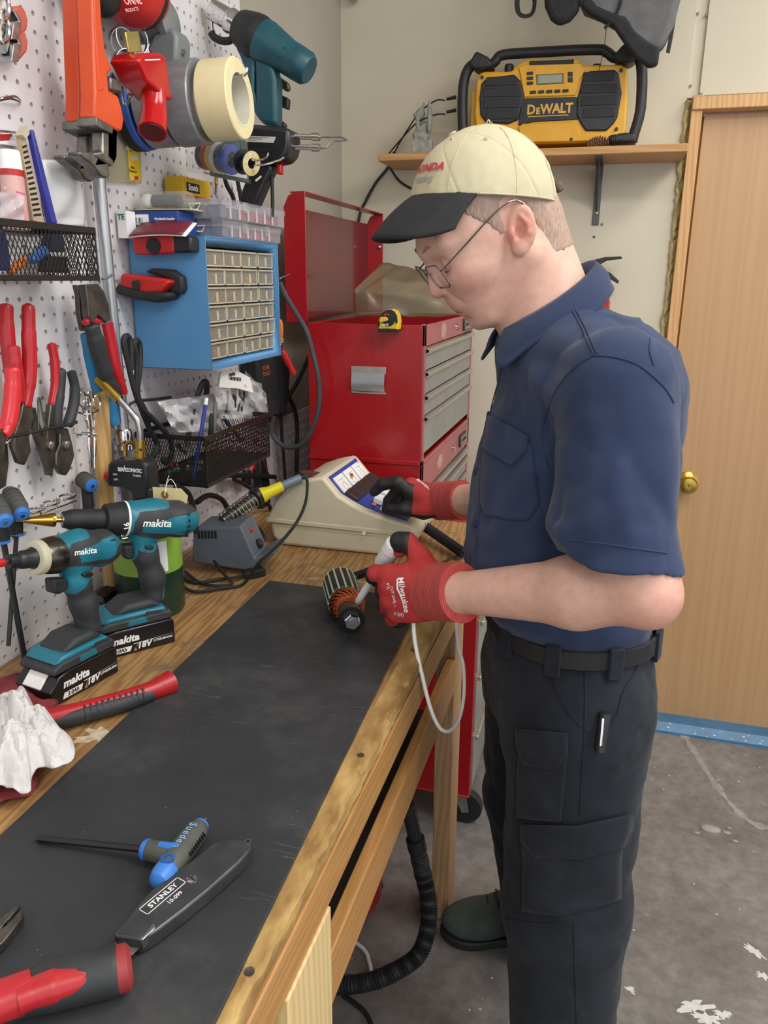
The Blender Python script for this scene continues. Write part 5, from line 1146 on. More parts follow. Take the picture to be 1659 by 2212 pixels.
# --- black tool pouch, clips, cords in the corner
T = Tr('x', PEG+.02, 565, 830); w = T.thing('tool_pouch', 'black fabric tool pouch with orange lettering in the corner', 'pouch')
T.outline([(528, 775), (602, 765), (606, 790), (598, 890), (540, 905)], -.01, .03).build('pouch', M_BAGK, w, bevel=.004)
text('KLEIN\nTOOLS', .0145, pm('orange_print', '#b5562a', None, 1, .6), w, face_frame(T.p(575, 801, .0305), (0, 1, 0), (0, 0, 1)), off=.0005)
for i, (pa, pb, c_, r, lab) in enumerate((((605, 690), (607, 740), '#c9691e', .007, 'orange insulated alligator clip hanging by the blue cabinet'), ((608, 755), (634, 806), '#cf2f28', .008, 'red insulated alligator clip hanging under the orange clip'), ((538, 1020), (548, 998), '#9c1f26', .009, 'dark red clip on the pegboard under the lower basket'))):
    T = Tr('x', -.74 if i < 2 else PEG+.03, *pa); w = T.thing('test_clip', lab, 'clip'); A, B = T.p(*pa), T.p(*pb); d = (B-A)
    MB().lathe([(r*.5, 0), (r*.9, d.length*.15), (r, d.length*.5), (r*.7, d.length*.8), (r*.95, d.length*.84), (r*.9, d.length)], 14, A, d).build('boot', pm('boot_%d' % i, c_, None, 1, .35), w)
    MB().cyl(A-d.normalized()*.02, A, .003, 8).build('lead', M_BLACKR, w)
    MB().cyl(B, B+d.normalized()*.006, .002, 8).build('jaw_tip', M_STEEL, w)
YC = 1.80
cable('thick_cable', [at_y(a, b, YC) for a, b in ((604, 610), (618, 640), (642, 680), (662, 715), (675, 760), (688, 820), (688, 880), (672, 930), (650, 960), (620, 966), (598, 952), (586, 930), (592, 900))], .0062, 'thick grey cable hanging in a big loop beside the red chest', pm('rubber_grey', '#33363a', '#3d4044', 20, .5))
cable('cord', [at_x(a, b, PEG+.03) for a, b in ((607, 740), (604, 790), (606, 850), (608, 930), (612, 980), (616, 1035))], .0045, 'black cord hanging straight down the corner, left of the pair')
cable('cord', [at_x(a, b, PEG+.03) for a, b in ((614, 800), (622, 850), (638, 890), (642, 930), (640, 1020))], .0055, 'black cord hanging straight down the corner, right of the pair')
cable('cord', [at_x(a, b, PEG+.04) for a, b in ((670, 765), (650, 810), (625, 855), (600, 890), (588, 915))], .006, 'dark cord slanting behind the thick grey cable')
single(MB().tube([at_x(604, 602, -.74), at_x(612, 598, -.735), at_x(626, 592, -.73)], .0014, 6, 4), 'peg_hook', M_STEEL, 'thin hook sticking out at the blue cabinet corner', 'hook')
T = Tr('x', PEG+.03, 520, 1040); w = T.thing('tool_rack', 'black plastic tool rack arm under the lower basket', 'rack')
T.outline([(490, 1022), (520, 1020), (590, 1025), (590, 1034), (520, 1033), (490, 1032)], -.01, .012).build('arm', M_BLACKP, w, bevel=.003); T.outline([(562, 995), (576, 990), (586, 1060), (584, 1100), (566, 1100)], -.015, .0).build('upright', M_BLACKP, w, bevel=.003)
T.outline([(526, 1015), (534, 1015), (536, 1045), (530, 1052), (524, 1045)], -.005, .01).build('clip', M_BLACKP, w, bevel=.002)
cable('test_lead', [at_x(a, b, PEG+.03) for a, b in ((567, 985), (572, 1005), (582, 1025), (600, 1040), (608, 1050))], .0016, 'thin red test lead beside the black rack', pm('lead_red', '#8f2a2c', None, 1, .4))
cable('cord', [at_x(a, b, PEG+.06) for a, b in ((505, 1035), (530, 1048), (560, 1068), (580, 1090), (588, 1110))], .005, 'black cord running down from the rack to the bench')
# --- pliers and other tools on the black rail
M_RGRIP = pm('red_grip', '#ad1a22', '#bb222a', 12, .28); M_KGRIP = pm('black_grip', '#26282a', '#303234', 30, .55)
M_BGRIP = pm('blue_grip', '#1f6f9f', '#2b80b2', 25, .5); M_PL = pm('plier_steel', '#4d4a45', '#6a665f', 40, .4, .8)
def pliers(label, X, hA, hB, head, rA, gm, group='pliers on the rail', pivot=None, gA=(0, 1), th=.010, gmB=None):
    T = Tr('x', X, *head[0]); w = T.thing('pliers', label, 'pliers', group)
    for i, h in enumerate((hA, hB)):
        if h: MB().tube([T.p(*p) for p in h], (lambda t, R=rA: (R[min(int(t*(len(R)-1)), len(R)-1)])*min(1, ((t+.004)/.05)**.5)), 12, 8, flat=.75).build('handle', (gmB if i and gmB else gm), w)
    T.outline(head, -th/2, th/2).build('jaws', M_PL, w, bevel=.002)
    if pivot: MB().lathe([(.0075, 0), (.0075, th/2+.003), (.005, th/2+.0045)], 16, T.p(*pivot), (1, 0, 0)).build('pivot', M_STEEL, w)
    return w
RG = (.0095, .0105, .0105, .0095, .008)
pliers('big red gripped pliers at the frame edge', PEG+.03, [(14, 655), (14, 700), (20, 770), (28, 830), (30, 890)], None, [(-10, 950), (10, 945), (14, 1000), (8, 1050), (-10, 1060)], RG, M_RGRIP)
pliers('long red gripped side cutters with dark cutter head', PEG+.045, [(61, 655), (62, 720), (64, 790), (60, 840), (52, 878)], [(28, 745), (32, 790), (38, 830), (42, 870)], [(46, 860), (64, 860), (66, 900), (58, 945), (62, 975), (48, 1005), (36, 1000), (24, 965), (26, 935), (38, 900)], RG, M_RGRIP)
pliers('short bright red gripped pliers in front of the others', PEG+.065, [(27, 792), (28, 830), (24, 880), (16, 920), (4, 938)], None, [(-12, 930), (4, 925), (8, 950), (4, 985), (-10, 1000)], (.0105, .0115, .0115, .010, .009), pm('bright_red_grip', '#c9242b', '#d33037', 10, .3))
pliers('slim red gripped long nose pliers', PEG+.035, [(111, 740), (118, 780), (120, 830), (113, 875)], [(66, 880), (72, 910), (84, 940)], [(104, 872), (121, 876), (116, 930), (116, 960), (112, 1000), (109, 1027), (101, 1027), (98, 1010), (84, 970), (72, 935), (68, 910), (80, 930), (96, 945)], (.007, .0075, .0075, .0065), M_RGRIP, pivot=(103, 963), gmB=M_PL)
pliers('black gripped slip joint pliers with toothed jaws', PEG+.04, [(133, 795), (130, 840), (124, 880), (123, 920), (132, 940)], [(153, 800), (162, 840), (158, 880), (146, 920)], [(124, 925), (142, 925), (152, 960), (156, 985), (146, 1015), (138, 1027), (128, 1024), (116, 1005), (116, 980), (124, 960)], (.0075, .0085, .0085, .007), M_KGRIP, pivot=(137, 962))
T = Tr('x', PEG+.05, 85, 900); single_at(T, MB().tube([T.p(83, 930), T.p(83, 880), T.p(82, 862), T.p(86, 862), T.p(90, 885), T.p(98, 922)], .0014, 6), 'cotter_pin', M_DSTEEL, 'thin cotter pin hooked between the pliers', 'pin')
T = Tr('x', PEG+.05, 80, 930); w = T.thing('plier_rail', 'black wire rail holding the row of pliers', 'rail')
MB().tube([T.p(-10, 950), T.p(30, 942), T.p(70, 934), T.p(110, 925), T.p(150, 918), T.p(166, 912)], .0024, 8).build('rail_wire', M_BLACKP, w)
MB().tube([T.p(-10, 962), T.p(12, 957), T.p(20, 950)], .0026, 8).build('rail_end', M_CHROME, w)
# lineman's pliers and channel pliers hung below the upper basket
w = pliers('heavy linesman pliers with grey and red grips under the upper basket', PEG+.055, [(196, 700), (205, 730), (218, 775), (232, 815), (252, 850)], None, [(176, 615), (205, 613), (218, 630), (228, 660), (231, 690), (222, 698), (205, 680), (192, 700), (184, 680), (182, 650)], (.0125, .014, .0135, .011, .009), M_KGRIP, 'grips', th=.014)
T = Tr('x', PEG+.055, 176, 615)
MB().tube([T.p(232, 698), T.p(240, 740), T.p(252, 800), T.p(268, 850)], (.010, .009, .009, .007), 10, 6, flat=.7).build('red_handle', M_RGRIP, w)
MB().tube([T.p(182, 697), T.p(190, 693), T.p(205, 692), T.p(214, 697)], .005, 8).build('grip_lip', M_RGRIP, w)
pliers('blue gripped channel lock pliers behind the linesman pliers', PEG+.03, [(184, 718), (192, 760), (202, 805), (212, 845)], [(236, 850), (242, 880), (248, 918)], [(160, 615), (176, 618), (172, 650), (176, 690), (184, 712), (176, 716), (168, 680), (166, 640)], (.009, .010, .010, .009), M_BGRIP, 'grips')
T = Tr('x', PEG+.05, 220, 605); single_at(T, MB().tube([T.p(221, 603), T.p(232, 600), T.p(242, 594)], .0024, 8), 'peg_hook', pm('hook_bluegrey', '#5b7480', None, 1, .4), 'blue tipped peg hook at the basket corner', 'hook')
# --- hemostats in a chrome holder
for i, dx in enumerate((0, 12)):
    T = Tr('x', PEG+.04+.01*i, 180+dx, 900); w = T.thing('forceps', ('chrome locking forceps, nearer the pliers', 'chrome locking forceps, nearer the hammer handle')[i], 'forceps', 'forceps')
    for s in (-1, 1):
        c = (182+dx*1.6+s*5*(1+.5*i), 866+4*s)
        MB().tube([T.p(c[0]+8*math.cos(a), c[1]+16*math.sin(a)) for a in (0, 1.05, 2.1, 3.14, 4.2, 5.2)], .0017, 7, 4, closed=True).build('finger_ring', M_CHROME, w)
        MB().tube([T.p(c[0], c[1]+15), T.p(190+dx+s, 920), T.p(193+dx-s*.5, 960), T.p(198+dx*.5, 1012)], (.0018, .002, .0024, .001), 7, 5).build('shank', M_CHROME, w)
T = Tr('x', PEG+.03, 190, 895); single_at(T, MB().tube([T.p(160, 884), T.p(175, 893, .02), T.p(200, 893, .035), T.p(212, 885, .03)], .0018, 7), 'peg_hook', M_CHROME, 'upper chrome bracket round the forceps', 'hook')
T = Tr('x', PEG+.03, 190, 940); single_at(T, MB().tube([T.p(158, 925), T.p(160, 935, .01), T.p(185, 942, .03), T.p(208, 940, .035), T.p(200, 935, .03), T.p(175, 935, .01)], .0018, 7), 'peg_hook', M_CHROME, 'lower chrome bracket round the forceps', 'hook')
# --- sledge hammer standing on its head
hb = at_x(240, 1270, PEG+.031); ht = at_x(212, 832, PEG+.018)
w = thing('sledge_hammer', 'small sledge hammer with wooden handle standing on its head', 'hammer', (hb.x, hb.y, BT+.001))
hd = V((hb.x, hb.y, BT+.03)); d = ht-hd
M_ASH = wood('ash_handle', '#c29a5f', '#b0854a', '#d0aa70', (30, 30, 2), .45, 1.2, 5, .04)
def oval(t, a, b): c = V((0, 0, .02))+d*t; return [c+V((a*math.cos(k*math.pi/8), b*math.sin(k*math.pi/8), 0)) for k in range(16)]
MB().loft([oval(0, .013, .015), oval(.12, .0125, .0145), oval(.35, .012, .014), oval(.6, .014, .017), oval(.8, .0145, .0175), oval(.95, .0155, .019), oval(.985, .0145, .018), oval(1., .011, .014)]).build('handle', M_ASH, w)
MB().lathe([(.014, -.055), (.021, -.05), (.0225, -.02), (.0225, .02), (.021, .05), (.014, .055)], 8, (0, 0, .0225), (.06, -.998, 0)).build('head', pm('hammer_steel', '#3b3a38', '#5c5a55', 60, .38, .85, bump=.15), w)
# --- torch on a green gas cylinder
tb = at_z(329, 1316, BT); ty = tb.y
T = Tr('y', ty, 329, 1316); w = thing('gas_torch', 'black trigger gas torch with brass tip on a green propane cylinder', 'torch', (tb.x, ty, BT+.001)); T.o = V((tb.x, ty, BT+.001))
R_ = (T.p(388, 1200).x-T.p(262, 1200).x)/2; zt = T.p(320, 1100).z
MB().lathe([(R_*.93, 0), (R_, .006), (R_, zt-.03), (R_*.85, zt-.008), (R_*.5, zt+.008), (.014, zt+.014), (.014, zt+.03)], 32).build('cylinder', pm('propane_green', '#16352a', '#1a3d30', 20, .3), w)
MB().lathe([(R_+.0004, zt-.105), (R_+.0004, zt-.04)], 32, caps=False).build('label_band', pm('label_lime', '#7fa53a', '#8bb244', 20, .4), w)
MB().grid(lambda u, v: ((R_+.0008)*math.sin(.35+.8*u), -(R_+.0008)*math.cos(.35+.8*u), zt-.10+.055*v), 8, 2).build('label_white', M_WHITE, w)
text('PRO', .012, M_BLACK, w, face_frame(((R_+.0012)*math.sin(.7), -(R_+.0012)*math.cos(.7), zt-.052), (math.cos(.7), math.sin(.7), 0), (0, 0, 1)), off=.0003)
for k in range(2): text('\u25C6', .01, M_REDP, w, face_frame(((R_+.0012)*math.sin(.6+.2*k), -(R_+.0012)*math.cos(.6+.2*k), zt-.08), (math.cos(.6), math.sin(.6), 0), (0, 0, 1)), name='hazard_mark')
T.outline([(244, 998), (252, 992), (318, 990), (330, 1000), (334, 1075), (300, 1078), (296, 1060), (280, 1050), (243, 1046)], -.02, .018).build('trigger_body', M_BLACKP, w, bevel=.006, seg=3)
T.outline([(296, 1055), (336, 1050), (338, 1120), (300, 1120)], -.017, .017).build('neck', M_BLACKP, w, bevel=.004)
MB().cyl(T.p(244, 1028), T.p(229, 1029), .008, 14).build('on_knob', M_REDP, w, bevel=.002)
fm = lambda px, py: face_frame(T.p(px, py, .0185), (1, 0, 0), (0, 0, 1))
text('BERNZOMATIC', .0092, M_WHITE, w, fm(280, 1016), off=.0003, wscale=.72); text('TS4000', .0052, M_WHITE, w, fm(295, 1028)); text('ON', .005, M_WHITE, w, fm(248, 1025)); text('OFF', .005, M_WHITE, w, fm(250, 1036))
T.outline([(280, 1008), (282, 999), (284, 1008)], .0183, .0187).build('flame_mark', pm('flame_blue', '#9cc7dd', None, 1, .5), w)
MB().cyl(T.p(303, 990), T.p(303, 950), .0085, 16).cyl(T.p(303, 985), T.p(303, 976), .0105, 16).build('brass_valve', M_BRASS, w)
MB().lathe([(.0022, 0), (.0022, .001)], 10, T.p(304, 972, .0084), (0, -1, 0)).build('valve_hole', M_BLACK, w)
MB().tube([T.p(298, 962), T.p(282, 956), T.p(272, 962), T.p(271, 985)], .0035, 10).build('brass_elbow', M_BRASS, w)
MB().tube([T.p(303, 952), T.p(302, 930), T.p(296, 908), T.p(282, 890), T.p(262, 868), T.p(254, 860)], .0058, 12, 8).build('flame_tube', M_STEEL, w)
MB().cyl(T.p(258, 864), T.p(211, 818), .0085, 18).lathe([(.0068, 0), (.0068, .0005)], 18, T.p(210.5, 817.5), T.p(200, 807)-T.p(211, 818)).build('brass_tip', M_BRASS, w)
MB().cyl(T.p(256, 993), T.p(256, 986), .004, 10).build('small_screw', M_STEEL, w)
# --- T-handle hex keys in a spiral chrome holder
M_TG = pm('t_grip_grey', '#4a4a46', '#55554f', 30, .6); M_TB = pm('t_grip_blue', '#2f6fc0', '#3a7bcb', 20, .4)
def tkey(label, X, top, mid, bot, gw, tilt, r=.0032):
    T = Tr('x', X, *mid); w = T.thing('hex_key', label, 'hex key', 'T-handle keys on the wall')
    a, b, c = T.p(*top), T.p(*mid), T.p(*bot); ax = V(tilt).normalized()
    c0 = b+V((0, 0, .028))
    MB().lathe([(.004, -gw*.62), (.0105, -gw*.55), (.0135, -gw*.2), (.014, gw*.2), (.012, gw*.55), (.005, gw*.62)], 16, c0, ax).build('grip', M_TG, w)
    MB().lathe([(.006, gw*.5), (.0115, gw*.52), (.0115, gw*.62), (.0075, gw*.68)], 16, c0, ax).build('grip_end', M_TB, w)
    MB().cyl(c0+ax*gw*.66, c0+ax*gw*.72, .003, 6).build('side_hex', M_STEEL, w)
    for k in range(4): MB().ring([(.0128, -.001), (.0145, -.001), (.0145, .001), (.0128, .001)], 16, c0+ax*gw*(-.35+.2*k), ax).build('grip_rib', M_TG, w)
    MB().cyl(c0, b+(c-b).normalized()*.022, .0095, 14).build('socket', M_BLACKR, w); MB().cyl(b+(c-b).normalized()*.018, b+(c-b).normalized()*.022, .0098, 14).build('blue_band', M_TB, w)
    MB().cyl(b, c, r, 6).build('shaft', M_BLACKP, w)
tkey('grey and blue T-handle hex key crossing in front of the pegboard', PEG+.05, (45, 1070), (38, 1125), (18, 1395), .05, (.72, -.5, -.35))
tkey('grey and blue T-handle hex key at the frame edge with long shaft', PEG+.06, (4, 1090), (2, 1140), (55, 1432), .05, (.72, -.5, -.35), .0042)
tkey('short grey and blue T-handle hex key beside the hammer handle', PEG+.03, (186, 1040), (190, 1075), (192, 1110), .03, (.85, -.4, -.2))
for i, (cx, cy) in enumerate(((72, 1103), (108, 1087), (143, 1073))):
    T = Tr('x', PEG+.02, cx, cy); single_at(T, MB().tube([T.p(cx+20*math.cos(a), cy+5*math.sin(a)-3*math.cos(a), .02+.014*math.sin(a)) for a in (0, 1.05, 2.1, 3.14, 4.2, 5.2)], .0019, 8, 5, closed=True).tube([T.p(cx-18, cy+2, .02), T.p(cx-20, cy+12, .005), T.p(cx-20, cy+24, 0)], .0017, 6), 'holder_ring', M_CHROME, ('left chrome ring of the empty holder on the pegboard', 'middle chrome ring of the empty holder on the pegboard', 'right chrome ring of the empty holder on the pegboard')[i], 'hook', 'holder rings')
T = Tr('x', PEG+.015, 110, 1110); single_at(T, MB().tube([T.p(60, 1125), T.p(110, 1102), T.p(165, 1082)], .0017, 6), 'holder_bar', M_CHROME, 'straight chrome bar under the holder rings', 'hook')
# ================================================================ THINGS ON THE BENCH
class TrV(Tr):
    """upright plane through two floor-plan points A, B (local u along AB, v up, w out of the plane)"""
    def __init__(s, A, B, z0, back=0.):
        s.a = V((B[0]-A[0], B[1]-A[1], 0)).normalized(); s.b = V((0, 0, 1)); s.n = s.a.cross(s.b); s.o = V((A[0], A[1], z0))-s.n*back
    def w(s, px, py, d=0):
        r = ray(px, py); t = (s.o+s.n*d-CAM0).dot(s.n)/r.dot(s.n); return CAM0+r*t
    def M(s): return Matrix.Translation(s.o) @ s.F()
    def uv(s, px, py, d=0): r = s.p(px, py, d); return np.array([r.dot(s.a), r.dot(s.b), r.dot(s.n)])
def inpoly(P, poly):
    x, y = P[:, 0], P[:, 1]; c = np.zeros(len(P), bool); n = len(poly)
    for i in range(n):
        x1, y1 = poly[i]; x2, y2 = poly[(i+1) % n]
        k = ((y1 > y) != (y2 > y)) & (x < (x2-x1)*(y-y1)/((y2-y1) if y2 != y1 else 1e-9)+x1); c ^= k
    return c
M_TEAL = pm('tool_teal', '#176a7c', '#1d7588', 30, .38); M_TRUB = pm('tool_rubber', '#2b2d2f', '#36383a', 60, .6, bump=.08); M_BAT = pm('battery_black', '#121214', '#17171a', 40, .25)
M_GREYC = pm('bumper_cream', '#b9b49c', '#c3bea6', 20, .5); M_GUNM = pm('gunmetal', '#4a4741', '#6a655c', 30, .25, .9)
G_ = cz(3.77, 0, 1000)
def battery(w, L, ah, m=None):
    """18 volt slide pack: local u along its length, v up"""
    b = MB().prism([(0, 0), (L, 0), (L, .036), (L-.004, .043), (.030, .043), (.012, .040), (-.006, .022), (-.004, .004)], -.0365, .0365).build('battery', M_BAT, w, bevel=.005, seg=3)
    bt = MB().box((0, 0, 0), (.024, .004, .036)).build('release_button', M_WHITEP, b, bevel=.0015); bt.matrix_local = TR(.002, .0325, 0) @ RZ(45)
    F = lambda u, v: face_frame((u, v, .0368), (1, 0, 0), (0, 1, 0))
    text('makita', .0165, M_WHITE, b, F(L*.34, .026), shear=.22, off=.0006, wscale=1.05)
    MB().prism([(L*.12, .005), (L*.40, .005), (L*.43, .0135), (L*.15, .0135)], .0366, .0369).build('capacity_plate', M_WHITE, b)
    text(ah, .0085, M_BLACK, b, F(L*.275, .0092), shear=.25, off=.0003)
    text('18V', .0145, M_WHITE, b, F(L*.58, .0105), shear=.25, off=.0005); text('LITHIUM-ION', .0052, M_WHITE, b, F(L*.83, .0125), shear=.25, off=.0001)
    MB().prism([(L*.44, .0035), (L*.50, .0145), (L*.52, .0145), (L*.47, .009), (L*.49, .0035)], .0366, .0369).build('swoosh', pm('swoosh_bronze', '#a08468', None, 1, .4), b)
    MB().prism([(L*.45, .0152), (L*.97, .0178), (L*.45, .0160)], .0366, .0368).build('swoosh_line', M_WHITE, b)
    return b
def foot(w, L, m_teal=True):
    MB().prism([(.004, .043), (L-.002, .043), (L, .05), (L-.004, .058), (.020, .058), (.006, .052)], -.036, .036).build('foot_band', M_TRUB, w, bevel=.004, seg=3)
    MB().prism([(.010, .056), (L-.008, .056), (L-.012, .066), (.024, .066)], -.034, .034).build('foot_shell', M_TEAL, w, bevel=.005, seg=3)
    MB().prism([(.028, .064), (L-.012, .064), (L-.030, .080), (.055, .080)], -.029, .029).build('foot_rubber', M_TRUB, w, bevel=.007, seg=3)
    MB().prism([(.05, .047), (.082, .047), (.080, .056), (.052, .055)], .0355, .0368).build('gauge_window', M_TEAL, w, bevel=.0005)
    MB().prism([(.078, .058), (.108, .056), (.106, .061), (.082, .064)], .0340, .0352).build('foot_slot', M_TRUB, w)
def driver(name, label, cat, T, L, G, motor, handle, teal_polys, dark_polys, logo, logo_size, ah):
    w = thing(name, label, cat, T.M()); 
    g = lambda x, y: T.uv(*G((x, y))[0]); s = np.linalg.norm(g(*motor[1][:2])-g(*motor[0][:2]))/math.hypot(motor[1][0]-motor[0][0], motor[1][1]-motor[0][1])
    mp = [g(x, y) for x, y, r in motor]; mr = [r*s for *_, r in motor]; hp = [g(x, y) for x, y, r in handle]; hr = [r*s for *_, r in handle]
    hp[-1][1] = .074
    def f(p):
        d = chain(p, mp, mr, .012); q = p.copy(); q[:, 2] *= .92; h = chain(q, hp, hr, .012); return smin(d, h, .014)
    allp = np.array(mp+hp); lo_ = allp.min(0)-.045; hi_ = allp.max(0)+.045; hi_[1] = max(hi_[1], .1); lo_[1] = .068
    tp = [[tuple(g(*q)[:2]) for q in P] for P in teal_polys]; dp = [[tuple(g(*q)[:2]) for q in P] for P in dark_polys]
    def pick(c):
        k = np.zeros(len(c), int)
        for P in tp: k[inpoly(c[:, :2], P)] = 1
        for P in dp: k[inpoly(c[:, :2], P)] = 0
        return k
    skin('housing', f, lo_, hi_, .0016, [M_TRUB, M_TEAL], w, pick, relax=2)
    foot(w, L); battery(w, L, ah)
    Mi = T.M().inverted(); Mn = np.array(Mi)
    lp_ = G(logo)[0]; mvd = (motor[2][0]-motor[0][0], motor[2][1]-motor[0][1])
    decal('makita', logo_size, M_WHITE, w, lambda p: f(p@Mn[:3, :3].T+Mn[:3, 3]), lp_, (mvd[0], mvd[1]*1.0), (mvd[1], -mvd[0]), .0012, .022, .22, 1.05, Mi)
    return w, g, s
# --- impact driver in front
T = TrV((-.699, .807), (-.673, .927), BT+.001, .037); L1 = .118
w, g, s = driver('impact_driver', 'teal and black cordless impact driver with 3.0Ah battery, nearer the camera', 'impact driver', T, L1, G_,
    [(470, 735, 122), (640, 700, 128), (830, 690, 122), (890, 690, 80)], [(600, 850, 95), (620, 960, 88), (680, 1140, 84), (720, 1330, 84)],
    [[(330, 880), (440, 830), (800, 800), (860, 760), (780, 900), (640, 930), (560, 1060), (470, 1080), (400, 930)], [(350, 560), (480, 480), (680, 510), (640, 590), (500, 640), (440, 720)], [(540, 690), (760, 600), (940, 540), (950, 620), (850, 660), (840, 720), (780, 760), (540, 790)], [(690, 930), (780, 1010), (830, 1150), (800, 1310), (770, 1310), (790, 1150), (740, 1030), (660, 950)]],
    [[(540, 700), (430, 780), (450, 830), (560, 815)]], (690, 722), 17.5, '3.0Ah')
ax = (g(860, 690)-g(470, 750)); ax /= np.linalg.norm(ax); n0 = g(300, 770)
lz = lambda prof, o: MB().lathe([(r*s, h*s) for r, h in prof], 28, o, ax)
lz([(100, 10), (118, 50), (126, 100), (129, 140), (124, 160)], n0).build('hammer_case', M_GUNM, w)
lz([(92, -35), (110, -28), (117, -8), (116, 22), (105, 28)], n0).build('nose_bumper', M_GREYC, w)
lz([(48, -150), (52, -145), (60, -110), (62, -50), (70, -36), (88, -30)], n0).build('collet', M_BLACKP, w)
lz([(44, -215), (46, -200), (46, -150)], n0).build('bit_holder', M_BLACKP, w); lz([(14, -245), (14, -215)], n0).build('bit', M_DSTEEL, w); lz([(24, -305), (26, -300), (26, -245), (24, -240)], n0).build('bit_band', M_REDP, w)
lz([(20, -345), (20, -305)], n0).build('bit_tip', M_BLACKP, w)
MB().prism([tuple(g(*q)[:2]) for q in ((392, 940), (505, 930), (520, 960), (515, 1030), (450, 1062), (400, 1055), (398, 1010))], -.010, .010).build('trigger', M_BLACKR, w, bevel=.004, seg=3)
MB().prism([tuple(g(*q)[:2]) for q in ((570, 885), (600, 862), (645, 862), (665, 885), (640, 905), (590, 905))], .020, .0265).build('direction_switch', M_BLACKP, w, bevel=.0015)
for k in range(5):
    a_ = g(822-2*k, 615+33*k); o = MB().box((0, 0, 0), (.010, .004, .003)).build('vent_slot', M_BLACK, w); o.location = (a_[0], a_[1], 122*s-.0002-(abs(k-2)*.0012))
# --- drill driver behind
T = TrV((-.7215, .939), (-.637, 1.047), BT+.001, .037); L2 = .125
w, g, s = driver('drill_driver', 'teal and black cordless drill with gold step bit and 4.0Ah battery', 'drill', T, L2, G_,
    [(1060, 450, 140), (1250, 450, 150), (1460, 455, 140), (1510, 455, 105)], [(1160, 620, 100), (1180, 740, 96), (1240, 920, 92), (1250, 1120, 92)],
    [[(1020, 290), (1370, 285), (1340, 340), (1100, 370), (1050, 450), (1040, 560), (1280, 600), (1290, 640), (1200, 700), (1100, 690), (1080, 780), (990, 780), (960, 600)], [(1130, 460), (1440, 395), (1600, 370), (1600, 560), (1440, 560), (1110, 530)], [(1260, 700), (1340, 790), (1370, 920), (1300, 1090), (1290, 1080), (1330, 900), (1280, 790)]],
    [[(1100, 380), (1180, 370), (1150, 450), (1090, 520), (1050, 520)]], (1275, 492), 22, '4.0Ah')
ax = (g(1460, 455)-g(1060, 462)); ax /= np.linalg.norm(ax); n0 = g(1000, 455)
lz = lambda prof, o: MB().lathe([(r*s, h*s) for r, h in prof], 30, o, ax)
lz([(105, -150), (118, -140), (130, -60), (140, 5)], n0).build('torque_ring', M_BLACKR, w); lz([(141, 5), (143, 10), (143, 18), (141, 22)], n0).build('ring_line', M_WHITEP, w)
lz([(60, -455), (74, -410), (80, -390), (82, -300), (82, -150)], n0).build('chuck', M_BLACKR, w); lz([(28, -462), (46, -460), (62, -405)], n0).build('chuck_nose', M_STEEL, w)
st = [(3, -790)]
for k in range(10): st += [(10+4.2*k, -780+24*k), (10+4.2*k, -762+24*k)]
lz(st+[(52, -540), (52, -510), (20, -505), (18, -460)], n0).build('step_bit', pm('tin_gold', '#b08a36', '#c39d48', 60, .28, 1.), w)
for tx, yy in (('16', 480), ('13', 575)):
    c = g(985, yy); text(tx, .012, M_WHITE, w, face_frame((c[0], c[1], 136*s*(1 if tx == '16' else .62)+.0008), (0, 1, -.0 if tx == '16' else -.9), (-1, 0, 0)), off=.0003)
MB().prism([tuple(g(*q)[:2]) for q in ((985, 665), (1080, 655), (1080, 760), (1040, 780), (995, 765), (990, 720))], -.010, .010).build('trigger', M_BLACKR, w, bevel=.004, seg=3)
MB().prism([tuple(g(*q)[:2]) for q in ((1135, 640), (1200, 640), (1198, 668), (1138, 668))], .022, .0285).build('direction_switch', M_BLACKP, w, bevel=.0015)
for r_ in range(5):
    for k in range(3):
        a_ = g(1440+22*k, 395+42*r_); o = MB().box((0, 0, 0), (.0035, .005, .003)).build('vent_slot', M_BLACK, w); o.location = (a_[0], a_[1], 146*s*math.sqrt(max(.1, 1-((r_-1.5)/3.6)**2))-.0006)
MB().prism([tuple(g(*q)[:2]) for q in ((1180, 300), (1290, 298), (1290, 312), (1190, 316))], -.008, .008).build('speed_switch', M_BLACKR, w, bevel=.001)
# paper tag tied to the drill
tgp = at_y(352, 1072, 1.09); w = thing('paper_tag', 'manila paper tag on white string hanging on the torch', 'tag', tgp)
MB().prism([(-.018, -.014), (.040, -.016), (.046, .004), (.034, .016), (-.018, .014)], -.0003, .0003).build('card', pm('manila', '#d8c890', '#e0d29c', 30, .7), w).matrix_local = RX(90) @ RZ(0)
MB().ring([(.0022, -.0006), (.0065, -.0006), (.0065, .0006), (.0022, .0006)], 18, (.004, -.0004, .003), (0, -1, 0)).build('eyelet', pm('eyelet_brown', '#8a5a36', None, 1, .7), w)
MB().tube([(.004, -.001, .004), (.008, 0, .02), (.016, 0, .03), (.024, 0, .022), (.026, 0, .012)], .0006, 5).tube([(.006, -.001, .006), (.008, 0, .022), (.014, 0, .036)], .0006, 5).build('string', M_WHITEP, w)

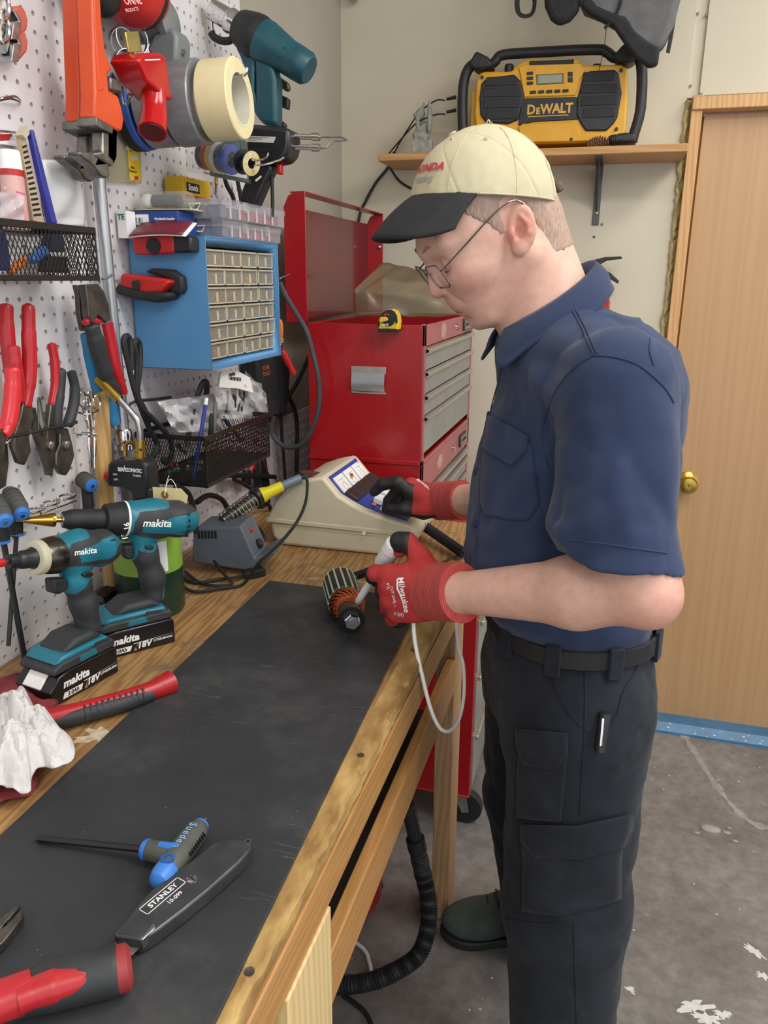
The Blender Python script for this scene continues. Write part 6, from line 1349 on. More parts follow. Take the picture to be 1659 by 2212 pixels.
# --- hammer with red and black grip
Z = BT+.017
w = thing('claw_hammer', 'hammer with red and black rubber grip lying across the bench edge of the mat', 'hammer', at_z(230, 1515, BT+.001)); H0 = at_z(230, 1515, BT+.001)
hp = [at_z(a, b, Z)-H0 for a, b in ((60, 1567), (110, 1553), (180, 1535), (260, 1513), (325, 1492), (345, 1484), (368, 1474))]
MB().tube(hp, [.0165, .0165, .0155, .015, .0155, .018, .0205], 20, 8, flat=.85).build('handle', pm('hammer_red', '#a81c22', '#b4242a', 10, .35), w)
d = (hp[4]-hp[1]).normalized(); sd = V((d.y, -d.x, 0))
MB().tube([p+sd*.0065+V((0, 0, -.001)) for p in hp[1:5]], [.010, .0125, .0125, .012, .010], 16, 8).build('grip_inlay', M_KGRIP, w)
for k in range(11):
    c = hp[2].lerp(hp[4], k/10*.85)+sd*.0075; MB().ring([(.0118, -.0016), (.0126, -.0016), (.0130, 0), (.0126, .0016), (.0118, .0016)], 16, c, d).build('grip_rib', M_KGRIP, w)
MB().cyl(hp[0]-d*.03-sd*.045, hp[0]-d*.03+sd*.04, .013, 14).build('head', M_DSTEEL, w)
MB().cyl(hp[0]-d*.03, hp[0], .012, 12).build('neck', M_DSTEEL, w)
# --- red shop rag under white paper towel
def lump(seed, fx, amp):
    q = np.random.default_rng(seed); K = [(q.normal(size=2)*fx, q.random()*6.28) for _ in range(9)]
    return lambda x, y: sum(abs(math.sin(k[0]*x+k[1]*y+ph)) for k, ph in K)/9*amp
rag_h = lump(3, 55, .03)
def sheet(poly, z0, hfn, n, edge, dome=0):
    """cloth or paper laid over the outline (metres), height from hfn"""
    c = V((sum(p[0] for p in poly)/len(poly), sum(p[1] for p in poly)/len(poly))); m = len(poly); mb = MB(); rings = n; vs = [(c.x, c.y, z0+hfn(c.x, c.y)+dome)]
    pl = [V(p[:2]) for p in catmull([(p[0], p[1], 0) for p in poly], 5, True)]; m = len(pl)
    for i in range(1, rings+1):
        t = i/rings
        for p in pl:
            q = c.lerp(V((p.x, p.y)), t); vs.append((q.x, q.y, z0+(hfn(q.x, q.y)+dome*(1-t**2))*(1-(1-edge)*t**3)))
    fs = [(0, 1+k, 1+(k+1) % m) for k in range(m)]
    for i in range(rings-1):
        for k in range(m): a = 1+i*m; fs.append((a+k, a+m+k, a+m+(k+1) % m, a+(k+1) % m))
    return mb.add(vs, fs)
def zpoly(pts, z): return [tuple(at_z(a, b, z))[:2] for a, b in pts]
M_RAG = pm('rag_red', '#7d2c2f', '#8f383b', 60, .95, bump=.6, bscale=900)
single(sheet(zpoly([(-60, 1480), (0, 1462), (40, 1450), (60, 1470), (90, 1505), (125, 1512), (100, 1560), (90, 1640), (78, 1690), (60, 1712), (20, 1720), (-60, 1725)], BT+.012), BT+.003, rag_h, 12, .3, .004), 'shop_rag', M_RAG, 'crumpled dark red shop rag under the white paper towel', 'rag', solid=.0015, smooth=60)
_l1 = lump(7, 45, .045); _l2 = lump(17, 150, .022); _l3 = lump(27, 420, .006)
pap_h = lambda x, y: _l1(x, y)+_l2(x, y)+_l3(x, y)-.012
pap = sheet(zpoly([(-40, 1530), (0, 1512), (22, 1500), (48, 1492), (62, 1510), (75, 1535), (78, 1565), (100, 1580), (140, 1585), (158, 1610), (160, 1640), (120, 1665), (95, 1660), (70, 1680), (62, 1700), (35, 1702), (0, 1695), (-40, 1700)], BT+.03), BT+.016, pap_h, 46, .45, .022)
single(pap, 'paper_towel', pm('paper_white', '#c9c6c4', '#d4d1cf', 30, .9, bump=.25, bscale=350), 'crumpled white paper towel lying on the red rag', 'paper towel', solid=.0006, smooth=28)
# --- utility knife
J_ = cz(2.765, 0, 1440); ZK = MT+.017
T = Tr('z', ZK, *J_((1000, 1350))[0]); w = T.thing('utility_knife', 'worn grey metal utility knife with exposed blade on the mat', 'knife')
M_KN = pm('knife_grey', '#4b4d50', '#5b5d60', 40, .36, .65, bump=.1)
MB(T.F()).prism([T.q(*p) for p in J_((678, 1592), (755, 1512), (850, 1390), (905, 1330), (1150, 1150), (1270, 1050), (1330, 1030), (1420, 1026), (1490, 1035), (1507, 1055), (1500, 1085), (1430, 1165), (1250, 1325), (1100, 1448), (940, 1570), (838, 1632), (690, 1612))], -.0165, 0).build('body', M_KN, w, bevel=.005, seg=3)
T.outline(J_((840, 1628), (905, 1545), (925, 1530), (930, 1560), (850, 1636)), -.010, .0006).build('blade_holder', M_STEEL, w, bevel=.0008)
T.outline(J_((682, 1600), (825, 1628), (790, 1665), (735, 1702), (676, 1682)), -.010, -.009).build('blade', pm('blade_steel', '#a8a79f', '#bcbbb3', 60, .3, .8), w)
sc_ = T.p(*J_((1145, 1270))[0]); MB().lathe([(.0052, -.001), (.0052, .0008), (.003, .0012)], 18, sc_).build('screw', M_CHROME, w); MB().box((0, 0, 0), (.010, .0014, .0012)).build('screw_slot', M_BLACK, w).matrix_local = Matrix.Translation(sc_+V((0, 0, .0008))) @ RZ(-20)
hl = T.p(*J_((1480, 1047))[0]); MB().ring([(.0024, -.001), (.0036, -.001), (.0036, .0008), (.0024, .0008)], 18, hl).build('hole_rim', M_STEEL, w); MB().lathe([(.0024, -.001), (.0024, .0003)], 16, hl).build('hanging_hole', M_BLACK, w)
a, b = T.p(*J_((905, 1425))[0]), T.p(*J_((1040, 1312))[0]); fr_ = face_frame((a+b)/2+V((0, 0, .0003)), b-a, V((-(b-a).y, (b-a).x, 0)))
text('STANLEY', .0078, M_WHITE, w, fr_, off=.0001, wscale=1.05); text('10-099', .0062, M_WHITE, w, fr_ @ TR(.004, -.0115, 0))
mb = MB(fr_ @ TR(0, 0, -.0001))
for q in ((0, .0058, .046, .0006), (0, -.0055, .046, .0006), (-.0235, 0, .0006, .010), (.0235, 0, .0006, .010)): mb.box((q[0], q[1], 0), (q[2], q[3], .0004))
mb.build('logo_border', M_WHITE, w)
# --- T-handle hex key on the mat
ZT = MT+.0125; T = Tr('z', ZT, *J_((1010, 1130))[0]); w = T.thing('hex_key', 'grey and blue T-handle hex key lying on the black mat', 'hex key')
tip, soc, joint = T.p(*J_((220, 985))[0]), T.p(*J_((870, 1092))[0]), T.p(*J_((1060, 1130))[0]); e0, e1 = T.p(*J_((945, 1290))[0]), T.p(*J_((1208, 940))[0])
tip.z = -.0085
MB().cyl(tip, soc, .0036, 6).build('shaft', M_BLACKP, w); MB().lathe([(.0085, 0), (.0105, .004), (.0115, (joint-soc).length)], 16, soc, joint-soc).build('socket', M_TG, w); MB().lathe([(.0088, -.003), (.0108, 0), (.0108, .003)], 16, soc, joint-soc).build('blue_ring', M_TB, w)
MB().tube([soc.lerp(joint, .45)+V((0, 0, .0085)), joint+V((0, 0, .0085))], (.004, .006), 10, 0).build('blue_inlay', M_TB, w)
Lh = (e1-e0).length; MB().lathe([(.009, .010), (.0125, .020), (.0135, Lh*.5), (.0125, Lh*.85), (.008, Lh*.97)], 20, e0, e1-e0).build('grip', M_TG, w)
MB().lathe([(.004, -.004), (.010, .0), (.0126, .008), (.0126, .017), (.010, .018)], 20, e0, e1-e0).build('blue_end', M_TB, w); MB().lathe([(.0085, Lh*.96), (.0085, Lh*.985), (.004, Lh)], 16, e0, e1-e0).build('blue_cap', M_TB, w); MB().cyl(e1, e1+(e1-e0).normalized()*.009, .0018, 6).build('side_hex', M_STEEL, w)
dh = (e1-e0).normalized(); MB().ring([(.0038, -.001), (.0068, -.001), (.0068, .0015), (.0038, .0015)], 20, e0+dh*.019+V((0, 0, .0118)), (0, 0, 1)).build('lanyard_hole', pm('hole_blue', '#1f57a0', None, 1, .4), w)
sdh = V((dh.y, -dh.x, 0))
for k in range(8): MB().box((0, 0, 0), (.009, .0012, .003)).build('grip_notch', M_BLACK, w).matrix_local = Matrix.Translation(e0+dh*(.04+(Lh-.055)*k/8)+sdh*.0115+V((0, 0, .005))) @ RZ(math.degrees(math.atan2(dh.y, dh.x))+60)
text('Sueden', .0115, pm('print_lightblue', '#7fb0d8', None, 1, .6), w, face_frame(e0.lerp(e1, .6)+V((0, 0, .0137)), -dh, V((dh.y, -dh.x, 0))), space=1.15)
# --- pliers tip at the frame edge
T = Tr('z', MT+.011, *J_((60, 1530))[0]); w = T.thing('pliers', 'steel combination pliers jaws at the frame edge on the mat', 'pliers')
T.outline(J_((-250, 1640), (-60, 1560), (0, 1505), (100, 1418), (122, 1425), (60, 1500), (20, 1540), (-60, 1640), (-200, 1720)), -.010, 0).build('jaw', M_PL, w, bevel=.001)
T.outline(J_((-60, 1600), (30, 1545), (128, 1440), (136, 1470), (130, 1500), (20, 1640), (-60, 1700)), -.010, -.0005).build('jaw', M_PL, w, bevel=.001)
for k in range(7): T.outline(J_((20+9*k, 1535-11*k), (26+9*k, 1530-11*k), (28+9*k, 1536-11*k), (22+9*k, 1541-11*k)), -.002, .0004).build('jaw_tooth', M_STEEL, w)
# --- red and black screwdriver handle
T = Tr('z', MT+.021, *J_((400, 1850))[0]); w = T.thing('screwdriver', 'big screwdriver with red and black soft grip at the front of the mat', 'screwdriver')
pa = [T.p(*q) for q in J_((735, 1800), (690, 1813), (520, 1850), (330, 1900), (200, 1945), (110, 1982), (-100, 2060), (-300, 2130))]
MB().tube(pa, [.0135, .0195, .0205, .020, .0175, .0155, .0165, .0165], 22, 8).build('soft_grip', M_KGRIP, w)
MB().tube([p+V((0, 0, .003)) for p in pa[4:]], [.016, .0165, .0168, .0165], 20, 8).build('red_collar', MATS['hammer_red'], w)
dq = (pa[2]-pa[5]).normalized(); so = V((dq.y, -dq.x, 0))
MB().tube([p+so*.006+V((0, 0, .0055)) for p in (pa[2].lerp(pa[1], .4), pa[2], pa[3], pa[4], pa[5])], [.006, .0125, .0145, .0125, .012], 18, 8).build('red_inlay', MATS['hammer_red'], w)
MB().lathe([(.010, -.002), (.0185, .0), (.0188, .009), (.014, .0125)], 22, pa[1]+(pa[0]-pa[1])*.1, pa[0]-pa[1]).build('end_cap', pm('cap_red', '#8d2b2c', '#9a3535', 20, .5), w)

# --- soldering station
N_ = cz(2.514, 380, 960)
T = TrV((-.795, 1.330), (-.640, 1.352), BT+.001); w = thing('soldering_station', 'grey soldering station with dial and a coil iron holder', 'soldering station', T.M())
g2 = lambda x, y: tuple(T.uv(*N_((x, y))[0])[:2]); M_ST = pm('station_grey', '#5d6670', '#67707a', 20, .45)
st_o = [g2(*q) for q in ((88, 640), (92, 470), (120, 452), (330, 448), (350, 440), (430, 620), (520, 575), (535, 600), (400, 690))]
zb = 0
MB().prism([(max(u, -.02), max(v, 0)) for u, v in st_o], -.085, 0).build('case', M_ST, w, bevel=.004, seg=3)
k0, k1 = np.array(g2(345, 455)), np.array(g2(430, 635)); dk = (k1-k0)/np.linalg.norm(k1-k0)
fp = lambda t, d, out=.0012: (*(k0+(k1-k0)*t+np.array([-dk[1], dk[0]])*out), d)
mb = MB(); mb.add([fp(.04, -.075), fp(.04, -.012), fp(.96, -.012), fp(.96, -.075), fp(.04, -.075, -.001), fp(.04, -.012, -.001), fp(.96, -.012, -.001), fp(.96, -.075, -.001)], [(0, 1, 2, 3), (7, 6, 5, 4), (0, 4, 5, 1), (1, 5, 6, 2), (2, 6, 7, 3), (3, 7, 4, 0)]).build('control_plate', M_BLACKP, w)
nn = (-dk[1], dk[0], 0)
MB().lathe([(.010, 0), (.010, .008), (.008, .010)], 18, fp(.7, -.045), nn).build('dial', M_BLACKR, w); MB().ring([(.012, 0), (.0145, 0), (.0145, .0006), (.012, .0006)], 20, fp(.7, -.045), nn).build('dial_scale', pm('scale_orange', '#c96a4a', None, 1, .5), w)
MB().lathe([(.0055, 0), (.0055, .004), (.003, .006)], 14, fp(.25, -.04), nn).build('power_switch', M_REDP, w); MB().lathe([(.003, .010), (.003, .0106)], 12, fp(.7, -.04), nn).build('dial_mark', M_REDP, w)
for k in range(6): a_ = g2(125+18*k, 490); MB().box((a_[0], a_[1], .0003), (.0045, .016, .001)).build('vent_slot', M_BLACK, w)
# coil holder and iron leaning back from it
ca, cb_ = at_y(480, 1126, 1.385), at_y(548, 1078, 1.46); ib = at_y(655, 1030, 1.53); O_ = V((0, 0, 0))
T0_ = Matrix.Translation(ca); w = thing('soldering_iron', 'yellow and grey soldering iron resting in a chrome coil holder', 'soldering iron', ca)
d = cb_-ca; dn = d.normalized(); x_ = dn.orthogonal().normalized(); y_ = dn.cross(x_)
MB().tube([dn*(d.length*(t/96))+(x_*math.cos(t*2*math.pi/10)+y_*math.sin(t*2*math.pi/10))*(.0155+.003*t/96) for t in range(97)], .0014, 6, 0).build('coil', M_CHROME, w)
MB().cyl(dn*.0, d*1.05, .010, 14, .012).build('tip_shield', M_DSTEEL, w)
MB().lathe([(.016, 0), (.020, .003), (.020, .012), (.017, .016)], 22, d*1.0, dn).build('holder_collar', M_BLACKP, w); MB().lathe([(.0165, .016), (.0175, .018), (.0165, .021)], 22, d, dn).build('steel_ring', M_STEEL, w)
q_ = (ib-cb_); qn = q_.normalized(); Lq = q_.length
MB().lathe([(.0165, .018), (.0165, .023), (.0125, .035), (.0115, Lq*.56), (.0105, Lq*.57)], 22, d, qn).build('yellow_grip', pm('iron_yellow', '#d9c912', '#e2d21c', 20, .4), w)
MB().lathe([(.0098, Lq*.56), (.0095, Lq*.93), (.008, Lq*.95)], 20, d, qn).build('grey_grip', pm('iron_grey', '#65747e', None, 1, .4), w); MB().lathe([(.006, Lq*.94), (.005, Lq*1.06)], 14, d, qn).build('strain_relief', M_BLACKR, w)
cable('iron_cord', [at_y(658, 1030, 1.53), at_y(664, 1042, 1.52), at_y(660, 1085, 1.45), at_y(640, 1130, 1.36), at_y(600, 1178, 1.315), at_y(560, 1215, 1.290), at_z(525, 1262, BT+.006), at_z(480, 1270, BT+.006), at_z(420, 1278, BT+.006), at_z(390, 1262, BT+.006)], .0032, 'black cord of the soldering iron looping down to the bench')
w = thing('power_plug', 'black three pin plug on its cord lying on the bench', 'plug', at_z(545, 1240, BT+.009)); o3 = at_z(545, 1240, BT+.009)
a, b = at_z(525, 1243, BT+.009)-o3, at_z(568, 1232, BT+.009)-o3; dn = (b-a).normalized(); sx = V((-dn.y, dn.x, 0))
MB().loft([[c+sx*sw*yy+V((0, 0, zz*h)) for yy, zz in ((-1, -1), (1, -1), (1, 1), (-1, 1))] for c, sw, h in ((a, .006, .005), (a.lerp(b, .3), .012, .008), (b, .013, .0085))]).build('plug_body', M_BLACKR, w, bevel=.003)
for yy in (-.006, .006): MB().box((0, 0, 0), (.014, .0014, .005)).build('pin', M_STEEL, w).matrix_local = Matrix.Translation(b+dn*.007+sx*yy) @ RZ(math.degrees(math.atan2(dn.y, dn.x)))
MB().tube([a, a-dn*.02, at_z(470, 1252, BT+.005)-o3, at_z(420, 1258, BT+.005)-o3, at_z(385, 1240, BT+.005)-o3], .0035, 8).build('cord', M_BLACKR, w)
cable('station_cord', [at_z(400, 1235, BT+.006), at_z(440, 1262, BT+.006), at_z(500, 1262, BT+.006), at_z(480, 1235, BT+.02), at_z(440, 1180, BT+.035), at_z(420, 1150, BT+.04)], .0032, 'black cord coil in front of the soldering station')
cable('station_cord', [at_z(555, 1185, BT+.01), at_z(570, 1160, BT+.03), at_z(545, 1130, BT+.05), at_z(510, 1115, BT+.06), at_z(470, 1130, BT+.04), at_z(440, 1160, BT+.02)], .0045, 'thick black cord curled behind the soldering station')
cable('station_cord', [at_x(425, 1085, PEG+.06), at_x(450, 1070, PEG+.06), at_x(480, 1080, PEG+.06), at_x(496, 1110, PEG+.06)], .006, 'black cord arching against the pegboard behind the drill')
cable('station_cord', [at_x(380, 1050, PEG+.1), at_x(405, 1065, PEG+.1), at_x(418, 1100, PEG+.1), at_x(424, 1150, PEG+.1)], .006, 'black cord bending down behind the drill motor')

# --- insulation tester console (beige), panel sloping down towards the man
Q_ = cz(4.254, 570, 970); YM = 1.535
T = Tr('y', YM, *Q_((600, 900))[0]); T.o = V((T.o.x, YM, BT+.001)); w = T.thing('motor_tester', 'beige bench tester console with blue panel and three meters', 'tester')
q = lambda x, y: T.q(*Q_((x, y))[0]); M_BEI = pm('console_beige', '#d0c6a9', '#d8cfb4', 8, .42, bump=.04, bscale=300)
DEP = .235
def con(pts, y0, y1, t0=0., t1=0.): return MB().loft([[(u+(t0 if False else 0), y, v) for u, v in pts] for y in (y0, y1)])
base = [q(50, 690), q(1390, 800), q(1385, 850), q(1330, 900)]
b_ = [q(48, 680), q(1395, 800), q(1340, 905), q(1080, 965), q(150, 865), q(70, 810)]
b_[2] = (b_[2][0], .02); b_[3] = (b_[3][0], 0); b_[4] = (b_[4][0], 0)
con(b_, .004, DEP-.004).build('base', M_BEI, w, bevel=.008, seg=3)
slope = [q(545, 265), q(600, 330), q(680, 430), q(790, 500), q(900, 560), q(1060, 620), q(1355, 705)]
up_ = [q(25, 670), q(35, 610), q(110, 480), q(250, 330), q(400, 285), q(520, 262)]+slope+[q(1390, 760), q(1395, 808)]
con(up_, 0, DEP).build('upper_shell', M_BEI, w, bevel=.006, seg=3)
MB().loft([[(u, y, v) for u, v in (q(20, 668), q(25, 630), q(1400, 770), q(1398, 815))] for y in (-.002, DEP+.002)]).build('seam_rim', M_BEI, w, bevel=.002)
# blue panel follows the slope
sp_ = [V((u, v)) for u, v in slope]; sp_[0] = sp_[0].lerp(sp_[1], .25); sp_[-1] = sp_[-2].lerp(sp_[-1], .8)
def nrm(i):
    t = (sp_[min(i+1, len(sp_)-1)]-sp_[max(i-1, 0)]).normalized(); return V((-t.y, t.x))*(1 if -t.y > 0 or t.x > 0 else 1)
secs = []
for y in (.022, DEP-.022): secs.append([(p.x+nrm(i).x*.0022, y, p.y+nrm(i).y*.0022) for i, p in enumerate(sp_)]+[(p.x-nrm(i).x*.002, y, p.y-nrm(i).y*.002) for i, p in reversed(list(enumerate(sp_)))])
MB().loft(secs).build('blue_panel', pm('panel_blue', '#2c4193', '#33499d', 15, .5), w)
Ls = [0]
for i in range(1, len(sp_)): Ls.append(Ls[-1]+(sp_[i]-sp_[i-1]).length)
def onp(sv, y, out=.003):
    """frame on the panel: sv 0..1 down the slope, y along the depth"""
    t = sv*Ls[-1]; i = max(k for k in range(len(Ls)-1) if Ls[k] <= t); c = sp_[i].lerp(sp_[i+1], (t-Ls[i])/(Ls[i+1]-Ls[i])); tn = (sp_[i+1]-sp_[i]).normalized()
    up3 = V((-tn.x, 0, -tn.y)); rt3 = V((0, 1, 0)); n3 = rt3.cross(up3); n3 = n3 if n3.z > 0 else -n3
    return Matrix.Translation(V((c.x, y, c.y))+n3*out) @ Matrix((rt3, up3, rt3.cross(up3))).transposed().to_4x4(), n3
for k in range(3):
    y = .055+.062*k; M_, n3 = onp(.155, y, .004); sg = 1 if M_.to_3x3().col[2].z > 0 else -1
    me_ = MB(M_).box((0, 0, 0), (.054, .046, .004)).build('meter', M_WHITEP, w, bevel=.0008)
    MB(M_ @ TR(0, 0, sg*.0022)).ring([(.011, -.0002), (.0118, -.0002), (.0118, .0002), (.011, .0002)], 20, (0, -.008, 0)).box((0, .012, 0), (.03, .0012, .0004)).box((0, -.017, 0), (.014, .005, .0004)).box((.006, .002, 0), (.001, .02, .0004)).build('meter_scale', pm('scale_grey', '#9a9a98', None, 1, .5), me_)
    if k == 1:
        for a0, cc, nm in ((.3, 'gauge_green', '#7fa83a'), (1.1, 'gauge_red', '#c0272b')):
            MB(M_ @ TR(0, -.006, sg*.0026)).loft([[(r*math.cos(math.pi-a), r*math.sin(math.pi-a), z) for r in (.007, .016)] for z in (0,) for a in (a0, a0+.4, a0+.8, a0+(.8 if a0 < 1 else 1.2))], closed=False).build('gauge_zone', pm(cc, nm, None, 1, .5), me_)
M_, n3 = onp(.335, DEP/2, .006); sg = 1 if M_.to_3x3().col[2].z > 0 else -1
MB(M_).box((0, 0, 0), (.188, .034, .008)).build('meter_skirt', pm('skirt_brown', '#2a2523', '#332e2b', 40, .5), w, bevel=.002)
for k in range(4): M2, _ = onp(.60, .066+.027*k, .006); MB(M2).box((0, .0, sg*.004*(k != 1)), (.019, .022, .014)).build('rocker_switch', M_WHITEP, w, bevel=.0025)
M2, _ = onp(.58, .045, .004); MB(M2).lathe([(.006, 0), (.006, sg*.002), (.003, sg*.0025)], 16).build('pilot_lamp', pm('lamp_orange', '#cf6f4a', None, 1, .4), w)
M2, _ = onp(.72, .05, .005); MB(M2).box((0, 0, 0), (.034, .02, .006)).lathe([(.011, 0), (.010, sg*.012), (.004, sg*.013)], 6).build('selector_knob', M_WHITEP, w, bevel=.001)
lp = T.p(*Q_((400, 240))[0]); 
MB().lathe([(.026, 0), (.026, .0008)], 24, (0, 0, 0)).build('maker_sticker', pm('sticker_maroon', '#4a2a2c', '#6e4548', 120, .4), w).matrix_local = Matrix.Translation((q(390, 285)[0], .05, q(390, 285)[1]+.0012)) @ RY(8) @ Matrix.Diagonal((1.3, .8, 1, 1))
for u_, y in ((.30, .15), (.36, .17), (.30, .2), (.34, .205)): MB().lathe([(.002, 0), (.002, .001), (.001, .0015)], 8, (q(480, 275)[0]-.02+(u_-.3), y, q(480, 275)[1]+.0005)).build('top_screw', M_CHROME, w)
MB().lathe([(.004, 0), (.004, .0015)], 12, (q(925, 768)[0], -.0035, q(925, 768)[1]), (0, -1, 0)).build('case_screw', M_WHITEP, w)
MB().lathe([(.004, 0), (.004, .0015)], 12, (q(1395, 780)[0]+.002, .09, q(1395, 790)[1]), (1, 0, 0)).build('case_screw', M_WHITEP, w)
# coiled cord and loose lead at the tester's right end
a, b = at_z(915, 1135, BT+.03), at_z(1003, 1196, BT+.014); d = b-a; dn = d.normalized(); x_ = dn.orthogonal().normalized(); y_ = dn.cross(x_)
single(MB().tube([a+d*(t/240)+V((0, 0, -.012*math.sin(math.pi*t/240)*0))+(x_*math.cos(t*2*math.pi/8)+y_*math.sin(t*2*math.pi/8))*.010 for t in range(241)], .0026, 6, 0), 'coil_cord', M_BLACKR, 'black coiled cord from the tester lying on the bench end', 'cable')
cable('test_lead', [at_z(1003, 1196, BT+.012), at_z(975, 1205, BT+.006), at_z(945, 1220, BT+.006), at_z(905, 1240, BT+.006)], .0022, 'thin black lead running from the coiled cord to the glove')
# --- motor armature
F0 = at_z(752, 1356, MT+.031); F0 = at_z(761, 1343, MT+.0305); B0 = F0+(at_z(737, 1268, MT+.033)-F0).normalized()*.165
w = thing('motor_armature', 'copper wound motor armature with striped core on the mat', 'armature', V((F0.x, F0.y, MT+.0005))); of = F0-V((F0.x, F0.y, MT+.0005)); d = (B0-F0); dn = d.normalized(); Lc = d.length
M_CORE2 = pm('core_steel', '#33342e', '#45453d', 60, .45, .6); M_CU = pm('copper_wire', '#9c4a2c', '#c2704a', 260, .3, .9, bump=.6, bscale=700)
at_ = lambda prof, seg=28: MB().lathe(prof, seg, of, dn)
RC = .0315
at_([(RC-.004, .078), (RC, .080), (RC, Lc-.003), (RC-.002, Lc)], 36).build('core', M_CORE2, w)
x_ = dn.cross(V((0, 0, 1))).normalized(); y_ = dn.cross(x_)
for k in range(16):
    a = 2*math.pi*k/16; rd_ = x_*math.cos(a)+y_*math.sin(a); tg_ = dn.cross(rd_); c = of+rd_*(RC-.0005)
    MB().loft([[c+dn*h+tg_*s_*.0016+rd_*r2 for s_, r2 in ((-1, -.004), (1, -.004), (1, .0012), (-1, .0012))] for h in (.076, Lc)]).build('slot_liner', pm('liner_cream', '#c9d3bd', '#b7c9b2', 60, .5), w)
at_([(RC-.001, .076), (RC-.0005, .078), (RC-.0005, .0795)], 36).build('end_disc', pm('disc_green', '#2f6b50', None, 1, .5), w)
at_([(.017, .046), (.024, .052), (.0275, .064), (.027, .078)], 30).build('windings', M_CU, w)
for k in range(20):
    a = 2*math.pi*k/20; b2 = a+1.0; r1, r2 = (x_*math.cos(a)+y_*math.sin(a)), (x_*math.cos(b2)+y_*math.sin(b2)); rm = (r1+r2).normalized()
    MB().tube([of+r1*.0285+dn*.076, of+rm*.0295+dn*.063, of+r2*.0235+dn*.052], .0021, 6, 4).build('copper_strand', M_CU, w)
at_([(.0165, .030), (.0175, .032), (.0175, .046), (.0165, .048)], 26).build('commutator', pm('commutator_copper', '#5f4636', '#7d5f49', 60, .35, .7), w)
for k in range(22):
    a = 2*math.pi*k/22; rd_ = x_*math.cos(a)+y_*math.sin(a); MB().box((0, 0, 0), (.004, .003, .004)).build('riser', M_CU, w).location = of+rd_*.019+dn*.0475
at_([(.0195, .010), (.0205, .012), (.0205, .024), (.0195, .026), (.012, .028), (.012, .032)], 30).build('bearing', M_DSTEEL, w)
at_([(.0215, .006), (.0225, .0075), (.0225, .010), (.0195, .0115)], 30).build('washer', pm('washer_dark', '#2b2b2d', None, 1, .3, .7), w)
at_([(.0125, -.004), (.0142, -.002), (.0142, .007)], 6).build('hex_nut', M_CHROME, w); at_([(.007, -.006), (.0075, -.005), (.0075, .0)], 16).build('shaft_end', M_STEEL, w); MB().cyl(of+dn*Lc, of+dn*(Lc+.02), .008, 14).build('rear_shaft', M_STEEL, w)
# black test probe touching the armature's far side
a, b = at_z(752, 1250, MT+.045), at_z(835, 1222, MT+.06); a = at_y(752, 1250, 1.36); b = at_y(832, 1222, 1.36); w = thing('test_probe', 'black test probe with brass tip behind the armature', 'probe', a)
MB().cyl((0, 0, 0), (b-a)*.16, .003, 10, .006).build('tip', M_BRASS, w); MB().cyl((b-a)*.16, (b-a)*1.2, .0085, 14).build('barrel', M_BLACKP, w)
cable('test_lead', [at_z(800, 1262, MT+.004), at_z(830, 1266, MT+.004), at_z(870, 1268, MT+.004), at_z(910, 1255, MT+.004)], .004, 'black lead lying along the far edge of the mat')

# ================================================================ UNDER THE BENCH
h = [(905, 1830, .50), (910, 1880, .30), (925, 1940, .12), (945, 2000, .06)]
hp = [at_y(902, 1835, 1.42), at_y(914, 1890, 1.42), at_y(925, 1940, 1.40), at_y(925, 2000, 1.37), at_y(905, 2060, 1.33), at_y(860, 2095, 1.30), at_y(800, 2120, 1.28), at_y(730, 2128, 1.27), at_y(640, 2120, 1.27)]
w = thing('vacuum_hose', 'black corrugated vacuum hose curving under the bench', 'hose', hp[0]); o3 = hp[0].copy(); P = catmull([p-o3 for p in hp], 22)
MB().tube(P, (lambda t, n=len(P): .0185+.0022*math.cos(t*n*math.pi*.9)), 16, 0).build('hose', M_BLACKR, w)
MB().cyl(P[0], P[0]+(P[0]-P[12]).normalized()*.03, .021, 18).cyl(P[0]+(P[0]-P[12]).normalized()*.03, P[0]+(P[0]-P[12]).normalized()*.12, .0155, 18).build('nozzle', M_BLACKP, w)
v0 = at_z(770, 2010, .0); v0 = V((at_y(829, 1960, 1.52).x-.135, 1.52, 0)); w = thing('shop_vacuum', 'red shop vacuum drum half hidden under the bench', 'vacuum', v0)
MB().lathe([(.10, .02), (.125, .03), (.135, .30), (.12, .34), (.06, .37), (.0, .375)], 30).build('drum', pm('vac_red', '#9c1f22', '#a8282a', 10, .35), w); MB().lathe([(.137, .26), (.14, .27), (.14, .29), (.137, .30)], 30).build('band', M_BLACKP, w)
for an in (30, 150, 270): MB().ring([(.004, -.01), (.02, -.01), (.02, .01), (.004, .01)], 14, (.11*math.cos(math.radians(an)), .11*math.sin(math.radians(an)), .0205), (math.sin(math.radians(an)), -math.cos(math.radians(an)), 0)).build('wheel', M_BLACKR, w)
cable('floor_cord', [at_z(740, 2045, .006)+V((-.06, .05, 0)), at_z(780, 2045, .006), at_z(798, 2080, .006), at_z(802, 2110, .006)], .0045, 'white cord lying on the floor under the bench', M_WHITEP)
cable('floor_cord', [at_z(740, 2150, .006), at_z(775, 2175, .006), at_z(790, 2190, .006), at_z(802, 2215, .006), at_z(810, 2260, .006)], .0055, 'knotted black cord on the floor near the hose')
# ================================================================ THE MAN
A3 = lambda v: np.array(v, float)
def frame_np(a_deg):
    a = math.radians(a_deg); return A3((-math.cos(a), -math.sin(a), 0)), A3((math.sin(a), -math.cos(a), 0))
UPZ = A3((0, 0, 1))
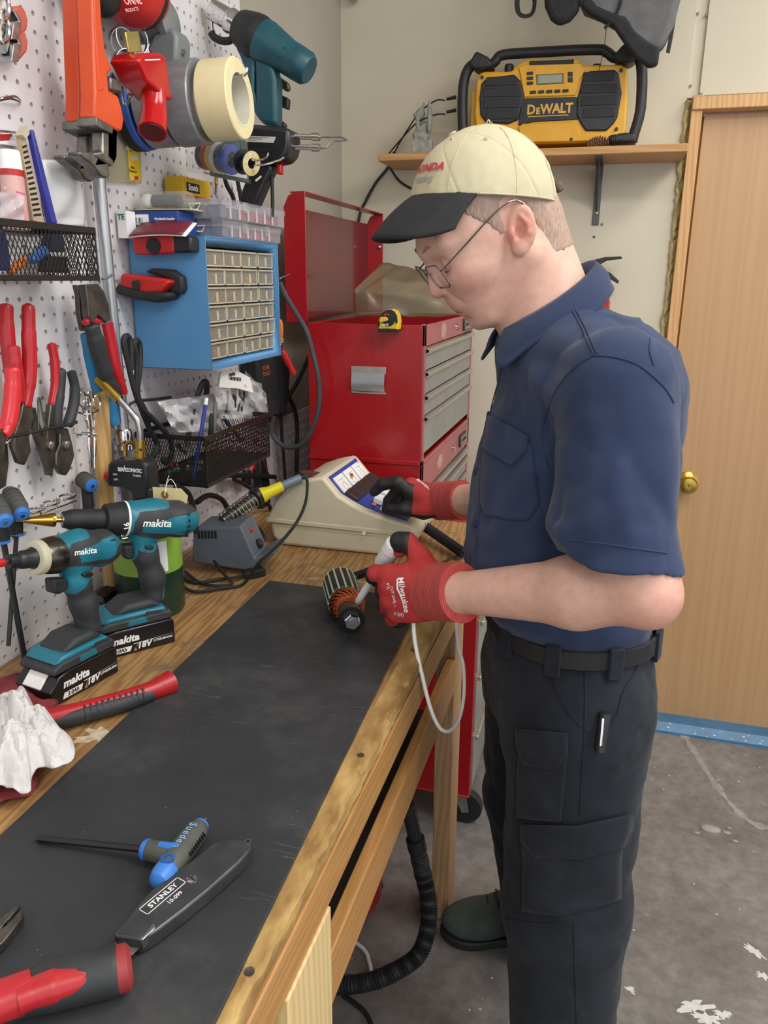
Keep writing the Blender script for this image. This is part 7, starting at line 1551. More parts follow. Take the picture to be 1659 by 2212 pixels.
# head frame: turned towards the camera and bowed over the bench
hf0, hl = frame_np(27); pit = math.radians(35)
hf = hf0*math.cos(pit)-UPZ*math.sin(pit); hu = hf0*math.sin(pit)+UPZ*math.cos(pit); HE = A3((-.1528, 1.127, 1.5599))
def toh(p): q = p-HE; return np.stack([q@hf, q@hl, q@hu], 1)
def hw(x, y, z): return HE+hf*x+hl*y+hu*z
HM = Matrix([[hf[i], hl[i], hu[i], HE[i]] for i in range(3)]+[[0, 0, 0, 1]])
# torso frame
tf, tl = frame_np(22); P0 = A3((-.026, 1.185, 0))
def tot(p): q = p-P0; return np.stack([q@tf, q@tl, q[:, 2]], 1)
def tw(F, L, Z): return P0+tf*F+tl*L+UPZ*Z
SHL, ELL, WRL = A3((.010, .995, 1.375)), A3((.066, .935, 1.138)), A3((-.180, 1.035, 1.068))
SHR, ELR, WRR = A3((-.08, 1.33, 1.365)), A3((-.075, 1.44, 1.125)), A3(at_y(1000, 1080, 1.50))
def head_skin(q):
    d = ellip(q, (.005, 0, .042), (.093, .076, .089))
    d = smin(d, ellip(q, (.052, 0, .005), (.053, .064, .078)), .03)
    d = smin(d, ellip(q, (.079, 0, -.035), (.032, .042, .045)), .02)
    d = smin(d, ellip(q, (.083, 0, -.076), (.019, .025, .0175)), .010)               # chin
    for s in (-1, 1):
        d = smin(d, cone(q, (.004, s*.056, -.03), (.072, s*.026, -.074), .019, .016), .02)   # jaw
        d = smin(d, ellip(q, (.073, s*.037, -.006), (.030, .027, .026)), .018)      # cheekbone
        d = smin(d, cone(q, (.098, s*.008, .040), (.084, s*.047, .042), .0105, .012), .012)  # brow ridge
    for s in (-1, 1): d = -smin(-d, ellip(q, (.108, s*.033, .016), (.017, .018, .0125)), .010)   # socket
    for s in (-1, 1): d = smin(d, ellip(q, (.0865, s*.033, .0145), (.0125, .0145, .0115)), .003)  # lowered lid over the eye
    d = smin(d, cone(q, (.103, 0, .022), (.1150, 0, -.009), .0072, .0100), .007)    # nose
    for s in (-1, 1): d = smin(d, ellip(q, (.106, s*.0115, -.0145), (.0105, .0075, .0075)), .005)
    d = smin(d, ellip(q, (.1145, 0, -.013), (.0095, .010, .009)), .005)
    for s in (-1, 1): d = -smin(-d, ellip(q, (.1125, s*.0055, -.0235), (.004, .0033, .004)), .002)
    m = q.copy(); m[:, 1] = np.abs(m[:, 1])
    d = smin(d, chain(m, [(.1015, 0, -.0458), (.0975, .012, -.0465), (.089, .025, -.0500)], (.0058, .0050, .0022), .004), .004)    # upper lip
    d = smin(d, chain(m, [(.0965, 0, -.0585), (.0925, .013, -.0565), (.087, .023, -.0520)], (.0066, .0056, .0022), .004), .004)    # lower lip
    d = -smin(-d, chain(m, [(.1070, 0, -.0520), (.1015, .014, -.0515), (.0915, .029, -.0495)], (.0026, .0026, .0020), .003), .002)   # mouth line
    d = -smin(-d, cone(q, (.1035, -.014, -.067), (.1035, .014, -.067), .004, .004), .006)
    for s in (-1, 1): d = -smin(-d, cone(q, (.113, s*.021, -.012), (.103, s*.033, -.04), .002, .0015), .006)  # nose fold
    # ears
    for s in (-1, 1):
        c = math.cos(.42); sn = math.sin(.42); e = q-A3((.0, s*.078, .002)); e = np.stack([e[:, 0]*c+e[:, 2]*sn, e[:, 1]*s, -e[:, 0]*sn+e[:, 2]*c], 1)
        e[:, 1] += e[:, 0]*.35; e = e*1.09
        k = ellip(e, (0, 0, .002), (.0190, .0085, .0325)); k = smin(k, ellip(e, (.006, .001, -.026), (.009, .0065, .010)), .006)
        k = -smin(-k, ellip(e, (.002, .0085, .004), (.0135, .0058, .0235)), .003)     # hollow inside the rim
        k = smin(k, chain(e, [(.004, .0045, -.017), (-.0065, .0052, -.006), (-.0062, .0052, .006), (.001, .0046, .017)], (.0028, .0032, .0032, .0024), .003), .003)
        k = -smin(-k, ellip(e, (.0055, .0070, -.004), (.0065, .0075, .0095)), .003)     # concha
        k = smin(k, ellip(e, (.0145, .0035, -.003), (.0045, .0045, .0065)), .003)
        d = smin(d, k, .004)
    return d
def torso_tube(t, zs, cF, rF, rL, pw=2.3, cL=None):
    z = t[:, 2]; f = np.interp(z, zs, cF); a = np.interp(z, zs, rF); b = np.interp(z, zs, rL); c = np.interp(z, zs, cL) if cL else 0
    k = (np.abs((t[:, 0]-f)/a)**pw+np.abs((t[:, 1]-c)/b)**pw)**(1/pw)
    return np.maximum((k-1)*np.minimum(a, b)*.85, np.maximum(zs[0]-z, z-zs[-1]))
NB = A3((-.075, 1.15, 1.43))
def body_sdf(p):
    d = np.linalg.norm(p-hw(.01, 0, .02), axis=1)-.16; k = d < .03
    if k.any(): d[k] = head_skin(toh(p[k]))
    d = smin(d, cone(p, hw(-.022, 0, -.02), NB, .058, .066), .025)
    d = smin(d, cone(p, hw(.012, 0, -.055), NB+tf*.025, .028, .045), .03)
    d = smin(d, torso_tube(tot(p), [.95, 1.1, 1.3, 1.40, 1.43], [0, .01, 0, -.005, .0], [.09, .1, .095, .07, .05], [.12, .135, .14, .12, .06]), .03)
    for sh, el, wr in ((SHL, ELL, WRL), (SHR, ELR, WRR)):
        d = smin(d, cone(p, sh, el, .050, .043), .03)
        ax = wr-el
        e = cone(p, el, el+ax*.32, .040, .0455); e = smin(e, cone(p, el+ax*.32, wr, .0445, .0285), .02); e = smin(e, cone(p, wr, wr+ax*.06, .0285, .026), .01)
        e = smin(e, ellip(p, el+A3((.012, -.002, -.006)), (.030, .034, .034)), .015)
        d = smin(d, e, .012)
    return d
t = NT('skin'); v = t.coord()
at = t.n('Attribute', attribute_name='flush')
c0 = t.ramp(t.noise(v, 60, 5, .65), [(.3, lin('#c79a88')), (.7, lin('#d4ab99'))])
t.base(t.mix(at.outputs['Fac'], c0, lin('#c0604f'))); t.set(Roughness=.52); t.b.inputs['Subsurface Weight'].default_value = .12; t.b.inputs['Subsurface Scale'].default_value = .008; t.b.inputs['Subsurface Radius'].default_value = (1, .35, .2)
t.bump(t.noise(v, 420, 4, .6), .08, .001); M_SKIN = t.m
person = skin('person', body_sdf, (-.36, .86, .94), (.15, 1.62, 1.72), .0023, M_SKIN, None, relax=1)
tag(person, 'man in navy work shirt and cap with red gloves leaning over the bench', 'person')
me = person.data; n = len(me.vertices); co = np.empty(n*3, np.float32); me.vertices.foreach_get('co', co); co = co.reshape(-1, 3).astype(float); q = toh(co)
fl = np.zeros(n)
for c, r, k in (((.0, .082, .004), .026, .55), ((.114, 0, -.012), .016, .5), ((.085, .045, -.012), .03, .28), ((.098, .0, -.052), .015, .6), ((.097, .016, -.051), .010, .5), ((.03, .06, -.06), .05, .12)): fl = np.maximum(fl, k*np.exp(-(np.linalg.norm(q-A3(c), axis=1)/r)**2))
fl = np.maximum(fl, .42*np.exp(-(np.linalg.norm(co-(ELL+A3((.03, -.005, -.012))), axis=1)/.045)**2))
at_ = me.attributes.new('flush', 'FLOAT', 'POINT'); at_.data.foreach_set('value', fl.astype(np.float32))
# --- hair below the cap
HP = [(.064, .12), (.058, .076), (.051, .060), (.043, .044), (.032, .030), (.025, .010), (.016, .008), (.013, .036), (.004, .046), (-.012, .045), (-.021, .026), (-.024, -.004), (-.018, -.032), (-.030, -.052), (-.075, -.066), (-.12, .0), (-.12, .12)]
def hair_sdf(q):
    p = HE+q[:, :1]*hf+q[:, 1:2]*hl+q[:, 2:]*hu
    d = ellip(q, (.005, 0, .042), (.093, .076, .089)); d = smin(d, ellip(q, (.052, 0, .005), (.053, .064, .078)), .03); d = smin(d, cone(p, hw(-.022, 0, -.02), NB, .058, .066), .025)
    x, z = q[:, 0], q[:, 2]
    sd = np.full(len(q), 1e9)
    for i in range(len(HP)):
        a = A3(HP[i]); b = A3(HP[(i+1) % len(HP)]); pa = q[:, [0, 2]]-a; ba = b-a; h = np.clip(pa@ba/(ba@ba), 0, 1); sd = np.minimum(sd, np.linalg.norm(pa-h[:, None]*ba, axis=1))
    sd = np.where(inpoly(q[:, [0, 2]], HP), -sd, sd)
    d = d-.0006-.0028*np.clip(-sd/.022, 0, 1)-.0006*fbm(q*A3((1, 1, .3)), 900, 2)
    return np.maximum(d, sd+.003*fbm(q, 900, 5))
t = NT('hair_short'); v = t.coord((260, 260, 40)); t.base(t.ramp(t.noise(v, 1.6, 4, .7), [(.3, lin('#8a705c')), (.55, lin('#a5897a')), (.75, lin('#b99f90'))])); t.set(Roughness=.6); t.bump(t.noise(v, 2.5, 3), .6, .002); M_HAIR = t.m
skin('hair', hair_sdf, (-.1, -.09, -.075), (.07, .09, .12), .002, M_HAIR, person, X=HM, relax=1)
def hpart(mb, name, m, parent=None, **kw):
    mb.v = [HM @ p for p in mb.v]; return mb.build(name, m, parent or person, **kw)
# eyebrow and lashes
hpart(MB().tube([(.1075, .014, .041), (.104, .028, .0455), (.093, .047, .043)], [.002, .0032, .0014], 8, 6, flat=.6), 'eyebrow', pm('brow_brown', '#9a7560', '#a9836c', 300, .8))
hpart(MB().tube([(.1075, -.014, .041), (.104, -.028, .0455), (.093, -.047, .043)], [.002, .0032, .0014], 8, 6, flat=.6), 'eyebrow', MATS['brow_brown'])
for s in (-1, 1): hpart(MB().tube([(.0965, s*.021, .0085), (.0995, s*.033, .0065), (.093, s*.046, .0085)], [.0004, .0008, .0004], 6, 6), 'eyelashes', pm('lash', '#5a4030', None, 1, .8))
# --- cap
CC, CRR = A3((.003, 0, .045)), A3((.099, .0855, .096)); e1 = A3((.806, 0, .592)); e2 = A3((-.592, 0, .806))
def cap_sdf(q):
    an = np.arctan2(q[:, 1], q[:, 0]-.003)
    d = ellip(q, CC, CRR)+.0012*np.exp(-((np.abs(np.sin(3*an))/.05)**2))*(q[:, 2] < .135)-.0012*fbm(q, 90, 8)-.0006*fbm(q, 260, 9)
    hgt = (q-A3((0, 0, .048)))@e2; d = smin(d, np.abs(d+.0)+.0, .001) if False else d
    sh = np.maximum(d, -(d+.004)); return np.maximum(sh, -hgt)
M_CAP = pm('cap_canvas', '#b3aa8a', '#bdb496', 12, .85, bump=.25, bscale=1400); M_BRIM = pm('brim_black', '#17181a', '#202123', 50, .8, bump=.25, bscale=1200)
cap = skin('cap', cap_sdf, (-.105, -.095, -.03), (.11, .095, .15), .0017, M_CAP, person, X=HM, relax=1, label='cream baseball cap with black brim')
def cpt(phi, up, out=0.):
    """point on the cap's crown: angle from the front, height over the band"""
    o = A3((0, 0, .048)); d = e1*math.cos(phi)+A3((0, 1, 0))*math.sin(phi); lo_, hi_ = 0., .2
    b = o+e2*up
    for _ in range(40):
        m_ = (lo_+hi_)/2
        if ellip((b+d*m_)[None], CC, CRR)[0] < 0: lo_ = m_
        else: hi_ = m_
    return V(b+d*(hi_+out))
def brim(u, v):
    ph = (u*2-1)*1.18; r0 = cpt(ph, .002, -.002); w_ = math.cos(ph*1.02)**.55 if abs(ph*1.02) < 1.57 else 0; an = -math.radians(34+2*v*6)
    bd = V(e1*math.cos(an)+e2*math.sin(an)); side = V((0, math.sin(ph), 0))
    return r0+(bd*.076*w_+side*.018*w_)*v-V(e2)*(.016*v*w_*(math.sin(ph)**2)*1.6)
hpart(MB().grid(brim, 36, 12), 'cap_brim', M_BRIM, cap, solid=.0035, smooth=70)
hpart(MB().ell(tuple(V(CC)+V((-.012, 0, .0955))), (.006, .006, .0025), 12, 6), 'cap_button', M_CAP, cap)
hpart(MB().tube([cpt(1.2+k*.06, .0015, .0006) for k in range(33)], .0012, 6, 0), 'band_seam', M_CAP, cap)
for ph in (.75, 1.75, 2.55): hpart(MB().tube([cpt(ph, h, .0004) for h in np.linspace(.004, .10, 14)], .0006, 5, 0), 'panel_seam', M_CAP, cap)
for ph, h in ((.45, .068), (1.22, .066)): hpart(MB().ring([(.0012, 0), (.003, 0), (.003, .0012), (.0012, .0012)], 12, tuple(cpt(ph, h, -.0004)), tuple(cpt(ph, h, .01)-cpt(ph, h, 0))), 'eyelet', M_CAP, cap)
def cap_text(s, size, m, phi0, up0, wsc, nm):
    c = bpy.data.curves.new(nm, 'FONT'); c.body = s; c.size = size; c.align_x = 'CENTER'; c.align_y = 'CENTER'; c.offset = .0005; c.shear = .2; c.resolution_u = 2
    t_ = bpy.data.objects.new('tmp', c); COL.objects.link(t_); dg = bpy.context.evaluated_depsgraph_get(); me_ = bpy.data.meshes.new_from_object(t_.evaluated_get(dg)); bpy.data.objects.remove(t_)
    me_.vertices.foreach_set('co', [k for v_ in me_.vertices for k in HM @ cpt(phi0+v_.co.x*wsc/.085, up0+v_.co.y, .0022)]); me_.materials.clear(); me_.materials.append(m); me_.update()
    o = bpy.data.objects.new(nm, me_); COL.objects.link(o); o.parent = cap
cap_text('HONDA', .013, pm('thread_red', '#b02a3a', None, 1, .7), .28, .034, 1.2, 'lettering'); cap_text('racing', .010, pm('thread_grey', '#8d8c88', None, 1, .7), .28, .021, 1.3, 'lettering')
hpart(MB().box((0, 0, 0), (.010, .02, .014)), 'cap_strap', pm('strap_brown', '#5a4638', None, 1, .7), cap, bevel=.003).location = HM.to_3x3() @ V((-.0965, 0, .006)) + V((0, 0, 0))
# --- glasses
M_FRAME = pm('frame_metal', '#6b6a68', '#8a8886', 40, .25, .9); M_LENS = glass('lens', '#e8eaec', .10, .03)
gl = thing('glasses', None, None); gl.parent = person; gl['label'] = 'thin metal framed glasses'
for s in (-1, 1):
    nrm_ = V((math.cos(.09), s*math.sin(.09), -.08)).normalized(); c = V((.1125, s*.034, .0085)); rt_ = V((0, s, 0))-nrm_*(s*nrm_.y); rt_.normalize(); up2 = nrm_.cross(rt_)*s; up2 = up2 if up2.z > 0 else -up2
    ol = [c+rt_*a+up2*b for a, b in rrect(.050, .034, .010, 5)]
    hpart(MB().tube(ol, .0011, 6, 2, closed=True), 'lens_rim', M_FRAME, gl); hpart(MB().add(ol, [tuple(range(len(ol)))]), 'lens', M_LENS, gl)
    hg = c+rt_*.024+up2*.008
    hpart(MB().tube([hg, hg+V((-.004, s*.008, .001)), (.07, s*.071, .026), (.02, s*.082, .038), (-.008, s*.084, .036), (-.020, s*.080, .018)], .0011, 6, 6), 'temple_arm', M_FRAME, gl)
hpart(MB().tube([(.112, .0095, .012), (.1155, .005, .016), (.1155, -.005, .016), (.112, -.0095, .012)], .0009, 6), 'bridge', M_FRAME, gl)
# --- shirt
def sleeve(p, sh, hem, r0, r1, cutn, top):
    d = cone(p, sh, hem+(hem-sh)*.25, r0, r1); return np.maximum(d, (p-hem)@cutn)
HEML = A3((.029, .950, 1.172)); CUTL = A3((-.05, 0, -1.)); CUTL /= np.linalg.norm(CUTL)
HEMR = SHR+(ELR-SHR)*.8; CUTR = (ELR-SHR)/np.linalg.norm(ELR-SHR)
FOLDS = [(A3(at_y(*a, ya)), A3(at_y(*b, yb)), ya, yb, am, wd) for a, b, ya, yb, am, wd in (
    ((1228, 1160), (1340, 1010), .905, .90, .007, .013), ((1245, 1120), (1300, 1080), .905, .90, -.005, .012), ((1320, 960), (1360, 1150), .885, .885, .005, .016), ((1180, 985), (1215, 1120), .93, .92, -.007, .010),
    ((1150, 1010), (1075, 1150), 1.02, 1.06, .005, .014), ((1175, 1080), (1090, 1210), 1.03, 1.06, .005, .013), ((1060, 1230), (1180, 1190), 1.06, 1.02, .005, .012), ((1110, 800), (1200, 870), 1.04, .99, .005, .016), ((1150, 770), (1230, 800), 1.03, .97, -.004, .012), ((1400, 800), (1440, 960), .98, .98, -.005, .012), ((1380, 1020), (1440, 1120), .90, .92, -.004, .013))]
def shirt_sdf(p, wr=True):
    t = tot(p)
    d = torso_tube(t, [.975, .995, 1.02, 1.08, 1.15, 1.22, 1.30, 1.36, 1.41, 1.445], [.002, .004, .014, .026, .026, .018, .006, -.002, -.005, .015], [.116, .120, .134, .140, .139, .136, .131, .122, .10, .066], [.146, .149, .158, .160, .163, .167, .170, .165, .142, .085], 2.2)
    d = smin(d, cone(p, NB+A3((0, 0, -.02)), SHL+A3((-.01, .02, .0)), .068, .062), .045); d = smin(d, cone(p, NB+A3((0, 0, -.02)), SHR, .066, .062), .045)
    d = smin(d, ellip(p, tw(-.050, .03, 1.33), (.062, .10, .10)), .05)
    s1 = sleeve(p, SHL+A3((.004, .0, .004)), HEML, .069, .080, CUTL, 0); d = smin(d, s1, .012)
    d = smin(d, sleeve(p, SHR, HEMR, .066, .066, CUTR, 0), .03)
    if wr:
        a = t[:, 2]
        d = d-.0060*np.sin(38*a+22*t[:, 0]+9*t[:, 1])*np.exp(-((a-1.13)/.12)**2)*np.clip(t[:, 1]*6, -.2, 1)-.0036*fbm(p*A3((1, 1, .75)), 42, 12)-.0062*(np.abs(fbm(p*A3((1, 1, .6)), 46, 13))**.7-.3)-.0016*fbm(p, 130, 14)
        # folds: sleeve crease, drag lines from the armpit, waist folds above the belt
        for (a0, a1, y0, y1, am, wd) in FOLDS:
            d = d-am*np.exp(-(cone(p, a0, a1, 0, 0)/wd)**2)
        w_ = p-A3((-.045, .95, 1.19)); d = d-.0055*np.sin(64*(w_[:, 2]-.75*w_[:, 0]))*np.exp(-(np.linalg.norm(w_*A3((1, .5, 1)), axis=1)/.085)**2)
    return d
M_SHIRT = pm('shirt_navy', '#28324c', '#2f3a56', 9, .82, bump=.22, bscale=1500)
t = NT('shirt_twill'); v = t.coord(); t.base(t.ramp(t.noise(v, 7, 5, .6), [(.3, lin('#27314b')), (.7, lin('#313c59'))])); t.set(Roughness=.9); t.b.inputs['Specular IOR Level'].default_value = .2; t.b.inputs['Sheen Weight'].default_value = .12; t.b.inputs['Sheen Roughness'].default_value = .5
wv = t.n('TexWave', Scale=420., Distortion=.5, bands_direction='DIAGONAL'); t.l(v, wv.inputs['Vector']); t.bump(wv.outputs[1], .08, .0006); M_SHIRT = t.m
shirt = skin('shirt', shirt_sdf, (-.32, .85, .955), (.16, 1.58, 1.50), .0032, M_SHIRT, person, relax=1, label='navy short sleeved work shirt')
M_SEAM = pm('shirt_seam', '#222b42', '#2a3450', 40, .85)
sm = lambda pts, r=.0011: seam('shirt_seam', shirt_sdf, pts, r, M_SHIRT, shirt)
sm([(1282, 768), (1330, 772), (1380, 790), (1430, 832), (1455, 870)]); sm([(1284, 766), (1240, 795), (1200, 845), (1178, 900), (1170, 950), (1185, 1010)])
sm([(1228, 655), (1255, 705), (1283, 765)]); sm([(1236, 655), (1263, 705), (1291, 765)]); sm([(1405, 730), (1403, 760), (1412, 790)])
sm([(1228, 1165), (1290, 1172), (1370, 1184), (1441, 1194)]); sm([(1090, 760), (1078, 820), (1062, 880), (1048, 960), (1042, 1040), (1036, 1120), (1028, 1200)])
pk = patch('chest_pocket', shirt_sdf, [[(1048, 940), (1090, 930), (1150, 960)], [(1040, 1010), (1090, 1010), (1156, 1020)], [(1040, 1085), (1095, 1090), (1166, 1090)], [(1052, 1112), (1100, 1122), (1140, 1124)]], M_SHIRT, shirt, off=.0022, solid=.0016)
patch('pocket_flap', shirt_sdf, [[(1060, 898), (1100, 918), (1147, 944)], [(1052, 935), (1095, 955), (1140, 975)], [(1046, 968), (1080, 990), (1112, 1008)]], M_SHIRT, pk, off=.0050, solid=.0022)
patch('pocket_flap', shirt_sdf, [[(1022, 900), (1046, 862)], [(1024, 920), (1042, 900)]], M_SHIRT, shirt, off=.0040, solid=.002, nu=5, nv=5)
for px, py in ((1093, 777), (1056, 896), (1030, 1018), (1028, 1132)): P = march(shirt_sdf, [(px, py)], .0018)[0]; G = march(shirt_sdf, [(px, py)], .01)[0]-P; MB().lathe([(.0055, -.001), (.0055, .0008), (.0042, .0014), (.003, .0008)], 14, tuple(P), tuple(G)).build('shirt_button', M_SEAM, shirt)
# collar: stand and folded leaf right round the neck
Cc = A3((-.088, 1.150, 1.482)); vf = A3((-.052, -.030, -.040)); vb = A3((.056, .036, .044)); Lc_ = A3((-.070, 1.142, 1.425))
def ring_u(th):
    c, s = math.cos(th), math.sin(th); return Cc+(vf*c if c > 0 else -vb*c)+tl*(.068*s)
def ring_l(th):
    c, s = math.cos(th), math.sin(th); dr = .030*math.exp(-((abs(th)-.62)/.28)**2)
    return A3((-.076, 1.146, 1.448))+(tf*.088*c-UPZ*.034*c if c > 0 else tf*.072*c-UPZ*.050*c)+tl*(.097*s)-UPZ*dr-UPZ*.004+tf*dr*.5
def leaf(u, v):
    th = .26+(2*math.pi-.52)*u; th = th if th <= math.pi else th-2*math.pi; a, b = ring_u(th), ring_l(th); m_ = a*(1-v)+b*v; o = (b-Cc); o[2] = 0; return V(m_+o/np.linalg.norm(o)*.005*math.sin(math.pi*min(1, v*1.2)))
MB().grid(leaf, 72, 10).build('collar', M_SHIRT, shirt, solid=.0028, smooth=70)
MB().grid(lambda u, v: V(ring_u(.1+(2*math.pi-.2)*u)*(1-v)+(ring_u(.1+(2*math.pi-.2)*u)*.8+Cc*.2-UPZ*.05)*v), 48, 4).build('collar_stand', M_SHIRT, shirt, solid=.0022, smooth=70)
skin('undershirt', lambda p: cone(p, NB+A3((-.01, -.004, -.02)), A3((-.088, 1.14, 1.452)), .062, .058), (-.2, 1.0, 1.33), (.05, 1.28, 1.53), .005, M_BLACKR, person)
# --- trousers
HIPL, KNL, ANL = tw(.0, .075, .90), A3((.010, 1.085, .52)), A3((.035, 1.05, .06)); HIPR, KNR, ANR = tw(.0, -.085, .90), A3((-.075, 1.365, .52)), A3((-.035, 1.49, .08))
def pants_sdf(p, wr=True):
    t = tot(p)
    d = torso_tube(t, [.80, .86, .92, .97, .992], [-.012, -.010, -.004, .0, .0], [.113, .122, .123, .120, .118], [.142, .150, .150, .147, .145], 2.3)
    for h, k, a, r in ((HIPL, KNL, ANL, (.108, .094, .085)), (HIPR, KNR, ANR, (.105, .090, .080))):
        e = cone(p, h+A3((0, 0, -.04)), k, r[0], r[1]); e = smin(e, cone(p, k, a, r[1], r[2]), .03); d = smin(d, e, .035)
    d = np.maximum(d, .035-p[:, 2])
    if wr:
        z = p[:, 2]; d = d-.003*fbm(p*A3((1, 1, .5)), 34, 22)-.0045*(np.abs(fbm(p*A3((1, 1, .8)), 40, 23))**.7-.3)-.0014*fbm(p, 120, 24)-.0035*np.sin(46*z+14*p[:, 0])*np.exp(-((z-.60)/.05)**2)-.003*np.sin(30*p[:, 0]+7*z)*np.clip((.98-z)*4, 0, 1)
    return d
t = NT('trouser_twill'); v = t.coord(); dust = t.ramp(t.noise(v, 7, 6, .7), [(.52, (0, 0, 0, 1)), (.78, (1, 1, 1, 1))])
t.base(t.mix(t.math('MULTIPLY', dust, .28), t.ramp(t.noise(v, 12, 5, .6), [(.3, lin('#1a1d24')), (.7, lin('#262a32'))]), lin('#4b4d52'))); t.set(Roughness=.92); t.b.inputs['Specular IOR Level'].default_value = .2; t.b.inputs['Sheen Weight'].default_value = .06
wv = t.n('TexWave', Scale=420., Distortion=.5, bands_direction='DIAGONAL'); t.l(v, wv.inputs['Vector']); t.bump(wv.outputs[1], .08, .0006); M_TROU = t.m
tr = skin('trousers', pants_sdf, (-.26, .90, .03), (.18, 1.62, 1.0), .0042, M_TROU, person, relax=1, label='dark navy cargo work trousers')
tp_ = lambda nm, rows, off, **kw: patch(nm, pants_sdf, rows, M_TROU, kw.pop('par', tr), off=off, **kw)
c1_ = tp_('thigh_pocket', [[(1125, 1585), (1228, 1595)], [(1122, 1680), (1222, 1690)], [(1120, 1765), (1212, 1772)]], .0035, solid=.003)
tp_('pocket_flap', [[(1122, 1572), (1175, 1576), (1228, 1580)], [(1123, 1610), (1176, 1620), (1227, 1622)], [(1142, 1650), (1178, 1655), (1210, 1655)]], .0075, solid=.003, par=c1_)
c2_ = tp_('cargo_pocket', [[(1132, 1790), (1240, 1795), (1345, 1775)], [(1132, 1880), (1240, 1890), (1338, 1860)], [(1132, 1965), (1210, 1975), (1338, 1940)]], .0040, solid=.003)
tp_('cargo_flap', [[(1132, 1776), (1250, 1778), (1358, 1752)], [(1134, 1815), (1250, 1812), (1356, 1785)], [(1162, 1846), (1250, 1845), (1340, 1822)]], .0085, solid=.003, par=c2_)
tse = lambda pts, r=.0011: seam('trouser_seam', pants_sdf, pts, r, M_TROU, tr)
tse([(1178, 1395), (1190, 1450), (1215, 1520), (1255, 1570)]); tse([(1262, 1400), (1264, 1500), (1262, 1600), (1256, 1700), (1254, 1760)]); tse([(1090, 1985), (1170, 1995), (1240, 1990)]); tse([(1240, 1990), (1242, 2080), (1246, 2212)])
tse([(1265, 1575), (1300, 1580), (1332, 1545), (1345, 1500), (1372, 1450), (1388, 1410)], .002); tse([(1113, 1400), (1105, 1450), (1088, 1510)], .0016)
# belt, loops, clipped pocket light
def belt_sdf(p): return torso_tube(tot(p), [.9, 1.1], [.0, .0], [.1235, .1235], [.1555, .1555], 2.3)
zb0, zb1 = .972, 1.000
mb = MB(); secs = []
for k in range(90):
    th = 2*math.pi*k/90; c, s_ = math.cos(th), math.sin(th); kk = (abs(c)**2.3+abs(s_)**2.3)**(-1/2.3); out = .0012*(k % 2)
    secs.append([tuple(tw((.1225+o)*c*kk, (.1515+o)*s_*kk, z)) for o, z in ((0, zb0), (.0035+out, zb0+.001), (.0035+out, zb1-.001), (0, zb1))])
mb.loft(secs, wrap=True, caps=False).build('belt', pm('belt_web', '#121316', '#191a1d', 80, .7, bump=.3), person, smooth=40)
for th in (2.45, 1.70, 1.02, .45, 3.4, -.6, -1.6):
    c, s_ = math.cos(th), math.sin(th); kk = (abs(c)**2.3+abs(s_)**2.3)**(-1/2.3); nr = tf*c+tl*s_; tg2 = -tf*s_+tl*c; P = tw(.1225*c*kk, .1515*s_*kk, .984)+nr*.0068
    MB().add([tuple(P+tg2*a+UPZ*b+nr*o) for o in (-.0055, .0025) for a, b in ((-.011, -.026), (.011, -.026), (.011, .022), (-.011, .022))], [(0, 1, 2, 3), (7, 6, 5, 4), (0, 4, 5, 1), (1, 5, 6, 2), (2, 6, 7, 3), (3, 7, 4, 0)]).build('belt_loop', M_TROU, tr, bevel=.002)
P = march(pants_sdf, [(1303, 1545), (1296, 1595)], .006); pn = thing('pocket_light', 'small metal penlight clipped in the trouser pocket', 'penlight', V(P[0])); d = V(P[1])-V(P[0])
MB().lathe([(.004, -.006), (.0085, -.004), (.0085, .012), (.0075, .05)], 14, (0, 0, 0), d).build('barrel', M_BLACKP, pn); MB().tube([V((-.002, -.010, .002)), d*.5+V((-.001, -.011, 0)), d*1.05+V((0, -.010, 0))], .0028, 8, 4, flat=.4).build('clip', M_CHROME, pn)
# --- shoes
def shoe(ax, toe, heel):
    f_ = (toe-heel)/np.linalg.norm(toe-heel); s_ = A3((-f_[1], f_[0], 0)); L = np.linalg.norm(toe-heel)
    def sd(p):
        q = p-heel; t = np.stack([q@f_, q@s_, q[:, 2]], 1); d = ellip(t, (L*.74, 0, .045), (L*.29, .048, .045)); d = smin(d, ellip(t, (L*.25, 0, .06), (L*.29, .040, .06)), .04); d = smin(d, cone(t, (L*.22, 0, .07), (L*.24, 0, .15), .045, .05), .03); d = smin(d, cone(t, (L*.72, 0, .06), (L*.42, 0, .10), .03, .034), .03); return np.maximum(d, .004-t[:, 2])
    o = skin('work_shoe', sd, np.minimum(toe, heel)-A3((.1, .1, 0)), np.maximum(toe, heel)+A3((.1, .1, .24)), .004, pm('shoe_suede', '#39443f', '#4c5751', 20, .85, bump=.3), person)
    sl = MB(); secs = [[tuple(heel+f_*L*u+s_*w_*k+UPZ*z) for k in (-1, 1)] for u, w_ in () for z in (0,)]
    pts = [heel+f_*L*u+s_*w_ for u, w_ in ((-.03, 0), (.0, .034), (.2, .042), (.5, .040), (.8, .052), (.97, .034), (1.04, 0), (.97, -.034), (.8, -.052), (.5, -.040), (.2, -.042), (.0, -.034))]
    cp = catmull([tuple(q) for q in pts], 4, True); MB().loft([[V((p.x, p.y, z)) for p in cp] for z in (.001, .024)]).build('sole', M_BLACKR, o, bevel=.004)
    for k in range(4): c = heel+f_*L*(.50+.075*k)+UPZ*(.136-.017*k); MB().tube([V(c-s_*.028-UPZ*.012), V(c+UPZ*.006), V(c+s_*.028-UPZ*.012)], .0022, 6).build('lace', M_BLACKR, o)
    return o
rt_ = A3(at_z(952, 2018, 0)); fd = A3((-.93, -.25, 0)); fd /= np.linalg.norm(fd)
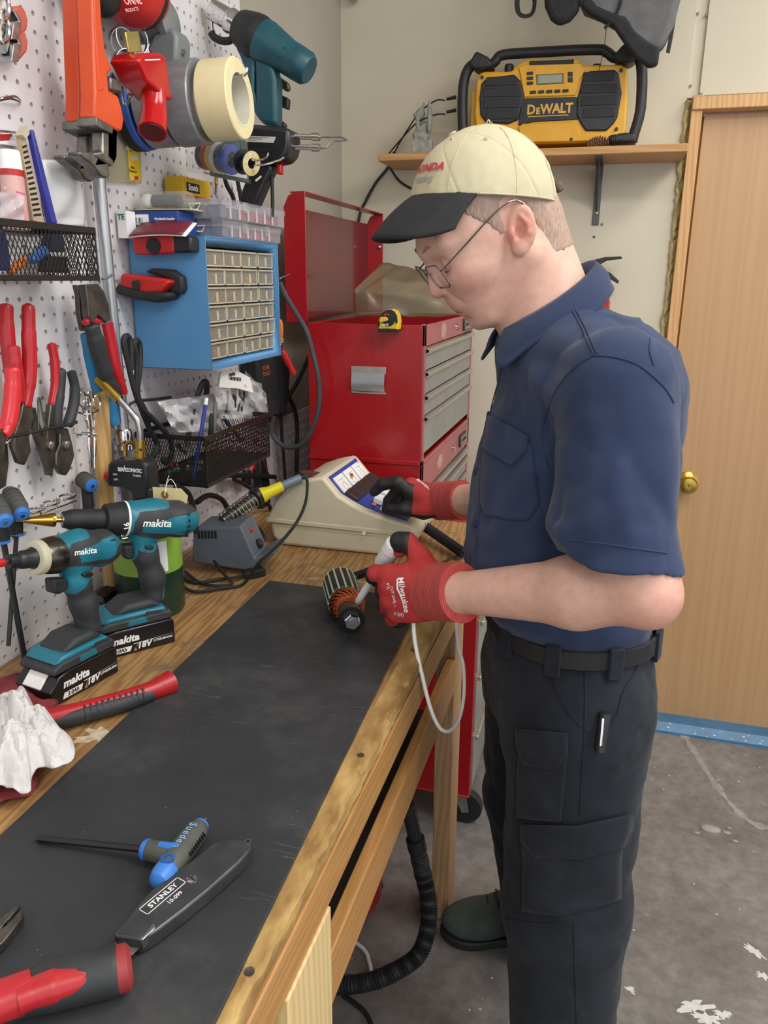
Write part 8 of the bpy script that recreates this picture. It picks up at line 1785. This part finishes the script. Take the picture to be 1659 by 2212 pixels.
shoe(None, rt_-fd*.01, rt_-fd*.29); lt_ = A3((-.115, 1.0, 0)); shoe(None, lt_, lt_-fd*.28)
# --- gloves
M_GR = pm('glove_red', '#a92b2b', '#b83635', 40, .8, bump=.35, bscale=1600); M_GK = pm('glove_nitrile', '#1b1b1d', '#262628', 60, .55, bump=.15, bscale=500)
t = NT('glove_cuff'); v = t.coord(); wv = t.n('TexWave', Scale=150., Distortion=.8, bands_direction='X'); t.l(v, wv.inputs['Vector']); t.base(t.ramp(wv.outputs[1], [(.2, lin('#a33431')), (.8, lin('#c85a55'))])); t.set(Roughness=.9); t.bump(wv.outputs[1], .4, .0012); M_CUFF = t.m
YH = 1.085
def hp_(px, py, d=0.): return A3(at_y(px, py, YH-d))
WL = WRL
def glove_l(p):
    kn = [hp_(842, 1240, .004), hp_(840, 1264, .006), hp_(842, 1295, .003), hp_(856, 1324, -.004)]; wr = hp_(930, 1278, 0)
    d = None
    for i, k in enumerate(kn):
        e = cone(p, wr+(k-wr)*.05+A3((0, 0, .022-.015*i)), k, .021, .0155-.0006*i); d = e if d is None else smin(d, e, .016)
    d = smin(d, ellip(p, hp_(890, 1284, -.006), (.040, .017, .040)), .02)
    # index: forward to the probe, then hooked round it
    d = smin(d, chain(p, [kn[0], hp_(811, 1238, .0), hp_(806, 1246, -.028), hp_(826, 1254, -.045)], [.0150, .0125, .0118, .0098], .005), .006)
    d = smin(d, chain(p, [kn[1], hp_(828, 1276, -.022), hp_(838, 1292, -.050), hp_(862, 1290, -.050)], [.0150, .0128, .0118, .010], .005), .005)
    d = smin(d, chain(p, [kn[2], hp_(832, 1308, -.022), hp_(844, 1322, -.048), hp_(870, 1314, -.046)], [.0145, .0125, .0115, .010], .005), .005)
    d = smin(d, chain(p, [kn[3], hp_(848, 1336, -.022), hp_(862, 1344, -.042), hp_(884, 1334, -.040)], [.0130, .0115, .0105, .009], .005), .005)
    d = smin(d, chain(p, [hp_(936, 1250, -.004), hp_(908, 1206, -.008), hp_(880, 1170, -.012), hp_(862, 1168, -.016), hp_(862, 1190, -.020)], [.021, .0165, .0135, .0125, .0105], .008), .012)
    return d
def pick_l(c):
    d = YH-c[:, 1]; k = (d < -.016).astype(int)
    th = c[:, 2] > (at_y(880, 1200, YH).z); uu = c[:, 0] < at_y(882, 1180, YH).x; k[th & uu] = 1
    k[(c[:, 0] < at_y(818, 1250, YH).x) & (d < -.004)] = 1
    return k
g1 = skin('glove', glove_l, (-.37, 1.02, .96), (-.19, 1.20, 1.16), .0019, [M_GR, M_GK], person, pick_l, relax=2, label='red knit glove with black dipped fingers on the hand holding the probe')
ax = V(WRL-hp_(930, 1278)).normalized(); a = V(hp_(928, 1277)); b = V(WRL)+ax*.012
def cuff(name, a, b, r0, r1, par):
    ax = (b-a); sd_ = ax.normalized().cross(V((0, 0, 1))).normalized(); u2 = sd_.cross(ax.normalized()); secs = []
    for k in range(13):
        f = k/12; r = r0+(r1-r0)*f+.0012*math.sin(f*25)+(.002 if k > 10 else 0); c = a+ax*f; secs.append([c+(sd_*math.cos(q*math.pi/14)*.86+u2*math.sin(q*math.pi/14))*r for q in range(28)])
    c = b; secs.append([c+(sd_*math.cos(q*math.pi/14)*.86+u2*math.sin(q*math.pi/14))*(r1-.002) for q in range(28)])
    return MB().loft(secs).build(name, M_CUFF, par, smooth=60)
cuff('cuff', a, b, .044, .042, g1)
gd = lambda s, size, o, ri, up, bold=0., sh=0.: decal(s, size, M_WHITE, g1, glove_l, o, ri, up, .0011, bold, sh)
gd('Milwaukee', 18, (872, 1284), (14, 72), (72, -14), .018, .15); gd('CUT LEVEL 1', 8, (850, 1288), (10, 52), (52, -10), .006); gd('9"/L', 9, (838, 1266), (6, 30), (30, -6), .006); gd('[C][E]', 8.5, (862, 1326), (72, 16), (14, -72), .004)
P = march(glove_l, [(857, 1250), (861, 1250), (866, 1282), (863, 1283), (876, 1316), (857, 1272), (861, 1271)], .0012); MB().add([V(x) for x in P], [(0, 1, 6, 5), (5, 6, 2, 3), (3, 2, 4)]).build('bolt_mark', M_WHITE, g1)
# right hand on the tester's switches
YR = 1.548
def hr_(px, py, d=0.): return A3(at_y(px, py, YR-d))
def glove_r(p):
    wr = hr_(948, 1082, .0); kn = [hr_(886, 1062, .022), hr_(884, 1052, .0), hr_(888, 1048, -.022), hr_(896, 1050, -.042)]
    d = None
    for i, k in enumerate(kn):
        e = cone(p, wr+A3((0, -.012+.012*i, 0)), k, .021, .0155); d = e if d is None else smin(d, e, .016)
    d = smin(d, ellip(p, hr_(915, 1078, 0), (.04, .034, .02)), .02)
    for i, (pts, r) in enumerate((([kn[0], hr_(858, 1042, .026), hr_(826, 1046, .026), hr_(808, 1062, .026)], (.0150, .0135, .0125, .0105)), ([kn[1], hr_(858, 1058, .0), hr_(840, 1082, .0), hr_(834, 1100, .002)], (.0150, .0128, .0118, .010)), ([kn[2], hr_(866, 1050, -.024), hr_(852, 1078, -.026), hr_(848, 1098, -.026)], (.0145, .0125, .0115, .010)), ([kn[3], hr_(880, 1056, -.046), hr_(868, 1080, -.048), hr_(866, 1096, -.048)], (.0130, .0115, .0105, .009)))): d = smin(d, chain(p, pts, r, .005), .006)
    return smin(d, chain(p, [hr_(950, 1096, .020), hr_(915, 1104, .030), hr_(872, 1100, .032), hr_(842, 1098, .030)], (.020, .0165, .0135, .0115), .008), .012)
def pick_r(c):
    z = c[:, 2]; x = c[:, 0]; k = (x < at_y(874, 1080, YR).x).astype(int); k[(z < at_y(900, 1098, YR).z)] = 1; k[(YR-c[:, 1] > .022) & (x < at_y(900, 1100, YR).x)] = 1; return k
g2_ = skin('glove', glove_r, (-.52, 1.47, .95), (-.26, 1.68, 1.18), .0022, [M_GR, M_GK], person, pick_r, relax=2, label='red knit glove with black dipped fingers on the hand at the switches')
WV = V(WRR); ax2 = (V(hr_(945, 1082))-WV).normalized(); cuff('cuff', V(hr_(944, 1082)), WV, .040, .039, g2_)
decal('Milwaukee', 9, M_WHITE, g2_, glove_r, (913, 1046), (22, 18), (-18, 22), .0012, .01)

# --- white probe in the left hand and its cord
tipP = V(at_y(770, 1304, 1.175)); top_ = V(at_y(856, 1170, 1.105)); w = thing('white_probe', 'white plastic test probe held against the armature', 'probe', tipP); d = top_-tipP; Ld = d.length
MB().lathe([(.0035, 0), (.0055, .004), (.0062, .03), (.0066, Ld*.62), (.0125, Ld*.66), (.0145, Ld*.70), (.0145, Ld*.97), (.010, Ld)], 20, (0, 0, 0), d).build('barrel', M_WHITEP, w)
MB().ring([(.0143, Ld*.86), (.0149, Ld*.86), (.0149, Ld*.87), (.0143, Ld*.87)], 20, (0, 0, 0), d).build('cap_joint', pm('joint_grey', '#bcbcb8', None, 1, .5), w)
MB().cyl(d*.60+V((.004, -.012, 0)), d*.68+V((.006, -.012, 0)), .006, 12).build('push_button', M_WHITEP, w)
cable('probe_cord', [at_y(893, 1345, 1.10), at_y(897, 1390, 1.10), at_y(912, 1460, 1.10), at_y(930, 1530, 1.11), at_y(950, 1572, 1.13), at_y(972, 1578, 1.16), at_y(992, 1552, 1.2), at_y(1002, 1500, 1.24), at_y(1001, 1440, 1.27), at_y(990, 1395, 1.28), at_y(985, 1340, 1.30)], .0033, 'white probe cord hanging in a loop beside the bench', M_WHITEP)
